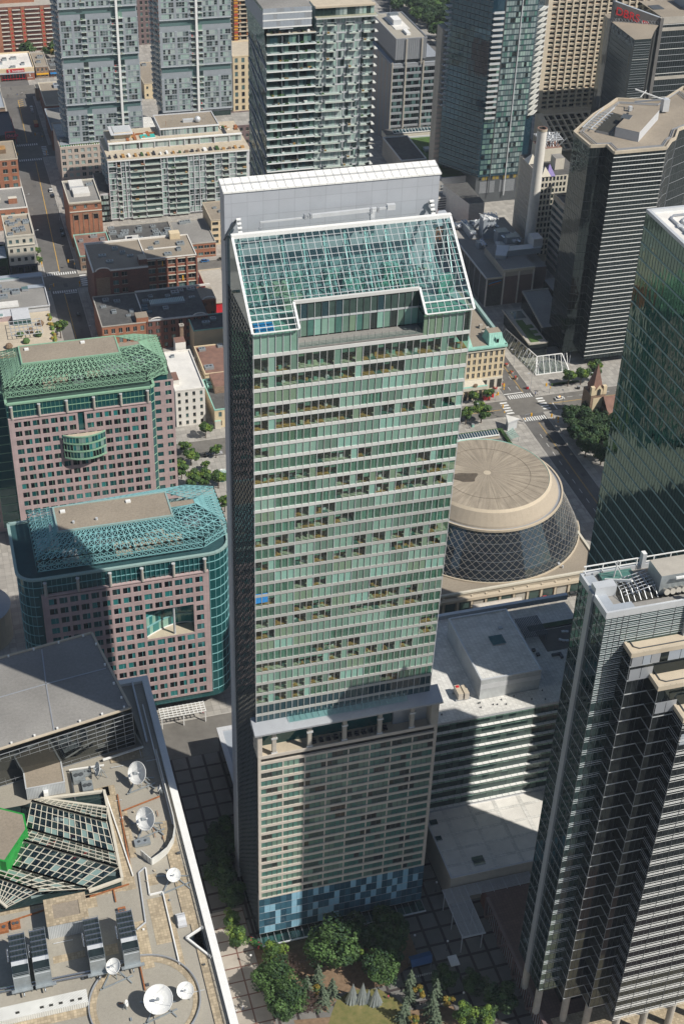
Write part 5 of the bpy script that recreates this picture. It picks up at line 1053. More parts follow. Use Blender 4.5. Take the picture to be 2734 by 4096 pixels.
m = MB(); m.box(97, 746, 38.6, 106, 756, 42.5, 'cream', 'metal_light'); m.box(94.5, 744, 38.6, 106, 746, 39, 'concrete'); m.box(95, 744, 41.8, 107, 757, 42.1, 'panel_pale'); m.build('lift_house', o)
m = MB(); m.box(111, 744, 38.6, 119, 749, 39.2, 'white_metal', 'turquoise'); m.box(109, 750, 38.6, 120, 750.5, 39.6, 'rust')
for i in range(18): x = random.uniform(94, 121) if i < 7 else random.uniform(155, 166); m.box(x, 743 + random.uniform(-1, 10), 38.6, x + 1.5, 745 + random.uniform(0, 8), 39.3, random.choice(('mulch', 'white_metal', 'wood', 'leaf_b', 'cloth_dark', 'rust')))
m.build('terrace_furniture', o)
for i in range(22): m = MB(); x = 91.5 + i * 3.4; m.box(x, 729, 35.1, x + random.uniform(.8, 2), 731 + random.uniform(0, 3), 35.8, random.choice(('white_metal', 'mulch', 'leaf_a', 'wood', 'cloth_dark'))); m.build('deck_furniture', o)
b = MB()
for k in range(9): z = 3 + k * 3.3; b.box(90.3, 729, z, 90.6, 758, z + 1.6, 'glass_mid'); b.box(89.6, 733, z - .2, 90.6, 739, z, 'balc'); b.box(89.6, 746, z - .2, 90.6, 752, z, 'balc')
b.build('side_glazing', o)
# ================================================================ TWIN TOWER WITH DEEP BALCONIES
o = thing('mirror_glass_condo', 'tall condominium tower with a mirrored braced side, full-width white balcony bands and a blue-grey crown', 'apartment tower', (155, 557))
b = MB(); b.box(132.9, 547.5, 0, 152.8, 577.5, 157, 'glass_clear_dark', 'gravel', bot=False); b.box(131.5, 546.4, 159.3, 151, 577.5, 167, 'panel_grey', 'gravel_grey', bot=False); b.box(134, 549, 156.9, 150, 577, 159.4, 'glass_mid'); b.box(152.8, 548.0, 0, 177, 557, 166, 'glass_mid', 'concrete_tan', bot=False); b.build('body', o)
b = MB(); F = Fa(131.4, 546.4, 1, 0)
for z, h in ((159.3, .5), (162.1, .5), (164.8, .5)): F.box(b, 0, 19.7, z, z + h, 0, .12, 'white_metal')
for z in (159.9, 162.7, 165.4):
    for i in range(14): F.q(b, i * 1.4 + .06, i * 1.4 + 1.34, z, z + (2.1 if z < 165 else 1.5), .04, 'panel_grey' if random.random() < .8 else 'metal')
b.build('crown_panels', o)
FB = Fa(132.9, 546.2, 1, 0)
for k in range(16):
    z = 152.6 - k * 3.48; m = MB(); FB.box(m, 0, 20, z - .18, z + .22, -1.3, .45, 'balc', 'panel_pale'); FB.box(m, -.05, 20.1, z - .22, z + .26, .45, .5, 'white_metal'); FB.q(m, .1, 19.9, z + .25, z + 1.25, .42, 'clear_rail')
    FB.box(m, 6.3, 6.45, z, z + 3.2, -1.2, -.2, 'metal'); FB.box(m, 13, 13.15, z, z + 3.2, -1.2, -.2, 'metal')
    for t in range(random.randrange(3, 9)): x = random.uniform(.3, 18); y = random.uniform(-.9, -.1); FB.box(m, x, x + random.uniform(.4, 1.6), z + .22, z + random.uniform(.5, 1.0), y, y + .4, random.choice(('cloth_dark', 'white_metal', 'mulch', 'wood', 'leaf_b', 'metal', 'metal', 'cloth_dark', 'leaf_a')))
    m.build('balcony', o)
    m = MB()
    for i in range(13): FB.q(m, .1 + i * 1.52, 1.55 + i * 1.52, z + .3, z + 3.25, -1.24, random.choice(('glass_clear_dark', 'glass_mid', 'glass_clear_dark', 'glass_black', 'curtain0', 'glass_blue')))
    m.build('window_band', o)
m = MB(); m.box(133, 546.6, 156.4, 153, 549, 156.9, 'balc', 'concrete_tan'); m.box(138, 545.9, 158.8, 143.5, 549, 159, 'panel_grey', 'metal_light')
for i in range(12): x = random.uniform(134, 151); m.box(x, 547, 156.9, x + 1, 547.8, 157.7, random.choice(('white_metal', 'cloth_dark', 'leaf_b', 'mulch')))
m.build('crown_terrace', o)
W = Fa(132.9, 577.5, 0, -1); b = MB(); W.q(b, 0, 31, 60, 159, .05, 'glass_mirror'); b.q([(132.6, 577.5, 150), (132.6, 547, 150), (131.4, 546.4, 167), (131.4, 577.5, 167)], 'glass_mirror'); b.build('mirror_wall', o)
b = MB()
for k in range(12):
    z = 152.5 - k * 9.2; b.bar(W.p(0, z + 3.5, .2), W.p(31, z + 0, .2), .42, 'metal'); b.bar(W.p(0, z + 3.4, .2), W.p(31, z - 9.2, .2), .42, 'metal'); 
for i in range(12): W.box(b, i * 2.6, i * 2.6 + .08, 60, 158, .05, .12, 'dark_metal')
for i in range(28): W.box(b, 0, 31, 60 + i * 3.48, 60.1 + i * 3.48, .05, .12, 'dark_metal')
b.build('diagonal_bracing', o)
FR = Fa(152.9, 547.6, 1, 0); fr = MB(); bl = MB(); wn = MB(); cnt = 0
random.seed(11)
for k in range(20):
    z = 162.5 - k * 3.48
    if k == 0:
        for i in range(15): FR.q(wn, .2 + i * 1.6, 1.6 + i * 1.6, z, z + 3, .05, random.choice(WN))
        FR.box(fr, -.2, 24.3, z + 3.2, z + 3.9, -1, .8, 'beige'); FR.box(fr, -.2, 24.9, z - .7, z - .1, -1, 2.0, 'balc', 'concrete_tan'); FR.q(fr, 0, 24.9, z - .1, z + .8, 1.9, 'clear_rail'); continue
    m = MB() if cnt < 100 else wn
    for (a, c) in ((.2, 3.2), (3.6, 9), (9.6, 15.8), (16.2, 18.6), (19, 24)):
        n = max(2, int((c - a) / 1.1))
        for i in range(n): FR.q(wn, a + (c - a) * i / n + .05, a + (c - a) * (i + 1) / n - .05, z + .3, z + 3.1, .04, random.choice(('cg1', 'cg4', 'cg1', 'cg2', 'cg4', 'cg3', 'cg3', 'glass_clear_dark')))
    FR.box(fr, 0, 24.1, z - .25, z + .35, -.1, .1, 'panel_pale')
    for a in (3.4, 9.3, 16, 18.8, 12.5): FR.box(fr, a - .14, a + .14, z, z + 3.3, -.05, .16, 'panel_pale')
    sh = (k % 2) * 1.6
    for (a, c) in ((.2, 2.8), (4.2 - sh, 12.8 - sh) if k > 8 else (4.4, 8.2), (13.8 if k <= 8 else 12.6 + sh, 16.6 + sh), (19.6, 24.2), ):
        if k <= 8 and a == 13.8: a, c = 13.6 - sh, 17.4 - sh
        q = MB(); FR.box(q, a, c, z - .16, z + .14, 0, 1.5, 'balc'); FR.q(q, a, c, z + .14, z + 1.15, 1.5, 'clear_rail'); FR.box(q, a, c, z + 1.1, z + 1.2, 1.44, 1.5, 'panel_pale')
        FR.box(q, a, a + .07, z + .1, z + 1.15, 0, 1.5, 'panel_pale'); FR.box(q, c - .07, c, z + .1, z + 1.15, 0, 1.5, 'panel_pale')
        if random.random() < .5: FR.box(q, a + .3, a + 1.3, z + .14, z + .8, .3, 1, random.choice(('cloth_dark', 'leaf_b', 'white_metal', 'wood', 'metal')))
        if cnt < 84: q.build('balcony', o)
        else: bl.v += q.v
        cnt += 1
    q = MB(); FR.box(q, 22.5, 25.6, z - .16, z + .14, -1.6, 1.5, 'balc'); q.build('balcony', o) if cnt < 84 else None
fr.build('slab_edges', o); wn.build('window', o, kind='stuff')
# ================================================================ GREY SLAB OFFICE BY THE PARK
o = thing('ribbed_office_block', 'grey ribbed office block with a smaller set-back top storey and rooftop machinery, near the park', 'office building', (290, 815))
b = MB(); b.box(270, 797.6, 0, 303, 860, 50.5, 'metal', 'panel_grey', bot=False); b.box(272.5, 799, 50.5, 300, 850, 53, 'dark_metal', 'metal'); b.box(272, 797.4, 53, 291, 846, 65, 'metal', 'gravel', bot=False); b.build('body', o)
F = Fa(270, 797.5, 1, 0); 
for k in range(11):
    m = MB(); z = 4.6 + k * 4.05
    for (a, c) in ((.8, 8.2), (9.3, 19.2), (20.3, 29.6)):
        n = int((c - a) / 1.15)
        for i in range(n): F.q(m, a + i * 1.15 + .04, a + i * 1.15 + 1.1, z + .5, z + 3.3, .06, random.choice(('glass_black', 'glass_clear_dark', 'glass_black', 'glass_mid')))
    m.build('window_band', o)
b = MB()
for (a0, a1) in ((0, .7), (8.3, 9.2), (19.3, 20.2), (29.8, 33)): F.box(b, a0, a1, 0, 51.5 if a0 != 29.8 else 51.5, -.2, .7, 'concrete')
for k in range(12):
    z = 3.4 + k * 4.05
    for (a, c) in ((.7, 8.3), (9.2, 19.3), (20.2, 29.8)): F.box(b, a, c, z, z + 1.1, -.1, .12, 'metal')
b.build('facade_frame', o)
b = MB(); F2 = Fa(272, 797.4, 1, 0)
for i in range(17): F2.box(b, i * 1.18, i * 1.18 + .16, 53, 65, 0, .18, 'metal')
for a in (6, 15.6): F2.box(b, a, a + .9, 0 + 50, 65.2, .0, .8, 'concrete')
W = Fa(272, 846, 0, -1)
for i in range(36): W.box(b, i * 1.35, i * 1.35 + .2, 53, 65, 0, .2, 'metal')
parapet(b, 271.9, 797.3, 291.2, 846, 65, .6, .4, 'metal'); b.build('crown_ribs', o)
b = MB(); W = Fa(270, 860, 0, -1)
for i in range(42): W.box(b, i * 1.48, i * 1.48 + .5, 0, 50, 0, .5, 'pod_beige' if i % 5 == 0 else 'metal')
b.build('side_ribs', o)
m = MB(); m.box(277, 815, 65, 286, 838, 65.4, 'white_metal', 'white_roof'); m.box(278, 822, 65.4, 283, 836, 68.5, 'metal_light', 'white_metal'); m.box(280.5, 804, 65, 283, 812, 66.4, 'white_metal')
for i in range(6): m.box(278.5 + i, 830, 68.5, 279 + i, 835, 69.3, 'galv')
m.bar((281, 838, 65), (281, 838, 72), .2, 'metal'); m.build('roof_machinery', o)
o = thing('green_roofed_annex', 'low stone annex with a lawn on its roof, in front of the grey ribbed office', 'building', (277, 775))
b = MB(); b.box(262, 748, 0, 277.5, 784, 11, 'concrete', 'tar', bot=False); b.box(265, 786.5, 8, 297, 795.5, 11.5, 'stone_pale', 'tar'); b.box(277.5, 722, 0, 300, 785, 9.5, 'panel_pale', 'lush_grass', bot=False); b.build('body', o)
b = MB(); parapet(b, 262, 748, 277.5, 784, 11, .7, .5, 'metal_light'); parapet(b, 277.5, 722, 300, 785, 9.5, .8, .8, 'panel_pale'); b.q([(270, 787, 11.9), (294, 787, 11.9), (294, 791, 12.8), (270, 791, 12.8)], 'glass_blue')
for i in range(13): b.bar((270 + i * 2, 787, 12), (270 + i * 2, 791, 12.9), .18, 'white_metal')
b.bar((270, 787, 12), (294, 787, 12), .4, 'white_metal'); b.build('roof_edge', o)
m = MB(); m.box(281.5, 762, 9.5, 285, 766.5, 11, 'metal_light', 'panel_grey'); m.box(284, 737, 9.5, 290, 742, 10.6, 'dark_metal'); m.build('rooflight', o)
m = MB(); m.q([(297, 794, 12), (303, 790, 12), (303, 775, 10), (298, 773, 8)], 'copper')
for i in range(6): m.bar((297.2 + i * 1.1, 794 - i * .7, 12.1), (298 + i, 774, 8.4), .2, 'metal_light')
m.build('glass_canopy', o)
# ================================================================ DARK BLUE CONDO (upper right)
o = thing('dark_blue_condo', 'tall dark blue-green glass condominium tower with columns of small balconies, rising past the top edge', 'apartment tower', (305, 722))
poly = [(278, 730), (293.2, 706.2), (318.6, 706.2), (326, 714), (326, 740), (290, 752)]
b = MB(); b.prism(poly, 16, 128, 'glass_condo_blue', 'gravel_grey'); b.build('glazing', o)
F = Fa(300.6, 706.0, 1, 0); random.seed(5)
for k in range(34):
    z = 17 + k * 3.0; m = MB()
    for i in range(12):
        p = random.choice(('cg2', 'cg2', 'cg3', 'glass_mid', 'cg2', 'cg3', 'glass_black', 'curtain_dark', 'cg2', 'cg4')); a = i * 1.45 + (.3 if i > 5 else 0)
        F.q(m, a + .08, a + 1.38, z + .6, z + 2.85, .03, p)
    F.box(m, 0, 17.9, z + .1, z + .5, 0, .1, 'glass_blue')
    if k < 22: 
        for i in range(3): F.q(m, -6.6 + i * 2.1, -4.7 + i * 2.1, z + .6, z + 2.8, .02, random.choice(('curtain0', 'glass_black', 'glass_mid')))
    m.build('window_band', o)
for k in range(36):
    z = 50 + k * 3.0 - (0 if k < 20 else 60)
    if k < 20: m = MB(); m.box(293.6, 704.6, z, 299.4, 706.2, z + .3, 'balc'); m.box(293.6, 704.6, z + .3, 299.4, 704.7, z + 1.3, 'metal_light'); m.build('balcony', o)
for k in range(20):
    z = 50 + k * 3.0; m = MB(); m.prism([(319, 705.6), (322.5, 706), (327, 711), (325, 713)], z, z + .3, 'balc'); m.bar((319, 705.6, z + 1.2), (322.5, 706, z + 1.2), .12, 'metal_light'); m.bar((322.5, 706, z + 1.2), (327, 711, z + 1.2), .12, 'metal_light'); m.build('balcony', o)
b = MB(); F.box(b, 8.75, 9.2, 4, 128, 0, .5, 'metal_light'); F.box(b, -.5, 0, 4, 128, 0, .3, 'dark_metal')
L0, L1 = Vector((278, 730, 0)), Vector((293.2, 706.2, 0))
for k in range(38):
    z = 17 + k * 3; b.bar((278, 729.8, z), (293.1, 706, z), .3, 'dark_metal')
for i in range(1, 10): p = L0.lerp(L1, i / 10); b.bar((p.x, p.y, 16), (p.x, p.y, 128), .15, 'dark_metal')
for k in range(18): z = 50 + k * 3.2; b.box(276.6, 728.6, z, 279, 733, z + .35, 'panel_grey'); b.box(276.4, 728.4, z + .35, 279, 728.6, z + 1.3, 'panel_grey')
b.build('floor_lines', o)
b = MB()
for k in range(16):
    for (x, y) in ((277, 728.5), ): b.box(275.4, 731.6, 10 + k * 3, 279, 732, 11.6 + k * 3, 'pod_beige')
b.box(275.6, 732, 0, 279, 740, 92, 'concrete', 'concrete'); b.build('stone_corner', o)
b = MB(); b.box(292.5, 706.8, 0, 318.6, 730, 16.4, 'dark_metal', 'tar'); F3 = Fa(293, 706.8, 1, 0)
for i in range(14): F3.box(b, 2, 11, 6 + i * .5, 6.2 + i * .5, 0, .15, 'metal'); F3.box(b, 14, 23, 6 + i * .5, 6.2 + i * .5, 0, .15, 'metal')
for i in range(12): F3.box(b, 1 + i * 2.1, 2.6 + i * 2.1, 13.6, 16.2, 0, .05, 'leaf_gold' if i % 3 else 'glass_black')
b.build('base', o)
o = thing('striped_stone_podium', 'low pale striped stone podium at the foot of the dark blue condominium', 'podium', (280, 695))
b = MB(); b.prism([(277.4, 676.5), (286.2, 676.5), (286.2, 704), (272, 704)], .1, 14.6, 'white_paint', 'tar'); 
for i in range(18):
    z = .6 + i * .8; b.bar((277.3, 676.4, z), (286.3, 676.4, z), .14, 'concrete')
b.box(260, 700, 0, 277, 730, 9, 'white_paint', 'gravel_grey')
for z in (2, 3.4, 4.8, 6.2, 7.6): b.box(259.9, 699.9, z, 277, 700, z + .5, 'dark_metal')
b.build('wall', o)
m = MB()
for i in range(9): m.box(262 + i * 1.6, 705 + (i % 3) * 4, 9, 263 + i * 1.6, 706.4 + (i % 3) * 4, 9.8, random.choice(('white_metal', 'dark_metal', 'galv')))
m.build('roof_furniture', o)
o = thing('brick_gabled_house', 'small orange brick house with grey gabled roof and chimney, beside the white slab top', 'house', (258, 672))
b = MB(); F = Fa(250, 664, 1, 0); punch(o, F, 0, 14, .2, 9.6, 6, 3, 1.2, 1.9, 'wall_brick_orange', ['glass_black', 'curtain_black'], cap=18, mull=1, frame='white_metal', sill='stone_pale', dep=.2)
b.box(250.1, 664.4, 0, 264, 680, 9.6, 'wall_brick_orange'); b.build('body', o)
b = MB(); b.prism([(249.4, 663.4), (264.6, 663.4), (264.6, 680.6), (249.4, 680.6)], 9.6, 10, 'panel_grey'); b.q([(249.4, 663.4, 10), (264.6, 663.4, 10), (262, 672, 14.6), (252, 672, 14.6)], 'panel_grey'); b.q([(264.6, 663.4, 10), (264.6, 680.6, 10), (262, 672, 14.6)], 'panel_grey'); b.q([(249.4, 680.6, 10), (249.4, 663.4, 10), (252, 672, 14.6)], 'panel_grey'); b.q([(264.6, 680.6, 10), (249.4, 680.6, 10), (252, 672, 14.6), (262, 672, 14.6)], 'panel_grey')
for x in (252, 259): b.prism([(x, 663.3), (x + 3, 663.3), (x + 3, 668), (x, 668)], 10, [11, 11, 13.4, 13.4], 'panel_grey'); b.q([(x, 663.3, 10), (x + 3, 663.3, 10), (x + 1.5, 663.3, 12.8)], 'dark_metal')
RF = b.build('roof', o)
b = MB(); b.box(255, 669, 13, 256.6, 670.4, 16.6, 'wall_brick_red', 'rust'); b.build('chimney', RF)
# ================================================================ HOTEL SLAB, OFFICE TOWER WITH SIGN
o = thing('beige_grid_hotel', 'wide beige concrete hotel slab with a grid of deep-set windows above a splayed base', 'hotel', (385, 780))
b = MB(); core(b, 352.2, 768, 440, 792, 26.5, 110, 'beige_light', 'gravel'); b.build('body', o)
F = Fa(352, 767, 1, 0); fr = MB(); cw = 4.46; pitch = 2.75; n = 0; rest = MB()
for k in range(30):
    z = 28.2 + k * pitch
    F.box(fr, 2.0, 88, z - .95, z - .1, -1, .05, 'beige_light'); 
    F.box(fr, 2.0, 88, z - .1, z + .02, -1, .35, 'beige_light')
    for i in range(19):
        a = 2.9 + i * cw; vis = a < 36 and z < 92
        m = MB() if vis and n < 100 and (i + k) % 1 == 0 else rest
        F.q(m, a, a + cw - .95, z, z + 1.8, -.9, 'glass_black'); F.q(m, a + .5, a + cw - 1.4, z, z + .75, -.8, random.choice(('pod_glass_lo', 'curtain_black', 'mulch', 'room_dark')))
        if m is not rest: m.build('window', o)
        n += 1
for i in range(20): F.box(fr, 2.0 + i * cw, 2.9 + i * cw, 27.2, 110, -1, .55, 'beige_light')
F.box(fr, 0, 2.0, 26, 110, -1.2, .6, 'beige_light'); F.box(fr, 0, 88, 24, 27.2, -1, .6, 'beige_light')
fr.build('concrete_frame', o); rest.build('window', o, kind='stuff')
b = MB(); P0, P1, Q0, Q1 = Vector((354, 766, 24.6)), Vector((440, 766, 24.6)), Vector((358, 742, 12)), Vector((440, 742, 12))
b.q([P0 + Vector((0, 1, -.6)), P1 + Vector((0, 1, -.6)), Q1 + Vector((0, 1, -.6)), Q0 + Vector((0, 1, -.6))], 'glass_black')
for i in range(20): t = i / 19; b.bar(P0.lerp(P1, t), Q0.lerp(Q1, t), .9, 'beige_light', 1.2)
for j in range(7): t = j / 6; b.bar(P0.lerp(Q0, t), P1.lerp(Q1, t), .7 if j % 6 else 2, 'beige_light', .6)
b.prism([(352, 767), (358, 742), (360, 742), (356, 767)], 4, [26, 12, 12, 26], 'beige_light'); b.box(354, 744, 0, 440, 770, 9, 'concrete_tan', 'concrete_tan'); b.build('splayed_base', o)
b = MB(); b.prism([(338, 728), (352, 724), (362, 730), (350, 740)], 3, 4.2, 'turquoise'); b.prism([(336, 735), (346, 728), (350, 742), (340, 748)], 3, 6.5, 'turquoise'); b.build('pool_deck', o, label='turquoise pool deck at the hotel foot')
o = thing('dark_sign_office', 'dark glass office tower carrying a red rooftop sign on a slanting wall, upper right', 'office tower', (385, 700))
b = MB(); zt = 98.; b.prism([(364.8, 721), (363.4, 708.7), (362.9, 678), (372.4, 678), (379.3, 688.5), (388, 699.9), (452, 699.9), (452, 727)], 0, zt, 'glass_sun', 'gravel_brown'); b.prism([(388, 697.2), (452, 697.2), (452, 727), (388, 727)], 0, 101.9, 'glass_black', 'gravel_brown'); b.build('glazing', o)
b = MB(); F = Fa(388, 697.2, 1, 0)
for k in range(29):
    z = 4 + k * 3.36; g = k % 8 == 3
    F.box(b, 0, 58, z, z + (1.9 if g else .22), 0, .12, 'concrete' if g else ('metal' if k % 4 else 'white_metal'))
for i in range(40): F.box(b, i * 1.44, i * 1.44 + .06, 4, 98, 0, .06, 'dark_metal')
F.box(b, -.2, 58, 98.6, 102.3, 0, .2, 'concrete')
D0 = Fa(362.9, 678, 1, 0)
for k in range(36): z = 4 + k * 2.6; D0.box(b, 0, 9.5, z, z + .16, 0, .07, 'metal' if k % 8 else 'white_metal'); D0.box(b, 0, 9.5, z + 1.25, z + 1.32, 0, .07, 'metal')
W = Fa(363.0, 708.7, 0, -1)
for k in range(36): W.box(b, 0, 30.7, 4 + k * 2.6, 4.12 + k * 2.6, 0, .06, 'dark_metal')
b.build('floor_lines', o)
b = MB(); S0, S1 = Vector((364.1, 709.3, 0)), Vector((387.9, 698.7, 0)); nn = Vector((-.4, -.92, 0))
b.prism([(363.9, 708.9), (387.6, 698.0), (388.5, 699.7), (364.7, 710.6)], 94.7, [108.6, 101.4, 101.4, 108.6], 'asphalt', 'panel_grey')
b.prism([(363.2, 707.9), (364.1, 707.5), (364.9, 710.2), (363.7, 710.6)], 0, 108.6, 'dark_metal'); b.box(386.6, 696.8, 0, 388.5, 698.7, 101.9, 'asphalt', 'concrete'); SW_ = b.build('slanting_sign_wall', o)
xd = (S1 - S0).normalized(); b_ = Vector((364.5, 708.1, 101.4))
textmesh(SW_, 'sign_letters', 'DBRS', 5.8, 'red', (b_.x + .4, b_.y - .3, 102.0), (xd.x, xd.y, -.28), (0, 0, 1), .15)
m = MB(); e = b_ + xd * 14.9 + Vector((0, 0, -3.6))
m.bar(e + nn * .3, e + xd * 3.5 + nn * .3 + Vector((0, 0, -1)), .2, 'red', 4.4)
for i in range(4): m.bar(e + xd * (1.0 + i * .5) + nn * .55 + Vector((0, 0, -2.1)), e + xd * (.3 + i * 1.1) + nn * .55 + Vector((0, 0, 1.5)), .16, 'white_metal')
m.build('sign_emblem', SW_)
b = MB(); b.box(407, 706, 101.9, 418.7, 722, 106.7, 'panel_grey', 'gravel_brown'); b.box(407.3, 705.8, 102.9, 411, 706, 106.1, 'cream'); b.box(389, 711, 101.9, 395.6, 718, 102.2, 'dark_metal'); b.box(422.5, 699, 101.9, 430, 709, 105, 'galv')
for i in range(5): b.rod((420.6 + i * 1.9, 722 - i * 1.9, 101.9), (420.6 + i * 1.9, 722 - i * 1.9, 106.7), .3, .3, 'steel')
b.build('roof_plant', o)
b = MB()
for i in range(16): t = i / 15; p = S0.lerp(S1, t); b.bar((p.x - 1, p.y - 1.5, 98), (p.x + .4, p.y - .8, 100), .15, 'metal'); b.bar((p.x + .5, p.y - 2, 98), (p.x - 1, p.y - .8, 100), .15, 'metal')
b.build('sign_bracing', o)
# ================================================================ STEPPED BLACK TOWER
o = thing('notched_black_tower', 'black glass tower with notched corners, white storey lines and a broad gravel roof, right', 'office tower', (300, 545))
poly = [(270.9, 548.5), (271.5, 532.5), (279.0, 531.8), (278.7, 523.8), (303, 523.8), (309, 531), (312, 533), (318, 542), (330, 548), (345, 560), (345, 590), (326, 575), (307, 582), (299, 575), (288, 566)]
zt = 105.5
b = MB(); b.prism(poly, 4, zt - .8, 'glass_sun', 'gravel_brown'); b.build('glazing', o)
b = MB(); F = Fa(278.7, 523.8, 1, 0)
for k in range(49):
    z = 6 + k * 2.06; th = .3 if k % 2 else .18; F.box(b, -.1, 24.4, z, z + th, 0, .13, 'white_metal'); 
b.build('white_bands', o)
b = MB()
for (p, q) in ((poly[0], poly[1]), (poly[1], poly[2]), (poly[2], poly[3]), (poly[4], poly[5]), (poly[5], poly[6]), (poly[6], poly[7]), (poly[7], poly[8]), (poly[8], poly[9])):
    for k in range(25): z = 6 + k * 4.1; b.bar((*p, z), (*q, z), .07, 'dark_metal' if 303 > p[0] or k % 2 else 'metal', .16)
    L = math.dist(p, q); n = int(L / 1.5)
    for i in range(1, n): b.bar((p[0] + (q[0] - p[0]) * i / n, p[1] + (q[1] - p[1]) * i / n, 4), (p[0] + (q[0] - p[0]) * i / n, p[1] + (q[1] - p[1]) * i / n, zt), .07, 'dark_metal')
for i in range(1, 17): F.box(b, i * 1.5, i * 1.5 + .06, 4, zt, 0, .05, 'dark_metal')
b.build('mullions', o)
b = MB()
for i in range(len(poly)): b.bar((*poly[i], zt - .3), (*poly[(i + 1) % len(poly)], zt - .3), .8, 'concrete_tan', 1.3)
cxy = (300, 548)
for s in (.9, .86):
    for i in range(len(poly)): p, q = poly[i], poly[(i + 1) % len(poly)]; b.bar((cxy[0] + (p[0] - cxy[0]) * s, cxy[1] + (p[1] - cxy[1]) * s, zt - .3), (cxy[0] + (q[0] - cxy[0]) * s, cxy[1] + (q[1] - cxy[1]) * s, zt - .3), .2, 'metal', .4)
b.build('roof_edge', o)
b = MB(); b.prism([(287.0, 541.5), (294.5, 533.6), (315, 556), (308, 564)], zt - .8, zt + 3.6, 'panel_pale', 'gravel_brown'); b.prism([(293.5, 551), (296.5, 548), (300, 552), (297, 555)], zt + 3.6, zt + 3.8, 'metal', 'dark_metal'); b.build('plant_house', o)
b = MB(); b.prism([(281, 547.5), (285, 543.5), (301, 560), (297, 566)], zt - .8, zt + .3, 'metal', 'room_dark')
for i in range(8): b.bar((280 + i * 2.3, 547 + i * 2.3, zt + .6), (276 + i * 2.3, 552 + i * 2.0, zt + .6), .35, 'metal_light')
b.bar((279, 549, zt + .6), (300, 570, zt + .6), .4, 'metal_light'); b.bar((276, 551, zt + .6), (295, 571, zt + .6), .4, 'metal_light'); b.build('cooling_pit', o)
b = MB(); b.box(320, 562, zt, 323, 565, zt + 5.5, 'metal_light'); b.bar((321, 563, zt + 5), (309, 570, zt + 8.5), .5, 'white_metal'); b.bar((309, 569, zt + 3), (321, 563, zt + 5.5), .6, 'metal'); b.bar((313, 567, zt + 8.8), (310, 566, zt + 6.2), .3, 'white_metal'); b.build('maintenance_crane', o)
m = MB(); m.box(306, 567, zt - .5, 307.5, 568.5, zt + 1.6, 'metal_light'); m.build('roof_vent', o)
# low terraced annex and glazed canopies in front of it
o = thing('planted_terrace_annex', 'low dark terraces with lawns and glass canopies at the foot of the notched black tower', 'building', (268, 555))
b = MB(); b.prism([(256.5, 537), (265.8, 537), (266.5, 571), (257.5, 571)], .1, 7.4, 'glass_black', 'concrete'); b.prism([(266, 545), (278, 545), (284, 581), (270.5, 581)], .1, 11, 'glass_black', 'gravel_grey'); b.prism([(284, 560), (296, 575), (296, 590), (285, 589)], .1, 12, 'glass_black', 'gravel_grey'); b.build('body', o)
b = MB(); b.prism([(258.2, 539), (262.2, 539), (262.2, 560), (258.8, 560)], 7.4, 7.7, 'lush_grass'); b.prism([(259, 562), (265, 562), (265, 569), (259.4, 569)], 7.4, 7.6, 'glass_blue')
for i in range(3): b.box(262.4, 541 + i * 5.5, 7.4, 265, 544 + i * 5.5, 7.65, 'lush_grass')
b.build('roof_lawn', o)
b = MB()
for pl in ([(256.4, 537), (256.4, 571)], [(265.9, 545), (270.4, 581)], [(256.4, 537), (265.8, 537)], [(270.4, 581), (284, 581)]): b.bar((*pl[0], 7.7 if pl[0][0] < 257 else 11.2), (*pl[1], 7.7 if pl[0][0] < 257 else 11.2), .7, 'concrete', .6)
b.build('coping', o)
b = MB(); T = [(254.2, 521.6), (271, 521.6), (270, 529.5), (257.5, 529.5)]; b.q([(*T[0], .3), (*T[1], .3), (*T[2], 5.2), (*T[3], 5.2)], 'clear_sky'); b.q([(254.2, 521.8, .3), (257.5, 529.5, 5.2), (253, 557, 5.2), (249.5, 557, .3)], 'clear_sky'); b.box(258, 524, .1, 270, 530, 1.2, 'concrete')
for i in range(6): x = 255.5 + i * 3; b.bar((x, 521.6, .4), (x + 2, 529.5, 5.3), .2, 'white_metal'); b.bar((x, 521.6, .4), (x + 4, 529.5, 5.3), .14, 'metal')
for i in range(12): y = 523 + i * 3; b.bar((253.6 - i * .35, y, .4), (257 - i * .35, y + 2, 5.3), .18, 'metal_light'); b.bar((253.6 - i * .35, y, .4), (257 - i * .35, y + 5, 5.3), .14, 'metal_light')
for p, q in (((254.2, 521.6, .4), (271, 521.6, .4)), ((271, 521.6, .4), (270, 529.5, 5.3)), ((257.5, 529.5, 5.3), (270, 529.5, 5.3)), ((254.2, 521.6, .4), (257.5, 529.5, 5.3)), ((257.5, 529.5, 5.3), (253, 557, 5.3))): b.bar(p, q, .35, 'white_metal')
b.build('glass_canopy', o)
# ================================================================ WINDOWLESS EXCHANGE, CHIMNEY AND NEIGHBOURS
o = thing('windowless_exchange', 'low brown windowless block with pale ribs and heavy rooftop ductwork, in full shadow', 'building', (266, 612))
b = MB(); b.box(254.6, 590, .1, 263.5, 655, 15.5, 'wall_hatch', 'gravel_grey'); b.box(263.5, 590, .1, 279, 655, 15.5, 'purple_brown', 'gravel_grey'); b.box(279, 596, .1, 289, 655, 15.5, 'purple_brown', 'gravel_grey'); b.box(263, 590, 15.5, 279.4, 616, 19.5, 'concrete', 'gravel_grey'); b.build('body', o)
b = MB(); 
for x in (254.4, 263.4, 271.2, 279): b.box(x, 589.5, .1, x + .6, 590.1, 19 if x > 260 else 15.6, 'white_paint')
b.box(263, 589.4, 18.2, 279.6, 590.0, 19.6, 'stone_pale'); b.box(254.3, 589.5, 15, 263, 590, 15.8, 'stone_pale'); b.box(254.2, 590, 15, 254.7, 655, 15.8, 'metal_light')
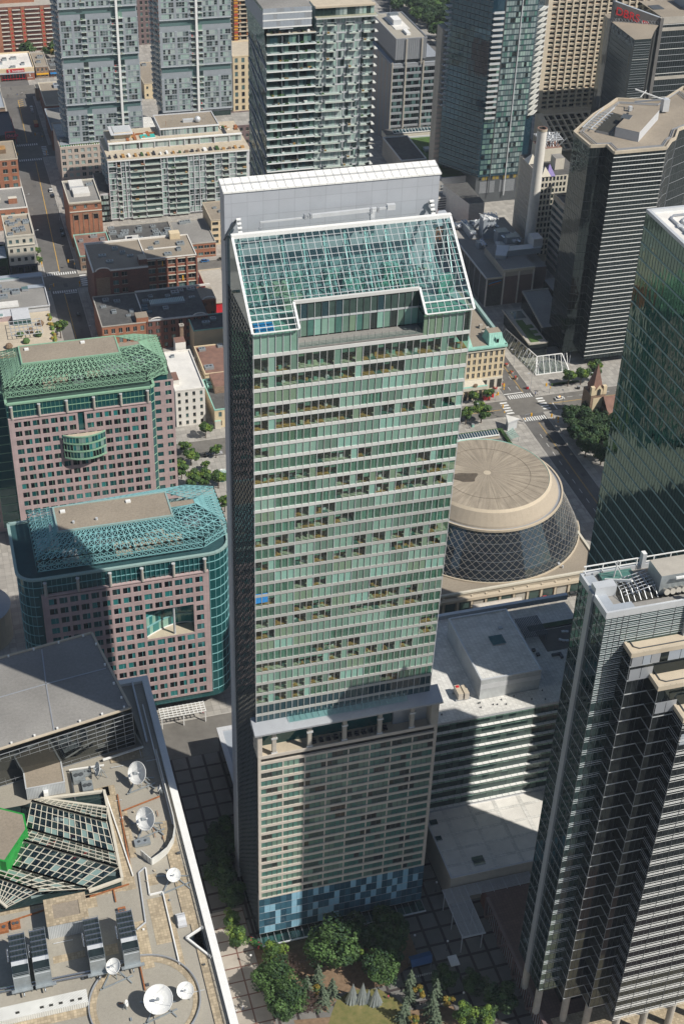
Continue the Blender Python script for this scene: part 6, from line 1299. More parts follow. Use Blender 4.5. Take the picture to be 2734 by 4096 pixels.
for i in range(8): b.box(254.2, 598 + i * 7.5, .1, 254.6, 598.5 + i * 7.5, 15.2, 'metal'); 
b.build('pale_ribs', o)
m = MB(); m.prism([(263, 602), (268, 600), (272, 606), (266, 608)], 19.5, [21.5, 21.5, 24, 24], 'panel_grey', 'metal_light'); m.box(268, 603, 19.5, 288, 608, 22.6, 'panel_grey', 'metal_light'); m.box(284, 604, 22, 289, 611, 27, 'metal_light'); m.build('flue_duct', o)
for (x, y, w_, d, h) in ((268, 632, 8, 6, 11), (262, 634, 3, 14, 4), (266, 645, 10, 2, 4), (276, 619, 7, 5, 6), (270, 616, 4, 4, 4), (258, 646, 5, 2, 3), (281, 625, 5, 5, 3), (262, 622, 4, 4, 3), (273, 624, 6, 5, 7)): m = MB(); m.box(x, y, 15.5, x + w_, y + d, 15.5 + h, 'panel_grey', 'metal_light' if h > 10 else 'galv'); [m.rod((x + random.uniform(0, w_), y - 2, 16 + h * .6), (x + random.uniform(0, w_), y + d, 16 + h * .8), .7, .7, random.choice(('steel', 'panel_pale')), 8) for _ in range(3)]; m.build('rooftop_unit', o)
m = MB()
for i in range(14): m.bar((268 + random.uniform(-1, 9), 631, 26.5), (268 + random.uniform(-1, 9), 638, 27.3), .3, 'white_metal')
m.build('tank_top_rails', o)
m = MB(); Fx = Fa(254.6, 589.8, 1, 0)
pts = [(1.2, 12.4), (2.6, 12.9), (4.4, 13.3), (6.4, 13.6), (7.6, 13.9)]
for (p, q) in zip(pts, pts[1:]): m.bar(Fx.p(*p, .1), Fx.p(*q, .1), .15, 'blue_cover', .3); m.bar(Fx.p(p[0], p[1] - .8, .1), Fx.p(q[0], q[1] - 1.2, .1), .15, 'rust', .5)
m.build('wall_logo', o)
o = thing('tall_white_chimney', 'tall slender white chimney with an open dark top', 'chimney', (289.8, 621.5))
b = MB(); b.rod((289.8, 621.5, 15), (289.8, 621.5, 77), 2.75, 2.35, 'white_paint', 32, False); b.build('shaft', o, smooth=True)
b = MB()
for i in range(32):
    t0, t1 = 2 * math.pi * i / 32, 2 * math.pi * (i + 1) / 32; c = lambda r, z, t: (289.8 + r * math.cos(t), 621.5 + r * math.sin(t), z)
    b.q([c(2.5, 76.4, t0), c(2.5, 76.4, t1), c(2.5, 77.6, t1), c(2.5, 77.6, t0)], 'concrete_tan'); b.q([c(2.5, 77.6, t0), c(2.5, 77.6, t1), c(1.8, 77.6, t1), c(1.8, 77.6, t0)], 'roof_brown'); b.q([c(1.8, 77.6, t0), c(1.8, 77.6, t1), c(1.8, 72, t1), c(1.8, 72, t0)], 'room_dark')
b.q([c(1.8, 74, 2 * math.pi * i / 32) for i in range(32)], 'room_dark'); b.build('rim', o)
o = thing('gabled_stone_office', 'pale stone office tower with small pointed gables and a purple pyramid beside the white chimney', 'office tower', (304, 645))
PNK = ['glass_black', 'glass_clear_dark', 'navy']
KX, KY, KZ = 296.2, 629.5, 48.2
b = MB(); core(b, KX, KY + .4, KX + 22, KY + 30, 0, KZ - .2, 'stone_pale', 'tar'); b.build('body', o)
F = Fa(KX, KY, 1, 0); punch(o, F, 0, 14, 4, KZ, 7, 14, 1.3, 2.2, 'stone_pale', PNK, cap=80, mull=0, dep=.25)
F = Fa(KX - .2, KY + 27, 0, -1); punch(o, F, 0, 27, 4, KZ, 14, 14, 1.3, 2.2, 'pod_band', PNK, cap=0, mull=0, dep=.25, wname='side_wall')
b = MB()
for (x, y) in ((KX, KY), (KX, KY + 17)): b.q([(x - .4, y - .4, KZ), (x + 5, y - .4, KZ), (x + 2.3, y + 2, KZ + 4.5)], 'stone_pale'); b.q([(x - .4, y + 6, KZ), (x - .4, y - .4, KZ), (x + 2.3, y + 2.5, KZ + 4.5)], 'white_paint')
x = KX + 2.6; b.q([(x, KY - .4, KZ), (x + 4.8, KY - .4, KZ), (x + 2.4, KY + 3, KZ + 5.5)], 'purple'); b.q([(x, KY + 5, KZ), (x, KY - .4, KZ), (x + 2.4, KY + 3, KZ + 5.5)], 'purple'); b.q([(x + 4.8, KY - .4, KZ), (x + 4.8, KY + 5, KZ), (x + 2.4, KY + 3, KZ + 5.5)], 'purple'); b.build('gables', o)
b = MB(); b.box(KX + 6, KY + 18, KZ, KX + 18, KY + 29, KZ + 7, 'stone_pale', 'roof_brown'); b.box(KX + 10, KY + 7, KZ, KX + 15, KY + 13, KZ + 6, 'stone_pale', 'gravel_grey'); b.build('upper_block', o)
b = MB()
for i in range(26): x, y = KX + random.uniform(7, 17), KY + random.uniform(18, 28); b.bar((x, y, KZ + 7), (x + random.uniform(-4, 4), y + random.uniform(-4, 4), KZ + 12), .35, 'metal_light')
for i in range(5): b.bar((KX + 6 + i * 3, KY + 18, KZ + 11), (KX + 7 + i * 3, KY + 29, KZ + 11), .4, 'metal_light'); b.bar((KX + 6, KY + 19 + i * 2.4, KZ + 11), (KX + 18, KY + 19 + i * 2.4, KZ + 11), .4, 'metal_light')
b.build('roof_frame', o)
o = thing('blue_banded_office', 'office block with brown and blue glass bands wedged between the stone office and black tower', 'office building', (308, 614))
b = MB(); core(b, 301.5, 602, 320, 624, 0, 40, 'glass_blue', 'tar'); W = Fa(301.5, 624, 0, -1); F = Fa(301.5, 602, 1, 0)
for k in range(10): z = 4 + k * 3.8; W.box(b, 0, 22, z, z + 1.6, 0, .2, 'pod_band'); F.box(b, 0, 17, z, z + 1.6, 0, .2, 'wall_brick_orange' if k > 8 else 'pod_band')
b.build('body', o)
b = MB(); parapet(b, 301.3, 601.8, 320, 624, 40, 1.2, .6, 'concrete_tan'); b.build('parapet', o)
# ================================================================ OLD STONE HOTEL BLOCK WITH COPPER ROOF
o = thing('copper_roofed_stone_block', 'cream stone corner building with green copper mansard roof, right behind the glass hotel tower', 'building', (222, 545))
F = Fa(206, 515.2, 1, 0); b = MB(); core(b, 206.4, 515.6, 234.6, 575, 0, 22.8, 'cream', 'gravel_brown'); b.build('body', o)
punch(o, F, 0, 28.6, 6.5, 20.6, 11, 4, 1.3, 2.5, 'cream', ['glass_black', 'curtain_black', 'room_dark'], cap=44, frame='white_metal', dep=.3, sill='stone_pale')
b = MB(); F.box(b, -.1, 28.7, 0, 6.5, -.4, .3, 'stone_pale'); F.box(b, -.2, 28.8, 20.6, 21.4, -.5, .5, 'stone_pale'); F.box(b, -.5, 29.1, 22.2, 22.9, -.8, 1.2, 'copper')
for i in range(8): F.box(b, 1 + i * 3.6, 3.2 + i * 3.6, 1, 5.4, .3, .34, 'room_dark')
E_ = Fa(234.7, 515.3, 0, 1); E_.box(b, 0, 59, 0, 20.6, -.3, 0, 'cream'); E_.box(b, -.3, 59, 22.2, 22.9, -.8, .8, 'copper')
for k in range(4):
    for i in range(14): E_.q(b, 1.5 + i * 4, 2.8 + i * 4, 7 + k * 3.5, 9.4 + k * 3.5, .02, 'glass_black')
b.build('stonework', o)
b = MB(); 
for (x0, x1) in ((226.5, 234.3), (206, 219)): b.prism([(x0, 515.2), (x1, 515.2), (x1, 524), (x0, 524)], 22.9, 22.95, 'copper'); b.q([(x0, 515.2, 22.9), (x1, 515.2, 22.9), (x1 - 1, 518.5, 27.4), (x0 + 1, 518.5, 27.4)], 'copper'); b.q([(x0, 524, 22.9), (x0, 515.2, 22.9), (x0 + 1, 518.5, 27.4), (x0 + 1, 523, 27.4)], 'copper'); b.q([(x1, 515.2, 22.9), (x1, 524, 22.9), (x1 - 1, 523, 27.4), (x1 - 1, 518.5, 27.4)], 'copper'); b.box(x0 + 1, 518.5, 27.3, x1 - 1, 523, 27.5, 'gravel_brown'); b.box(x0 + 3.4, 515.8, 23.4, x0 + 5, 518, 26, 'copper'); b.q([(x0 + 3.6, 515.75, 23.6), (x0 + 4.8, 515.75, 23.6), (x0 + 4.8, 515.75, 25.6), (x0 + 3.6, 515.75, 25.6)], 'glass_black')
for i in range(9): b.bar((227 + i * .85, 515.3, 23.1), (227.5 + i * .75, 518.3, 27.3), .1, 'copper')
b.box(233.2, 524, 22.9, 234.6, 575, 24.4, 'copper', 'green_trim'); b.build('roof', o)
for i, (x, y) in enumerate(((222, 543), (227, 525), (230, 528), (228, 531), (218, 530))): m = MB(); m.box(x, y, 22.8, x + (4 if i == 0 else 1.6), y + (5 if i == 0 else 1.4), 24.6, 'white_metal' if i == 0 else 'concrete'); m.build('rooftop_unit', o)
b = MB(); b.box(213, 509, 0.1, 224.6, 515, 6, 'cream', 'stone_pale')
for i in range(5): b.rod((213.6 + i * 2.3, 508.8, .1), (213.6 + i * 2.3, 508.8, 5), .45, .4, 'cream')
b.box(212.6, 508.2, 5, 225, 509.4, 6.6, 'stone_pale', 'copper'); b.blob((219, 508.4, 7.4), (1.2, .4, 1.1), 'mulch', 5)
for i in range(4): b.q([(214 + i * 2.3, 508.15, .2), (215.4 + i * 2.3, 508.15, .2), (215.4 + i * 2.3, 508.15, 4.4), (214 + i * 2.3, 508.15, 4.4)], 'room_dark')
b.build('arched_porch', o)
b = MB(); b.box(223, 506.5, 0.2, 226, 508, 2.3, 'red', 'white_metal'); b.box(227.5, 508, .2, 228.3, 508.8, 2.8, 'red'); b.build('red_booth', o, label='red booth and box on the corner pavement')
# church spire among the trees
o = thing('stone_church_tower', 'small stone church tower with a steep brown spire beside dark park trees', 'church tower', (263.5, 482))
b = MB(); b.box(260.6, 478, .1, 267.4, 486, 14.5, 'wall_brick_brown'); b.box(260.4, 477.8, 14.5, 262, 479.4, 18.5, 'cream'); b.box(266, 477.8, 14.5, 267.6, 479.4, 18.5, 'cream'); b.box(261.8, 477.9, .1, 266.2, 478.1, 13, 'cream')
b.q([(260.6, 477.95, 14.5), (267.4, 477.95, 14.5), (264, 477.95, 19.5)], 'cream'); b.q([(263.2, 477.8, 14.4), (264.8, 477.8, 14.4), (264.8, 477.8, 17), (264, 477.8, 17.8), (263.2, 477.8, 17)], 'room_dark'); b.build('stone_shaft', o)
b = MB(); ap = (264, 482, 28); sq = [(261.6, 479, 16.5), (266.4, 479, 16.5), (267.3, 482, 15.5), (266.4, 485, 16.5), (261.6, 485, 16.5), (260.7, 482, 15.5)]
for i in range(6): b.q([sq[i], sq[(i + 1) % 6], ap], 'roof_brown')
b.rod((264, 482, 27.8), (264, 482, 30), .09, .05, 'dark_metal'); b.build('spire', o)
b = MB(); b.box(266, 470, .1, 290, 484, 8, 'wall_brick_brown'); b.q([(266, 469.5, 8), (290, 469.5, 8), (290, 477, 14), (266, 477, 14)], 'roof_brown'); b.q([(266, 484.5, 8), (266, 477, 14), (290, 477, 14), (290, 484.5, 8)], 'roof_brown'); b.build('nave', o)
# neighbour outside the frame that shades the street beside the concert hall
o = thing('neighbouring_tower', 'plain banded office tower standing east of the green mirror tower, outside the picture', 'office tower', (305, 360))
b = MB(); b.box(290, 340, 0, 322, 382, 120, 'concrete', 'gravel', bot=False); b.build('body', o); b = MB(); W = Fa(290, 382, 0, -1); S = Fa(290, 340, 1, 0)
for k in range(29): z = 3 + k * 4; W.box(b, .5, 41.5, z, z + 2, 0, .1, 'glass_blue'); S.box(b, .5, 31.5, z, z + 2, 0, .1, 'glass_blue')
b.build('window_band', o)

# ================================================================ OLD TOWN BLOCKS ON THE LEFT
GW = ['glass_black', 'curtain_black', 'glass_clear_dark', 'glass_mid', 'room_dark']
def oldblock(name, label, cat, x0, y0, x1, y1, z, wall, roof, nx=0, nz=0, ww=1.5, wh=1.9, par='concrete', ph=.6, units=(), side=None, us=1., cap=100, zb=.2, group=None, um='galv'):
    o = thing(name, label, cat, ((x0 + x1) / 2, (y0 + y1) / 2), group)
    b = MB(); core(b, x0 + .1, y0 + .4, x1 - .1, y1, 0, z - .02, wall, roof); b.build('body', o)
    if nx: punch(o, Fa(x0, y0, 1, 0), 0, x1 - x0, zb, z, nx, nz, ww, wh, wall, GW, cap=cap, frame='panel_pale' if 'brick' in wall else 'dark_metal', mull=1, dep=.22, sill='stone_pale')
    b = MB(); parapet(b, x0 - .15, y0 - .15, x1 + .15, y1 + .1, z, ph, .45, par); b.build('parapet', o)
    hvacs(o, units, z, us, m=um)
    if side:
        m = MB(); S = Fa(x0, y1, 0, -1) if side == 'w' else Fa(x1, y0, 0, 1); n = int((y1 - y0) / 3.2)
        for k in range(max(1, int(z / 3.8))):
            for i in range(n): S.q(m, 1 + i * 3.2, 2.5 + i * 3.2, 1.6 + k * 3.8, 3.6 + k * 3.8, .05, random.choice(GW))
        m.build('side_windows', o, kind='stuff')
    return o
o = oldblock('brick_warehouse', 'big dark red brick warehouse with white coping, lit pilastered wing and rooftop units, upper left', 'warehouse', 92.7, 626.6, 117.2, 649.4, 25.6, 'wall_brick_red', 'gravel_brown', 5, 6, 3.4, 2.3, 'white_paint', .5, [(101, 643), (110, 634), (112, 640), (104, 630)], us=.9)
b = MB(); b.box(66.4, 619.4, 0, 92.6, 649.4, 25.6, 'wall_brick_dark', 'gravel_brown', bot=False); b.box(88.6, 622, 0, 92.5, 627.5, 28.4, 'wall_brick_dark', 'concrete_tan'); b.build('west_wing', o)
punch(o, Fa(74.6, 619, 1, 0), 0, 8.4, .2, 25.6, 2, 6, 2.6, 2.2, 'wall_brick_dark', GW, cap=12, frame='panel_pale', dep=.2, sill='stone_pale', wname='wing_wall')
b = MB(); F = Fa(66.4, 619, 1, 0); F.box(b, 0, 8.2, .2, 25.6, -.4, 0, 'wall_brick_dark'); F.box(b, 1, 7.4, 12, 22.5, 0, .06, 'wall_brick_brown')
for i in range(12): t0, t1 = math.pi * i / 12, math.pi * (i + 1) / 12; b.bar(F.p(4.4 - 3.4 * math.cos(t0), 26 + 1.6 * math.sin(t0), 0), F.p(4.4 - 3.4 * math.cos(t1), 26 + 1.6 * math.sin(t1), 0), .5, 'white_paint'); b.q([F.p(4.4 - 3.4 * math.cos(t0), 25, -.1), F.p(4.4 - 3.4 * math.cos(t1), 25, -.1), F.p(4.4 - 3.4 * math.cos(t1), 26 + 1.6 * math.sin(t1), -.1), F.p(4.4 - 3.4 * math.cos(t0), 26 + 1.6 * math.sin(t0), -.1)], 'wall_brick_dark')
F.box(b, 8, 26, 25.5, 26.2, -.3, .15, 'white_paint'); b.box(66, 619, 25.5, 66.6, 649.4, 26.3, 'white_paint'); b.box(66, 649, 25.5, 112, 649.8, 26.4, 'white_paint'); b.build('curved_gable', o)
F = Fa(92.7, 626.5, 1, 0); b = MB()
for i in range(6): F.box(b, i * 4.9 - .35, i * 4.9 + .35, .2, 25.4, 0, .45, 'wall_brick_red')
for k in range(1, 7): F.box(b, 0, 24.5, k * 4.25 - .7, k * 4.25 - .35, 0, .3, 'stone_pale')
b.build('pilasters', o)
m = MB(); F.box(m, 7.6, 8.1, 21.6, 24.2, .05, .3, 'yellow'); F.box(m, 17.2, 17.8, 13, 15.6, .05, .3, 'yellow'); m.build('yellow_banner', o)
hvacs(o, [(73, 635), (75.5, 628), (83, 636), (80, 641), (86, 632), (97, 638)], 25.6, .9); b = MB(); b.box(94, 637, 25.6, 110, 637.4, 26.1, 'white_paint'); b.box(108, 646, 25.6, 113, 650, 28.6, 'cream'); b.build('roof_upstand', o)
o = oldblock('brick_workshop', 'lower brick building with dark tar roof and long white rooflight, below the big warehouse', 'building', 64.5, 584, 84.6, 614, 15.4, 'wall_brick_orange', 'tar', 6, 3, 1.7, 2.4, 'concrete', .4, [(68, 603), (75, 607), (72, 597), (80, 596), (78, 592), (70, 609)], us=.8)
b = MB(); b.box(84.7, 585.5, 0, 114, 614.4, 15.4, 'wall_brick_dark', 'tar', bot=False); b.box(114, 600, 0, 121, 612, 15.4, 'wall_brick_orange', 'gravel_brown', bot=False); b.box(80.5, 584.3, 15.4, 86, 590, 18, 'wall_brick_orange', 'gravel_brown'); b.build('east_wing', o)
punch(o, Fa(85, 585.2, 1, 0), 0, 28.6, .2, 15.3, 8, 4, 1.9, 2.2, 'wall_brick_dark', GW, cap=32, frame='panel_pale', dep=.2, wname='wing_wall')
punch(o, Fa(114, 599.8, 1, 0), 0, 7, .2, 15.3, 2, 3, 1.3, 2.2, 'wall_brick_orange', GW, cap=6, frame='panel_pale', dep=.2, wname='end_wall')
b = MB(); b.box(84.6, 614, 15.2, 121, 614.6, 16.1, 'white_paint'); b.box(84.4, 597, 15.2, 84.9, 612, 16, 'white_paint'); b.box(85, 584.9, 15.2, 114, 585.4, 15.9, 'panel_pale')
for i in range(10):
    for xc, yc, R_ in ((90, 585, 3), (110, 585, 3), (117.6, 599.6, 3)): t0, t1 = math.pi * i / 10, math.pi * (i + 1) / 10; b.bar((xc - R_ * math.cos(t0), yc, 15.6 + 1.3 * math.sin(t0)), (xc - R_ * math.cos(t1), yc, 15.6 + 1.3 * math.sin(t1)), .4, 'white_paint')
b.build('coping', o)
m = MB(); m.box(89.5, 599, 15.4, 106, 603.4, 16.4, 'panel_grey', 'glass_pale')
for i in range(20): m.box(89.6 + i * .83, 598.9, 16.3, 89.8 + i * .83, 603.5, 16.6, 'white_metal')
m.build('rooflight', o)
hvacs(o, [(88, 604), (91, 608), (99, 606.5), (103, 609), (106, 611), (110, 603), (96, 595), (111, 611)], 15.4, .9); hvacs(o, [(86.5, 596), (86.8, 600), (88, 593)], 15.4, .8, name='blue_duct', m='blue_panel')
oldblock('brick_chimney_stack', 'tall square brick chimney stack beside the workshop wall', 'chimney', 98.2, 571.5, 100, 573.3, 18.4, 'wall_brick_brown', 'dark_metal', par='concrete')
o = oldblock('cream_walled_block', 'cream rendered block with a green copper roof edge, left of the glass tower', 'building', 105, 574, 124, 588, 13.6, 'cream', 'tar', par='copper', ph=.5, units=[(116, 583), (112, 580)])
o = oldblock('brown_roofed_hall', 'brown-roofed low hall with two rooftop units beside the glass tower', 'building', 103.4, 541, 122, 566, 10, 'cream', 'roof_brown', par='cream', ph=.5, units=[(106.4, 562.6), (106.2, 546.2), (115, 564)], side='w')
o = oldblock('old_theatre', 'small ornate cream theatre front with green roof edges, next to the white block', 'theatre', 101.5, 512.5, 116, 538, 9, 'cream', 'tar', 3, 2, 1.4, 2.4, 'copper', .6, [(104, 532), (105, 536)], us=1.1, um='copper')
b = MB(); b.box(101.4, 511.6, .1, 104, 512.6, 4, 'stone_pale', 'copper'); b.box(108, 511.2, .1, 115, 512.6, 4.6, 'stone_pale', 'copper'); b.box(104.5, 526, 9, 115.8, 537.5, 12.5, 'wall_brick_brown', 'roof_brown'); b.build('porch', o)
o = oldblock('white_rendered_block', 'plain white rendered block with rows of small dark windows and a pale flat roof', 'building', 85.7, 517, 98.4, 550, 18, 'white_paint', 'white_roof', 4, 5, 1.2, 1.9, 'white_paint', .7, [(90, 552 - 6)], us=.6)
b = MB(); b.box(84.2, 522, 0, 88.4, 529, 20.6, 'white_paint', 'roof_brown'); b.box(80, 530, 0, 85.6, 552, 14, 'wall_brick_brown', 'roof_brown'); b.box(92.4, 551, 0, 97, 556, 22, 'white_paint', 'roof_brown'); b.build('annex', o)
o = oldblock('tall_brick_exchange', 'tall orange-brown brick block with arched blind bays and a pale roof, on the street corner', 'building', 65.4, 700, 82, 728.4, 24.6, 'wall_brick_orange', 'gravel_grey', 3, 1, 1.5, 1.6, 'stone_pale', .8, [(79, 722)], zb=20.5)
b = MB(); F = Fa(65.4, 700, 1, 0); F.box(b, 0, 16.6, .2, 20.5, -.5, -.03, 'wall_brick_orange')
for i in range(3):
    a = 2.0 + i * 5.1; F.q(b, a, a + 2.2, 15.5, 18.2, .02, 'glass_black'); F.box(b, a - .5, a - .1, 3, 18, 0, .18, 'wall_brick_brown'); F.box(b, a + 2.3, a + 2.7, 3, 18, 0, .18, 'wall_brick_brown'); F.box(b, a - .5, a + 2.7, 18.2, 19.0, 0, .2, 'wall_brick_brown')
F.box(b, 0, 16.6, 19.9, 20.4, 0, .3, 'stone_pale'); F.box(b, 0, 16.6, 23.9, 24.4, 0, .35, 'wall_brick_brown'); b.build('blind_bays', o)
m = MB(); m.box(69, 708, 24.6, 77.5, 716, 26.4, 'white_paint', 'white_roof'); m.box(68.2, 717, 24.6, 75.5, 725.5, 26.8, 'panel_pale', 'white_roof'); m.build('roof_house', o)
oldblock('dark_shop_row', 'low brown-roofed corner shops cluttered with ducts, below the tall brick block', 'shop', 66, 672.5, 83, 698, 8, 'wall_brick_brown', 'roof_brown', 5, 2, 1.8, 1.9, 'copper', .4, [(69, 690), (76, 694), (80, 690), (78, 682), (72, 678)], us=.8)
o = oldblock('dark_roofed_shops', 'dark tar-roofed shops crowded with air units behind the big warehouse', 'shop', 84, 676, 117, 704, 8, 'wall_brick_brown', 'tar', par='concrete', ph=.5, units=[(random.uniform(86, 115), random.uniform(682, 702)) for _ in range(20)], us=1.0)
m = MB(); m.box(91, 684, 8.3, 98, 684.3, 11.5, 'white_metal'); m.box(92, 683.9, 9, 94.6, 684.0, 11, 'navy'); m.bar((95, 683.9, 9.6), (97.6, 683.9, 9.6), .1, 'navy', .5); m.build('roof_billboard', o)
oldblock('orange_brick_shops', 'grey-roofed shop block with orange brick front and long window strip facing the street', 'shop', 117.5, 674, 136.5, 703, 8, 'wall_brick_orange', 'gravel_grey', 6, 2, 2.6, 1.6, 'concrete', .5, [(124, 700), (127, 701), (120, 680)], us=.9)
oldblock('tan_office', 'narrow tan block with strip windows beside the left edge of the white-capped slab', 'office building', 137, 687, 150, 710, 14, 'cream', 'gravel_brown', 3, 4, 3.2, 1.7, 'concrete_tan', .4, [(142, 702), (144, 697)], us=.8)
o = oldblock('red_walled_yard_building', 'low building with red walls and a concrete roof beam frame by the tram street', 'building', 122, 612, 134, 648, 6, 'red', 'concrete', par='concrete_tan', ph=.4)
# west side of the street
o = oldblock('red_brick_lofts', 'orange-red brick loft building with paired windows and a gravel roof, on the left edge', 'building', 22, 771.5, 46.3, 798, 21.6, 'wall_brick_orange', 'gravel_brown', 5, 5, 2.6, 2.3, 'concrete_tan', .5, [(32, 792)], side='e')
m = MB(); m.box(34, 781, 21.6, 41, 787, 24, 'mulch', 'wood'); m.build('roof_hut', o)
o = oldblock('grey_roofed_block', 'building with grey gravel roof, white coping and a small orange roof hut', 'building', 20, 728.5, 46, 755, 12, 'wall_brick_orange', 'gravel_grey', 5, 2, 2, 1.8, 'white_paint', .6)
m = MB(); m.box(37, 735, 12, 41.5, 738, 15, 'wall_brick_orange', 'stone_pale'); m.box(28, 738, 12, 33, 750, 13.5, 'concrete', 'white_roof'); m.build('roof_hut', o)
o = oldblock('cream_corner_building', 'cream four-storey corner building with arched top windows, its roof full of ducts', 'building', 31, 677, 44.5, 702, 20, 'stone_pale', 'gravel_brown', 4, 4, 1.5, 2.0, 'stone_pale', .9, [(random.uniform(33, 43), random.uniform(680, 700)) for _ in range(14)], side='e', us=.8)
b = MB(); F = Fa(31, 677, 1, 0); F.box(b, -.3, 13.8, .2, 4.6, 0, .6, 'navy'); F.box(b, -.2, 13.7, 15.3, 15.8, 0, .4, 'stone_pale')
for i in range(4): F.q(b, .8 + i * 3.3, 3.1 + i * 3.3, .6, 3.8, .65, 'glass_black')
b.build('shopfront', o)
o = oldblock('green_pub', 'small dark green painted pub with a grey roof deck, at the left edge', 'pub', 14, 676, 30.4, 692, 9, 'leaf_c', 'panel_grey', par='leaf_c', units=[(20, 688), (26, 686)], us=.7)
m = MB(); F = Fa(14, 676, 1, 0); F.box(m, 2, 15, 3.8, 5.2, 0, .2, 'room_dark'); F.q(m, 1, 15.6, .6, 3.4, .1, 'glass_black'); m.build('shopfront', o)
o = oldblock('grey_terrace_building', 'pale grey building with a planted roof garden, rooflights and blue-grey roof, above the green lattice', 'building', 5, 611, 44, 645, 14.8, 'panel_pale', 'gravel_grey', par='panel_pale', units=[(22, 634), (26, 630), (20, 627), (30, 628), (18, 631), (24, 624), (17, 637)], us=1.1)
b = MB(); b.box(5, 574, 0, 43.6, 611, 12.4, 'wall_brick_orange', 'concrete_tan', bot=False); b.box(5, 641, 14.9, 44.0, 645.1, 15.6, 'panel_grey', 'panel_grey'); b.build('terrace_wing', o)
punch(o, Fa(5, 573.8, 1, 0), 0, 38.6, 3, 12.3, 14, 2, 1.2, 2.2, 'wall_brick_orange', GW, cap=28, dep=.2, mull=0, wname='front_wall')
b = MB(); b.box(8, 605, 12.4, 26, 611, 15, 'pink', 'panel_pale'); b.box(9, 604.5, 15, 22, 607, 15.6, 'white_metal', 'glass_pale'); b.box(26, 600, 12.4, 34, 611, 15.4, 'glass_teal', 'panel_pale'); b.build('garden_pavilion', o)
m = MB(); m.box(17, 613.5, 14.9, 30, 618, 15.9, 'white_metal', 'white_roof'); m.build('long_rooflight', o); m = MB(); m.box(20, 640, 14.9, 33, 641.5, 16, 'metal_light', 'glass_pale'); m.box(33, 628, 14.9, 36, 631, 16, 'metal', 'glass_mid'); m.box(36, 630, 15, 44, 633, 15.4, 'panel_grey'); m.build('rooflight', o)
m = MB(); 
for i in range(40): x = random.choice((random.uniform(41.4, 43.2), random.uniform(24, 43))); y = random.uniform(576, 606) if x > 41 else random.uniform(575.5, 578.5); m.blob((x, y, 13), (.9, .9, .8), random.choice(('leaf_lime', 'leaf_lime', 'leaf_b', 'leaf_gold')), 3)
for (x, y) in ((33, 592), (30, 583), (36, 588), (38, 598), (22, 580), (28, 590)): m.blob((x, y, 13.4), (1.8, 1.8, 1.5), random.choice(('leaf_a', 'leaf_b', 'mulch')), 4)
m.build('garden_planting', o, kind='stuff')
m = MB(); [m.bar((24 + i * 2, 586, 15), (24 + i * 2, 600, 15), .2, 'metal_light') for i in range(8)]; [m.bar((24, 586 + i * 3.4, 15), (38, 586 + i * 3.4, 15), .2, 'metal_light') for i in range(5)]; m.build('garden_frame', o)
o = oldblock('dark_media_building', 'dark navy building with a pink-lettered sign on its corner, upper left', 'building', 26, 836, 50, 874, 10, 'navy', 'navy', 5, 2, 2, 1.8, 'navy', .5)
m = MB(); m.box(44.5, 835.2, 8.2, 50.6, 836, 12.6, 'flowers'); m.box(45, 835, 8.7, 50.2, 835.2, 12.1, 'navy'); m.bar((50.9, 838, 6), (50.9, 870, 6), .3, 'flowers', 5); SB = m.build('sign_board', o)
textmesh(SB, 'sign_letters', 'CHUM', 2.3, 'cloth_pink', (45.2, 834.95, 9.4), (1, 0, 0), (0, 0, 1), .05)
textmesh(SB, 'side_letters', '299 QUEEN', 2.0, 'purple', (50.95 + .3, 838, 4.6), (0, 1, 0), (0, 0, 1), .05)
oldblock('blue_roofed_shop', 'narrow shops with a blue-grey roof above the dark media building', 'shop', 28, 884, 49, 918, 9, 'wall_brick_brown', 'panel_grey', par='concrete', ph=.5, units=[(44, 912), (42, 905)])
o = oldblock('bank_branch', 'low white-roofed bank branch with a red sign board on a yellow fascia', 'bank', 45, 955.5, 74.4, 987, 7.6, 'wall_brick_brown', 'white_roof', par='cream', ph=.9, units=[(57, 975), (68, 964), (61, 959), (53, 968), (51, 959), (63, 976)], us=1.1)
m = MB(); F = Fa(45, 955.4, 1, 0); F.box(m, 0, 29.4, 5.8, 8.3, 0, .5, 'cream'); F.box(m, 0, 29.4, 4.8, 5.8, 0, .6, 'panel_pale'); F.box(m, 11.5, 23, 5.9, 8.2, .5, .8, 'red'); F.q(m, 8, 23.5, .5, 4.6, .08, 'glass_black'); F.box(m, 24, 29.4, .2, 6, 0, .4, 'wall_brick_red'); F.box(m, 8, 23.5, 1.2, 1.5, .1, .2, 'red')
for i in range(9): F.box(m, 8 + i * 1.9, 8.15 + i * 1.9, .4, 4.6, .08, .16, 'red')
SB = m.build('shopfront', o)
textmesh(SB, 'sign_letters', 'Scotiabank', 1.75, 'white_metal', (60.0, 954.5, 6.3), (1, 0, 0), (0, 0, 1), .05); textmesh(SB, 'sign_symbol', 'S', 2.6, 'white_metal', (57.6, 954.5, 6.1), (1, 0, 0), (0, 0, 1), .05); textmesh(SB, 'corner_symbol', 'S', 2.4, 'white_metal', (70.8, 954.9, 2.6), (1, 0, 0), (0, 0, 1), .05); textmesh(SB, 'corner_letters', 'Scotiabank', .8, 'white_metal', (69.6, 954.9, 1.4), (1, 0, 0), (0, 0, 1), .05)
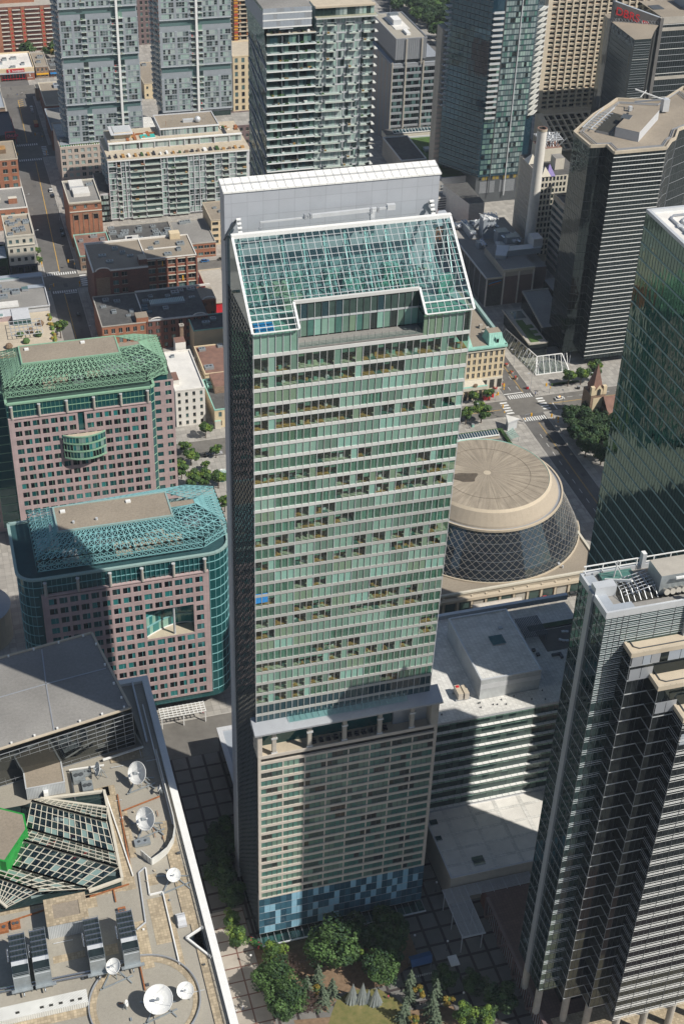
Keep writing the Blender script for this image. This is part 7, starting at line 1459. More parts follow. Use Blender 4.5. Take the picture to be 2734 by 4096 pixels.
for i, (x0, x1, y1, lb, w_) in enumerate(((75.5, 84, 985, 'small old yellow-brick shop squeezed against the bank branch', 'wall_brick_brown'), (84.5, 91, 978, 'dark-roofed low shop with awning, second from the bank branch', 'wall_brick_dark'), (91.5, 99, 986, 'narrow red brick shop house with a green shop window, third from the bank', 'wall_brick_red'))):
    o = oldblock('shop_house', lb, 'shop', x0, 957, x1, y1, 7.6 if i != 1 else 5, w_, 'tar' if i else 'gravel_brown', 3, 2, 1.2, 1.9, 'concrete', .4, [(x0 + 3, 966), (x0 + 5, 975)], group='small shops beside the bank')
    m = MB(); Fa(x0, 956.7, 1, 0).box(m, .3, x1 - x0 - .3, 2.6, 3.5, 0, .6, ('yellow', 'blue_cover', 'copper')[i]); m.build('awning', o)
o = thing('orange_brick_flats', 'big orange brick apartment block with red panels and rows of white balconies, top left corner', 'apartment block', (65, 1015))
b = MB(); b.box(15, 994, 0, 58.6, 1060, 30, 'wall_brick_orange', 'concrete', bot=False); b.box(58.6, 1012, 0, 112, 1060, 31, 'wall_brick_dark', 'concrete', bot=False); b.box(60, 1020, 31, 84, 1045, 38, 'wall_brick_orange', 'concrete'); b.build('body', o)
F = Fa(58.6, 1012, 1, 0); b = MB()
for i, a in enumerate((6.5, 15, 28, 40)): F.box(b, a, a + 2.6, 0, 30.6, -1, .6, 'wall_brick_orange'); [F.q(b, a + .8, a + 1.8, 1 + k * 2.9, 2.2 + k * 2.9, .64, 'red') for k in range(10)]
b.build('brick_piers', o)
for k in range(10):
    for (a, c) in ((0, 6.3), (9.4, 14.7), (17.9, 27.7), (30.9, 39.8)): m = MB(); F.box(m, a, c, 2.7 + k * 2.9, 2.9 + k * 2.9, -.5, 1.4, 'white_paint'); F.q(m, a, c, 2.9 + k * 2.9, 3.6 + k * 2.9, 1.35, 'clear_rail'); m.build('balcony', o)
# street east side, north of the second crossing
oldblock('pale_edged_shop', 'red brick shop block with an olive stained roof and white coping, upper left', 'shop', 72.8, 873.5, 100, 914, 12, 'wall_brick_red', 'gravel_brown', 6, 2, 1.6, 2, 'stone_pale', .7, [(84, 906), (88, 900)], side='w', us=1.6, um='panel_grey')
oldblock('blue_coped_shop', 'red brick shop block with grey roof and pale blue coping beside the leftmost condominium', 'shop', 71.4, 832, 102, 866, 12.6, 'wall_brick_red', 'gravel_grey', 6, 3, 1.6, 2, 'panel_grey', .9, side='w')
oldblock('black_roofed_corner_shop', 'flat black-roofed corner shop with white roof cowls near the tram street', 'shop', 71, 916, 96, 924.5, 8, 'wall_brick_brown', 'tar', par='concrete', ph=.3, units=[(80, 921), (86, 920), (91, 922)], us=.7, um='white_metal')
oldblock('tan_hall', 'small tan flat-roofed building glimpsed between the two grey condominium towers', 'building', 139, 905, 151, 945, 10, 'cream', 'gravel_brown', 3, 2, 1.3, 1.7, 'concrete_tan', .4, [(145, 940)])
oldblock('mauve_stone_tower', 'mauve stone tower with tall dark windows, seen between the two grey condominium towers', 'office tower', 140, 1010, 172, 1040, 70, 'purple_brown', 'tar', 9, 18, 1.6, 2.4, par='purple_brown', cap=40)
oldblock('mauve_podium', 'long mauve stone podium with square windows behind the pale framed block', 'podium', 158, 790, 196, 812, 23, 'purple_brown', 'pavement', 11, 6, 1.7, 2, par='purple_brown', cap=44)
oldblock('cream_setback_hotel', 'cream stepped building with tall windows, right of the second condominium', 'hotel', 188, 861, 222, 889, 39, 'cream', 'concrete_tan', 8, 9, 2.0, 2.8, par='cream', cap=40)
o = thing('unfinished_tower', 'unfinished concrete tower with open floors and rust-coloured columns behind the second condominium', 'construction site', (220, 985))
for k in range(20): m = MB(); m.box(206, 970, 3 * k, 240, 1000, 3 * k + .4, 'concrete_tan'); m.box(210, 974, 3 * k + .4, 236, 998, 3 * k + 3, 'room_dark'); [m.box(207 + i * 5, 970.6, 3 * k + .4, 208 + i * 5, 971.4, 3 * k + 3, random.choice(('concrete_tan', 'rust', 'concrete_tan'))) for i in range(6)]; m.build('floor_slab', o)
m = MB(); m.box(213, 969, 0, 215.6, 970, 60, 'rust')
for k in range(30): m.box(212.9, 968.9, k * 2, 215.7, 969, k * 2 + .5, 'yellow' if k % 3 else 'red')
m.build('hoist', o)
# ================================================================ TREES
LF = {'a': ('leaf_a', 'leaf_b', 'leaf_c'), 'b': ('leaf_b', 'leaf_a', 'leaf_lime'), 'd': ('leaf_c', 'leaf_a', 'leaf_far'), 's': ('leaf_spruce', 'leaf_spruce2', 'leaf_spruce'), 'g': ('leaf_gold', 'leaf_b', 'leaf_gold'), 'f': ('leaf_far', 'leaf_c', 'leaf_a')}
def tree_proto(name, h, r, kind, n, leaf, seed, nb=16):
    rd = random.Random(seed); o = thing(name, 'tree', 'tree', (0, 0, -200)); o.location = (0, 0, 0)
    t = MB(); th = h * .45; t.rod((0, 0, 0), (0, 0, th), .028 * h, .018 * h, 'bark', 8); blobs = []
    for i in range(nb):
        a = rd.uniform(0, 6.283); q = r * math.sqrt(rd.random()) * .72; z = h * (.42 + .5 * rd.random() * (1 - .5 * (q / r) ** 2)); br = r * rd.uniform(.24, .42)
        blobs.append((q * math.cos(a), q * math.sin(a), z, br, rd.choice(LF[kind])))
        if i < 8: t.rod((0, 0, th * rd.uniform(.55, 1)), (q * math.cos(a), q * math.sin(a), z), .012 * h, .004 * h, 'bark', 5, False)
    t.build('trunk', o); c = MB()
    for i in range(n):
        bx, by, bz, br, m = blobs[rd.randrange(nb)]
        v = Vector((rd.gauss(0, 1), rd.gauss(0, 1), rd.gauss(0, 1))).normalized() * br * (.55 + .5 * rd.random() ** .5); v.z *= .75
        p = Vector((bx, by, bz)) + v; nrm = (v.normalized() + Vector((rd.gauss(0, .6), rd.gauss(0, .6), rd.gauss(0, .6) + .3))).normalized()
        u = nrm.orthogonal().normalized(); w_ = nrm.cross(u); s = leaf * rd.uniform(.6, 1.3); e = s * rd.uniform(.5, .9)
        if rd.random() < .12: m = rd.choice(LF[kind])
        c.q([p + u * s, p + w_ * e, p - u * s, p - w_ * e], m)
    c.build('crown', o); return o
def spruce_proto(h, r, n, leaf, seed, kind='s'):
    rd = random.Random(seed); o = thing('spruce_tree', 'tree', 'tree', (0, 0, 0)); t = MB(); t.rod((0, 0, 0), (0, 0, h * .97), .02 * h, .005 * h, 'bark', 6); t.build('trunk', o); c = MB()
    for L in range(17):
        f = L / 16; zz = h * (.1 + .88 * f); rr = r * (1 - f) ** .9 + .12
        for bi in range(9 - L // 3):
            a = rd.uniform(0, 6.283); ln = rr * rd.uniform(.7, 1.15)
            for k in range(n):
                q = ln * (k + .5) / n; p = Vector((q * math.cos(a), q * math.sin(a), zz - q * .35 + rd.uniform(-.1, .1)))
                u = Vector((math.cos(a), math.sin(a), -.3)); w_ = Vector((-math.sin(a), math.cos(a), rd.uniform(-.3, .3))); s = leaf * rd.uniform(.8, 1.4)
                c.q([p + u * s, p + w_ * s * .6, p - u * s, p - w_ * s * .6], rd.choice(LF[kind]))
    c.build('crown', o); return o
def bare_proto(h, r, seed):
    rd = random.Random(seed); o = thing('bare_tree', 'tree', 'tree', (0, 0, 0)); t = MB(); t.rod((0, 0, 0), (0, 0, h * .5), .02 * h, .012 * h, 'twig', 6); t.build('trunk', o); c = MB()
    for i in range(26):
        a = rd.uniform(0, 6.283); p = Vector((0, 0, h * rd.uniform(.15, .5))); d = Vector((math.cos(a), math.sin(a), rd.uniform(.6, 1.6))).normalized()
        for s in range(4):
            q = p + d * r * .4; c.bar(p, q, .09 - .018 * s, 'twig')
            for _ in range(4): e = (d + Vector((rd.gauss(0, .5), rd.gauss(0, .5), rd.gauss(0, .4)))).normalized(); c.bar(q, q + e * r * .35, .045, 'twig')
            p = q; d = (d + Vector((rd.gauss(0, .3), rd.gauss(0, .3), rd.gauss(0, .2)))).normalized()
    c.build('crown', o); return o
used = {}
def plant(key, proto, x, y, label, s=1., group=None, z=.13):
    if key not in used: used[key] = proto()
    src = used[key]; rz = random.uniform(0, 6.28)
    if not src.get('placed'): src['placed'] = 1; src.location = (x, y, z); src.rotation_euler = (0, 0, rz); src.scale = (s,) * 3; src['label'] = label; r = src
    else: r = copy_tree(src, (x, y, z), label, rz, s)
    if group: r['group'] = group
    return r
BIG = ('big', lambda: tree_proto('broadleaf_tree', 12, 6.0, 'a', 7000, .33, 3, 30)); MED = ('med', lambda: tree_proto('broadleaf_tree', 8.5, 4.1, 'b', 3600, .27, 4, 18)); DRK = ('drk', lambda: tree_proto('shade_tree', 10.5, 5.2, 'd', 4600, .33, 5, 22))
FAR = ('far', lambda: tree_proto('park_tree', 13, 6.2, 'f', 2600, .55, 6, 22)); FA2 = ('fa2', lambda: tree_proto('park_tree', 11, 6.5, 'a', 2400, .55, 9, 20)); STR = ('str', lambda: tree_proto('street_tree', 9, 3.7, 'b', 2400, .34, 7, 14)); SPR = ('spr', lambda: spruce_proto(9, 2.7, 9, .30, 8)); BAR = ('bar', lambda: bare_proto(7, 3, 2)); YLW = ('ylw', lambda: tree_proto('golden_tree', 4.5, 2.4, 'g', 1500, .22, 12, 9))
for T, x, y, s, lb in ((BIG, 75.6, 236.6, 1.3, 'largest leafy green tree, at the foot of the glass hotel tower'), (BIG, 87.2, 227.6, .92, 'bright green tree just above and right of the pointed grey sculpture'), (BIG, 57.8, 231.6, 1.0, 'green tree at the planting bed edge, shading the tan paving'), (BIG, 59.4, 224.4, 1.05, 'dense green tree nearest the three walkers on the tan paving'),
    (MED, 60.6, 241.4, 1., 'pale green tree directly below the glass entrance canopy'), (MED, 51.2, 248.2, .95, 'slim green tree by the left corner of the glass hotel tower'), (MED, 51.0, 255.5, .8, 'small bright tree behind the slim one at the tower corner'),
    (DRK, 53.6, 279.5, 1.1, 'shaded tree in the passage, farthest from the tan paving'), (DRK, 52, 270.5, 1.05, 'shaded tree in the passage, second from the far end'), (DRK, 53.4, 263, .9, 'shaded tree in the passage, nearest the slim green tree'), (DRK, 56.4, 286, 1., 'shaded tree beside the low side wing in the passage'),
    (DRK, 83, 241.5, 1.0, 'dark shaded tree under the entrance canopy, left of centre'), (MED, 82.6, 235.0, .8, 'small leafy tree between the largest tree and the bright one'), (DRK, 88.6, 238.6, 1.0, 'dark shaded tree under the entrance canopy, near the middle'), (DRK, 94, 236.5, 1.0, 'dark shaded tree left of the blue awning'), (DRK, 93, 241.5, 1., 'dark shaded tree against the right end of the entrance canopy'), (DRK, 91, 231.4, .9, 'dark shaded tree below and left of the blue awning'),
    (DRK, 103.5, 221, .8, 'dark tree below the blue awning at the square'), (MED, 105.4, 209.4, .95, 'leafy tree in the bottom corner below the blue spruces'), (MED, 110.4, 206.6, .9, 'leafy tree at the very bottom beside the braced terrace wall'), (DRK, 116, 210, 1., 'dark tree against the braced terrace wall'), (DRK, 110.8, 217.6, .8, 'dark tree at the edge of the shaded square, near the terrace wall')):
    plant(T[0], T[1], x, y, lb, s)
for x, y, s, lb in ((66.3, 228.3, 1., 'blue-grey spruce left of the largest tree, outermost of the left cluster'), (70.2, 231.2, .95, 'blue-grey spruce highest of the left cluster'), (69.6, 224.2, 1.05, 'blue-grey spruce nearest the lawn in the left cluster'), (73, 226.4, .9, 'blue-grey spruce closest to the pointed sculpture'), (94.4, 223.4, .9, 'blue-grey spruce right of the lawn, highest of that row'), (92.6, 219, .85, 'blue-grey spruce right of the lawn, second of the row'), (89.6, 214.4, 1., 'blue-grey spruce at the bottom edge of the lawn'), (100.2, 218.6, .95, 'blue-grey spruce farthest right, level with the awning'), (97.6, 214.6, 1., 'blue-grey spruce in the right group, lower middle'), (97, 210.4, 1., 'blue-grey spruce at the bottom right of the right group')):
    plant(SPR[0], SPR[1], x, y, lb, s, 'blue spruces around the lawn')
for x, y, lb in ((63.5, 236.5, 'leafless grey shrub above the left spruces'), (65.4, 223.2, 'leafless grey shrub at the foot of the left spruces')): plant(BAR[0], BAR[1], x, y, lb, 1)
for x, y, lb in ((96, 220, 'small golden shrub between the right-hand spruces'), (68.6, 227.4, 'small golden shrub among the left spruces'), (103, 215.4, 'yellowish shrub at the right end of the spruces'), (91.4, 211.6, 'olive bush at the bottom edge between spruces')): plant(YLW[0], YLW[1], x, y, lb, .85)
for i, (x, y, s, lb) in enumerate(((84.9, 495, .9, 'street tree at the left end of the row beside the white block'), (86, 487, 1.05, 'street tree second from the top in the plaza row by the pink block'), (80.4, 478.8, 1.05, 'street tree against the corner of the farther pink block'), (83.9, 470, 1.1, 'street tree in the lower plaza row, leftmost'), (88.5, 469.6, 1.1, 'street tree in the lower plaza row, second'), (93.5, 468.4, 1.1, 'street tree in the lower plaza row, beside the glass pavilion'), (97.2, 490.2, .8, 'street tree beside the parked cars on the tram street'), (92.5, 452, 1., 'street tree at the glass tower edge below the pavilion'), (91, 482, .6, 'sapling on the sunny plaza above the glass pavilion'),
    (96, 506, 1.0, 'street tree in front of the white rendered block door'), (47.3, 606, 1.2, 'street tree beside the planted roof garden building'), (46.3, 684, .6, 'sapling on the pavement by the cream corner building'), (46.6, 695, .6, 'farther sapling by the cream corner building'),
    (208.2, 490, 1.1, 'street tree left of the lamp post near the rooflight hedge'), (215.2, 489.6, 1.3, 'street tree right of the lamp post near the rooflight hedge'), (264.9, 509.3, 1.1, 'street tree beside the hedge in front of the glass canopies'), (271.2, 509.4, 1.1, 'street tree in the middle of the sidewalk below the black tower'), (278.1, 510.4, 1.3, 'street tree rightmost below the notched black tower'), (217.3, 505.6, .8, 'small tree at the left of the stone porch'), (224.6, 505.8, .8, 'small tree beside the red booth'))):
    plant(STR[0], STR[1], x, y, lb, s)
for x, y, s in ((258.5, 479, .8), (251.2, 476, .85), (263, 474.8, .7), (257, 470.6, .9), (264, 469.6, .8), (250, 464.5, .9), (256, 463.6, .95), (249, 454, .9), (257.4, 456.4, .95), (253, 447, .9), (263, 460, .9), (265, 450, .9), (270, 466, .9)):
    plant(FAR[0], FAR[1], x, y, 'broad dark tree in the churchyard grove beside the green mirror tower', s, 'churchyard trees')
for i, (x, y) in enumerate(((356.2, 1045.7), (369.4, 1047.2), (370.4, 1031.2), (380.1, 1037.3), (376.0, 1007.1), (379.3, 995.2), (366, 983.2), (366.4, 1005.4), (376.6, 973.8), (363.8, 1020.8), (388.9, 1004.6), (366.2, 968.6), (404.3, 1036.7), (384.8, 983.1), (394, 1026.8), (388, 970), (398, 990), (404, 1005), (372, 962), (392, 960), (386, 1060), (400, 1075), (372, 1066), (410, 975), (420, 1000), (415, 1022), (382, 1020), (396, 1050), (412, 1060), (425, 1040), (430, 1015), (366, 1035), (372, 1018), (390, 1080), (384, 945), (398, 948), (372, 948), (404, 962), (420, 985), (362, 1060), (364, 1075), (432, 1070), (408, 1090))):
    T = FAR if i % 3 else FA2; plant(T[0], T[1], x, y, 'large tree in the park at the top of the picture', random.uniform(1.0, 1.3), 'park trees at the top')
for i, (x, y, s, lb) in enumerate(((74.7, 1001, .95, 'large green tree in front of the orange brick flats'), (94.3, 1003, .9, 'large tree by the edge of the leftmost condominium'), (87, 998, .6, 'smaller tree between the two large ones by the flats'))): plant(FA2[0], FA2[1], x, y, lb, s)
plant(YLW[0], YLW[1], 92.6, 992, 'small golden-leaved tree beside the leftmost condominium', 1.8)
m = MB()
for i in range(60): x = 253.6 + i * .16 if i < 40 else random.uniform(258, 264); m.blob((258 + i * .22, 511.4, .8), (.5, .7, .6), random.choice(('leaf_a', 'leaf_b')), 3)
o = m.build('clipped_hedge', None, 'clipped low hedge on the pavement in front of the glass canopies', (262, 511, 0), category='hedge')
m = MB()
for i in range(60): a = random.random(); m.blob((55.5 + a * 4.5, 249.5 - a * 5 + random.uniform(-1, 1), .9), (.6, .6, .6), random.choice(('leaf_lime', 'leaf_b', 'leaf_a', 'flowers', 'leaf_a')), 3)
o = m.build('flower_bed', None, 'curved bed of red flowers and bright shrubs at the tower corner', (57, 247, 0), category='flower bed', kind='stuff')
# ================================================================ SCULPTURE, AWNING, STREET THINGS
o = thing('pointed_sculpture', 'grey sculpture of pointed pleated peaks standing on the lawn', 'sculpture', (80.5, 222.6))
for (x, y, h, r) in ((77.9, 223.6, 8.0, 1.9), (80.5, 222.9, 8.4, 1.8), (82.1, 222.4, 5.6, 1.2), (83.8, 221.3, 7.0, 1.9)):
    b = MB(); n = 26; apx = (x + .1, y + .1, h)
    for i in range(n):
        a0, a1 = 2 * math.pi * i / n, 2 * math.pi * (i + 1) / n; r0 = r * (1.12 if i % 2 else .86); r1 = r * (1.12 if (i + 1) % 2 else .86)
        q = [(x + r0 * s_ * math.cos(a0), y + r0 * s_ * .8 * math.sin(a0), z_) for s_, z_ in ((1, .1), (.42, h * .55))]; q2 = [(x + r1 * s_ * math.cos(a1), y + r1 * s_ * .8 * math.sin(a1), z_) for s_, z_ in ((1, .1), (.42, h * .55))]
        b.q([q[0], q2[0], q2[1], q[1]], 'galv'); b.q([q[1], q2[1], apx], 'galv')
    b.build('peak', o)
o = thing('blue_awning', 'blue rectangular awning over a row of seats on the shaded square', 'awning', (99.5, 230))
b = MB(); b.q([(96.4, 231.4, 3), (102.9, 231.7, 3), (102.9, 229.8, 3.7), (96.4, 229.6, 3.7)], 'awning_blue'); b.q([(96.4, 229.6, 3.7), (102.9, 229.8, 3.7), (102.2, 227.9, 2.9), (96.3, 227.8, 2.9)], 'awning_blue'); b.build('canvas', o)
for (x, y) in ((96.6, 231.2), (102.7, 231.5), (96.5, 228), (102, 228.1)): m = MB(); m.bar((x, y, .1), (x, y, 3), .12, 'metal'); m.build('post', o)
for i in range(10):
    c = thing('bollard', ('leftmost', 'second from left', 'third from left', 'fourth from left', 'fifth from left', 'fifth from right', 'fourth from right', 'third from right', 'second from right', 'rightmost')[i] + ' white-capped bollard in the row below the blue awning', 'bollard', (96.6 + i * .62, 226.4), 'bollards below the blue awning'); m = MB(); m.rod((96.6 + i * .62, 226.4, .1), (96.6 + i * .62, 226.4, .8), .16, .12, 'white_metal', 8); m.build('post', c)
o = thing('pale_paving_slab', 'pale square slab set into the shaded square near the trellis', 'slab', (109.6, 228.6)); m = MB(); m.box(107.8, 227, .14, 110.4, 230.4, .5, 'white_metal'); m.build('slab', o)
o = thing('glass_pavilion', 'small faceted glass pavilion on the plaza beside the glass hotel tower', 'pavilion', (96, 475.4)); m = MB()
for i in range(8):
    t0, t1 = math.pi * i / 4, math.pi * (i + 1) / 4; m.q([(96 + 3.6 * math.cos(t0), 475.4 + 3.2 * math.sin(t0), 2.4), (96 + 3.6 * math.cos(t1), 475.4 + 3.2 * math.sin(t1), 2.4), (96, 475.4, 4.4)], 'glass_pale'); m.q([(96 + 3.6 * math.cos(t0), 475.4 + 3.2 * math.sin(t0), .1), (96 + 3.6 * math.cos(t1), 475.4 + 3.2 * math.sin(t1), .1), (96 + 3.6 * math.cos(t1), 475.4 + 3.2 * math.sin(t1), 2.4), (96 + 3.6 * math.cos(t0), 475.4 + 3.2 * math.sin(t0), 2.4)], 'glass_teal'); m.bar((96 + 3.6 * math.cos(t0), 475.4 + 3.2 * math.sin(t0), 2.5), (96, 475.4, 4.5), .14, 'white_metal')
m.build('roof', o)
o = thing('white_pergola', 'white pergola grid at the foot of the nearer pink block', 'pergola', (54, 345)); m = MB()
for i in range(12): m.bar((46.6 + i * 1.35, 342.2, 5), (46.6 + i * 1.35, 343.6, 5), .2, 'white_metal', .3); m.bar((46.6 + i * 1.35, 338.6, 5), (46.6 + i * 1.35, 342.2, 5), .2, 'white_metal', .3)
for j in range(5): m.bar((46.6, 338.8 + j * 1.1, 5.1), (61.5, 338.8 + j * 1.1, 5.1), .2, 'white_metal', .3)
m.build('grid', o)
for (x, y) in ((46.8, 339), (54, 339), (61.3, 339)): m = MB(); m.bar((x, y, .1), (x, y, 5), .3, 'white_metal'); m.build('post', o)
def car(x, y, c, ang, label, extra=None):
    o = thing('parked_car' if 'parked' in label else 'car', label, 'car', (x, y, .01)); 
    def R_(px_, py_): return (x + px_ * math.cos(ang) - py_ * math.sin(ang), y + px_ * math.sin(ang) + py_ * math.cos(ang))
    b = MB(); prof = [(-2.2, .35), (2.25, .35), (2.25, .75), (1.2, .95), (-2.1, .98), (-2.2, .7)]
    for s in (-.88, .88): b.q([(*R_(a, s), z) for a, z in prof], c)
    for i in range(6): a, e = prof[i], prof[(i + 1) % 6]; b.q([(*R_(a[0], -.88), a[1]), (*R_(e[0], -.88), e[1]), (*R_(e[0], .88), e[1]), (*R_(a[0], .88), a[1])], c)
    cab = [(-1.8, .97), (1.15, .93), (.45, 1.45), (-1.2, 1.45)]
    for i in (0, 1, 2, 3): a, e = cab[i], cab[(i + 1) % 4]; w0 = .8 if a[1] < 1 else .66; w1 = .8 if e[1] < 1 else .66; b.q([(*R_(a[0], -w0), a[1]), (*R_(e[0], -w1), e[1]), (*R_(e[0], w1), e[1]), (*R_(a[0], w0), a[1])], c if i == 2 else 'glass_black')
    for s in (-1, 1): b.q([(*R_(a, s * (.8 if z < 1 else .66)), z) for a, z in cab], 'glass_black')
    b.build('body', o)
    for px_ in (-1.4, 1.4):
        for s in (-.8, .8): m = MB(); p, q = R_(px_, s), R_(px_, s * 1.12); m.rod((*p, .33), (*q, .33), .33, .33, 'tyre', 10); wh = m.build('wheel', o); m = MB(); q2 = R_(px_, s * 1.14); m.rod((*q, .33), (*q2, .33), .18, .16, 'metal_light', 8); m.build('rim', wh)
    if extra: m = MB(); m.box(x - .3, y - .2, 1.45, x + .3, y + .2, 1.7, extra); m.build('roof_sign', o)
    return o
car(256.8, 499.8, 'car_white', .08, 'white taxi with an orange roof sign driving through the crossing', 'signal_amber')
for x, y, c, a, lb in ((66.3, 904, 'car_white', 1.57, 'white car on the street beside the olive-roofed shop'), (66.2, 897.5, 'car_silver', 1.57, 'silver car right behind the white one in the upper street'), (62.9, 774.5, 'car_white', 1.57, 'white van parked beside the sunny sidewalk corner'), (63.2, 767.2, 'car_black', 1.57, 'dark car parked behind the white van'), (62.2, 716, 'car_black', 1.57, 'black car parked beside the tall brick block'), (62.2, 722.8, 'car_black', 1.57, 'dark car parked ahead of the black one by the brick block'), (58.2, 627, 'car_black', 1.57, 'black car alone on the shaded street below the crossing'), (129.5, 670.9 - 2, 'car_blue', .0, 'bright blue car on the tram street'), (138.8, 671.2 - 2, 'car_black', .0, 'dark car following the blue car'),
    (92.2, 492.9, 'car_black', .0, 'black car parked on the tram street by the plaza'), (98.2, 492.9, 'car_silver', .0, 'silver car parked by the plaza next to the black one'), (196, 370.2, 'car_red', .0, 'dark red car parked in the service yard of the concert hall'), (206.8, 370, 'car_black', .0, 'black car parked in the service yard'), (300.4, 668.6, 'car_red', .0, 'bright red car behind the exchange ductwork'), (298.6, 664.6, 'car_black', .0, 'black car beside the red one behind the exchange'), (354, 1046, 'car_white', 1.57, 'white car on the avenue beside the park'), (355, 1060, 'car_black', 1.57, 'dark car on the avenue beside the park')): car(x, y, c, a, lb)
o = car(65.8, 873.5, 'car_red', 1.57, 'dark red truck with a tan box roof on the upper street'); m = MB(); m.box(64.6, 870, .6, 67, 876, 2.9, 'car_red', 'wood'); m.build('cargo_box', o)
def person(x, y, top, leg, label, ang=0., h=1.74, group=None):
    o = thing('person', label, 'person', (x, y, .14), group); b = MB(); ca, sa = math.cos(ang), math.sin(ang)
    L = lambda f, s, z: (x + f * ca - s * sa, y + f * sa + s * ca, .14 + z * h / 1.74)
    b.rod(L(0, 0, .84), L(0, 0, 1.42), .15, .2, 'skin', 8); b.blob(L(.02, 0, 1.62), (.1, .095, .13), 'skin', 5); b.rod(L(0, 0, 1.4), L(.01, 0, 1.54), .06, .06, 'skin', 6)
    for s, f in ((-1, .28), (1, -.24)):
        b.rod(L(0, s * .09, .88), L(f * .5, s * .1, .48), .095, .065, 'skin', 6); b.rod(L(f * .5, s * .1, .48), L(f * (.9 if f > 0 else 1.3), s * .1, .05), .065, .045, 'skin', 6); b.rod(L(f * (.9 if f > 0 else 1.3), s * .1, .04), L(f * (.9 if f > 0 else 1.3) + .16, s * .1, .03), .045, .03, 'skin', 5)
        b.rod(L(0, s * .22, 1.38), L(-f * .35, s * .27, 1.1), .052, .042, 'skin', 6); b.rod(L(-f * .35, s * .27, 1.1), L(-f * .6 + .06, s * .26, .85), .042, .03, 'skin', 6)
    b.build('body', o, smooth=True)
    m = MB(); m.rod(L(0, 0, .85), L(0, 0, 1.45), .18, .215, top, 10); 
    for s, f in ((-1, .28), (1, -.24)): m.rod(L(0, s * .22, 1.4), L(-f * .35, s * .27, 1.12), .07, .06, top, 8)
    m.build('shirt', o); m = MB(); 
    for s, f in ((-1, .28), (1, -.24)): m.rod(L(0, s * .09, .92), L(f * .5, s * .1, .48), .115, .085, leg, 8); m.rod(L(f * .5, s * .1, .48), L(f * (.9 if f > 0 else 1.3), s * .1, .1), .085, .065, leg, 8)
    m.build('trousers', o); m = MB(); m.blob(L(-.015, 0, 1.67), (.112, .108, .11), 'tyre', 5); m.build('hair', o); return o
for x, y, t, l, lb, a in ((46.6, 228.1, 'cloth_white', 'cloth_dark', 'walker in a white shirt on the tan paving, nearest the cornice', 1.6), (47.5, 229.6, 'cloth_dark', 'cloth_dark', 'walker in dark clothes between the two in white shirts', 1.3), (48.6, 228.9, 'cloth_white', 'cloth_blue', 'walker in a white shirt and blue trousers, right of the dark-clothed one', 1.8),
    (247.4, 505.6, 'cloth_blue', 'cloth_dark', 'person in a blue shirt stepping onto the crossing', 3), (248.3, 505.0, 'cloth_white', 'cloth_dark', 'person in white beside the one in blue at the crossing', 3), (208.6, 486.2, 'cloth_white', 'cloth_dark', 'person walking by the trees near the rooflight hedge', 0), (255.8, 489.4, 'cloth_white', 'cloth_dark', 'person waiting on the corner beside the churchyard', 2), (61.1, 342.4, 'cloth_pink', 'cloth_dark', 'person in bright pink below the white pergola', 0),
    (54, 926.6, 'cloth_dark', 'cloth_dark', 'pedestrian in dark clothes, left in the upper crossing', 0), (60, 928.5, 'cloth_dark', 'cloth_blue', 'pedestrian in the middle of the upper crossing', 0), (63.1, 929, 'cloth_white', 'cloth_dark', 'cyclist-like pedestrian in white in the upper crossing', 0), (87.6, 221.8, 'cloth_pink', 'cloth_dark', 'person in pink sitting out on the lawn edge, right of the sculpture', 0), (59.8, 352 - 8, 'cloth_dark', 'cloth_dark', 'person in dark clothes on the pavement below the pergola', 0)): person(x, y, t, l, lb, a)
def lamp(x, y, label, h=9, arm=1.6, ang=0.): 
    o = thing('street_lamp', label, 'street lamp', (x, y), 'street lamps'); b = MB(); b.rod((x, y, .1), (x, y, h), .11, .07, 'metal', 8); b.build('pole', o); m = MB(); ex, ey = x + arm * math.cos(ang), y + arm * math.sin(ang); m.bar((x, y, h), (ex, ey, h + .3), .08, 'metal'); m.box(ex - .4, ey - .18, h + .2, ex + .4, ey + .18, h + .4, 'metal_light'); m.build('lamp_head', o)
for x, y, a, h, lb in ((247.4, 532, 3.14, 9, 'street lamp on the pavement beside the glass canopies, farthest up the street'), (213, 488.2, 1.57, 10, 'street lamp between two street trees by the rooflight hedge'), (273.4, 505.6, 4.7, 9, 'street lamp on the pavement below the notched black tower'), (253.6, 489.9, 1.57, 10, 'street lamp at the churchyard corner of the crossing'), (246.8, 510, 3.14, 9, 'street lamp next to the red post box at the crossing'), (62.9, 735, 3.14, 9, 'street lamp over the street beside the tall brick block'), (47.2, 752, 0, 9, 'street lamp by the grey-roofed block'), (66.9, 905 - 22, 3.14, 9, 'street lamp on the upper street'), (47, 660 + 48, 0, 8, 'street lamp beside the cream corner building'), (62.5, 600, 3.14, 8, 'street lamp on the shaded street below the crossing'), (48.8, 860, 0, 8, 'street lamp in front of the dark media building')): lamp(x, y, lb, h, 1.8, a)
def signal(x, y, label, h=5.2, hd='yellow', arm=0., ang=0.):
    o = thing('traffic_signal', label, 'traffic signal', (x, y), 'traffic signals'); b = MB(); b.rod((x, y, .1), (x, y, h), .1, .08, 'metal', 8); ex, ey = x + arm * math.cos(ang), y + arm * math.sin(ang)
    if arm: b.bar((x, y, h), (ex, ey, h + .2), .12, 'metal')
    b.build('pole', o); m = MB(); m.box(ex - .28, ey - .3, h - 1.1, ex + .28, ey + .3, h + .3, hd); m.build('signal_head', o); m = MB(); m.box(x - .2, y - .45, h - 2.4, x + .2, y - .2, h - 1.6, hd); m.build('pedestrian_signal', o)
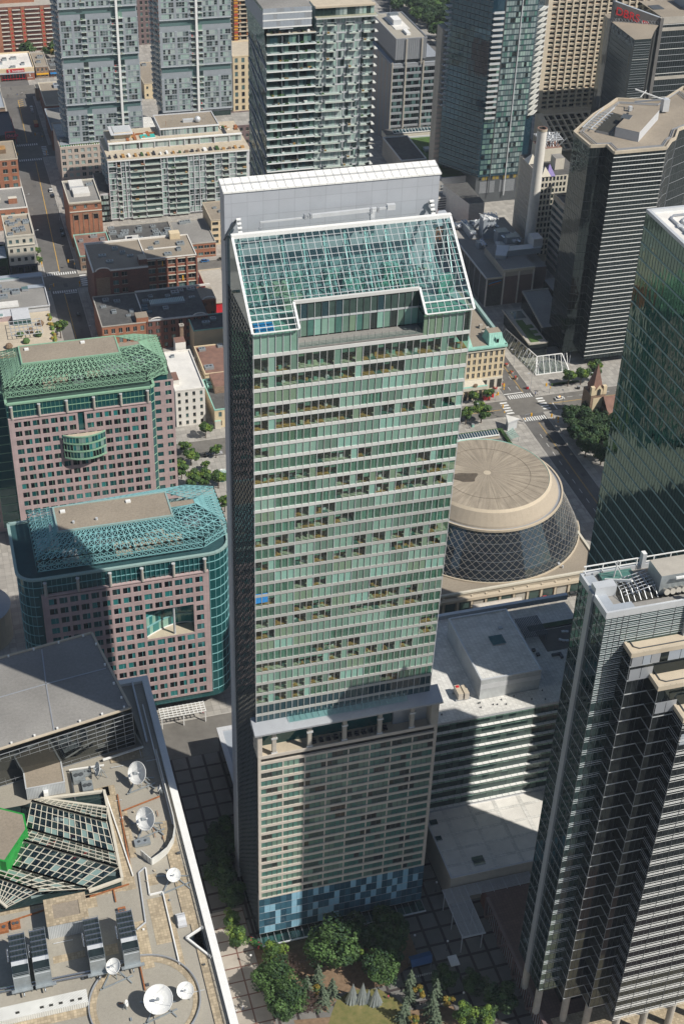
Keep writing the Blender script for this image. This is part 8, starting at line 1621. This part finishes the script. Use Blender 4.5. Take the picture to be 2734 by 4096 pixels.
for x, y, arm, ang, lb in ((233.4, 509.6, 0, 0, 'traffic signal at the far left corner of the lower right crossing'), (254.4, 505.8, 2, 3.14, 'traffic signal at the far right corner of the crossing, on the wide pavement'), (228.2, 505.6, 2, 4.7, 'traffic signal by the stone porch corner'), (233.2, 483.9, 3, .0, 'traffic signal beside the triangular kiosk'), (245.6, 481.2, 1, 3.14, 'traffic signal at the churchyard side of the crossing'), (246.5, 478.4, 0, 0, 'traffic signal just below the churchyard one'), (226.5, 491.2, 2, 1.57, 'traffic signal left of the triangular kiosk'), (63.2, 675.6, 3, 3.14, 'traffic signal by the dark shop row, at the left street crossing'), (46.9, 676.2, 0, 0, 'traffic signal by the cream corner building'), (62.6, 651, 0, 0, 'traffic signal below the big warehouse corner'), (47.8, 651, 2, 0, 'traffic signal at the near left corner of the warehouse crossing'), (50, 847.5, 0, 0, 'traffic signal in front of the dark media building'), (66.9, 848.5, 4, 3.14, 'traffic signal with a long arm at the upper crossing'), (66.2, 820, 0, 0, 'traffic signal beside the leftmost condominium podium'), (48.6, 820, 1, 0, 'traffic signal left of the upper crossing, in shade')): signal(x, y, lb, 5.2, 'yellow', arm, ang)
for i, (x, y) in enumerate(((244.6, 539.1), (244.4, 532.8), (244.3, 526.2), (244.1, 520.7), (236.5, 522.3), (236.1, 516.8), (236.8, 528.8), (231.4, 514.1))):
    o = thing('street_planter', ('round flower planter on the median, farthest up the avenue', 'round flower planter on the median, second from the farthest', 'round flower planter on the median, third from the farthest', 'round flower planter on the median, closest to the crossing', 'round flower planter by the left lane, middle of three', 'round flower planter by the left lane, closest to the crossing', 'round flower planter by the left lane, farthest of three', 'round flower planter on the corner pavement before the stone porch')[i], 'planter', (x, y), 'flower planters on the avenue'); b = MB(); b.rod((x, y, .02), (x, y, .75), .75, .9, 'concrete', 12); b.build('tub', o); m = MB()
    for j in range(16): m.blob((x + random.uniform(-.7, .7), y + random.uniform(-.7, .7), 1.0 + random.uniform(-.1, .4)), (.32, .32, .3), random.choice(('flowers', 'leaf_b', 'leaf_a', 'leaf_gold', 'flowers')), 3)
    m.build('flowers', o)
for x, y, h, lb in ((53.9, 242.2, 4.5, 'globe lamp post on the tan paving'), (54.8, 232.4, 4.5, 'globe lamp post in the tree shadow beside the tan paving'), (100.1, 236.9, 4.5, 'globe lamp post beyond the blue awning'), (112.2, 253.0, 4.5, 'globe lamp post beside the low white-roofed block'), (108.4, 232.6, 4.5, 'globe lamp post near the slatted trellis'), (107, 215.6, 4.5, 'globe lamp post at the bottom of the shaded square')):
    o = thing('globe_lamp', lb, 'lamp post', (x, y), 'globe lamp posts on the square'); b = MB(); b.rod((x, y, .1), (x, y, .8), .22, .12, 'dark_metal', 8); b.rod((x, y, .8), (x, y, h - .5), .08, .06, 'dark_metal', 8); b.build('pole', o); m = MB(); m.blob((x, y, h - .2), (.32, .32, .34), 'white_metal', 6); m.build('globe', o)
for x, y, lb, c in ((246.0, 511.6, 'red newspaper box at the crossing corner', 'red'), (210.6, 487.4, 'pink and green recycling bins by the street trees', 'copper'), (268.8, 506, 'black bin on the pavement below the black tower', 'tyre')): o = thing('street_box', lb, 'street box', (x, y)); b = MB(); b.box(x - .5, y - .5, .13, x + .5, y + .5, 1.5, c); b.box(x - .55, y - .55, 1.5, x + .55, y + .55, 1.62, 'metal'); b.build('cabinet', o)
# ================================================================ HAZE
b = MB(); b.box(-920, -620, -1.2, 1720, 2020, 345, 'haze_air'); b.build('haze', None, kind='stuff')
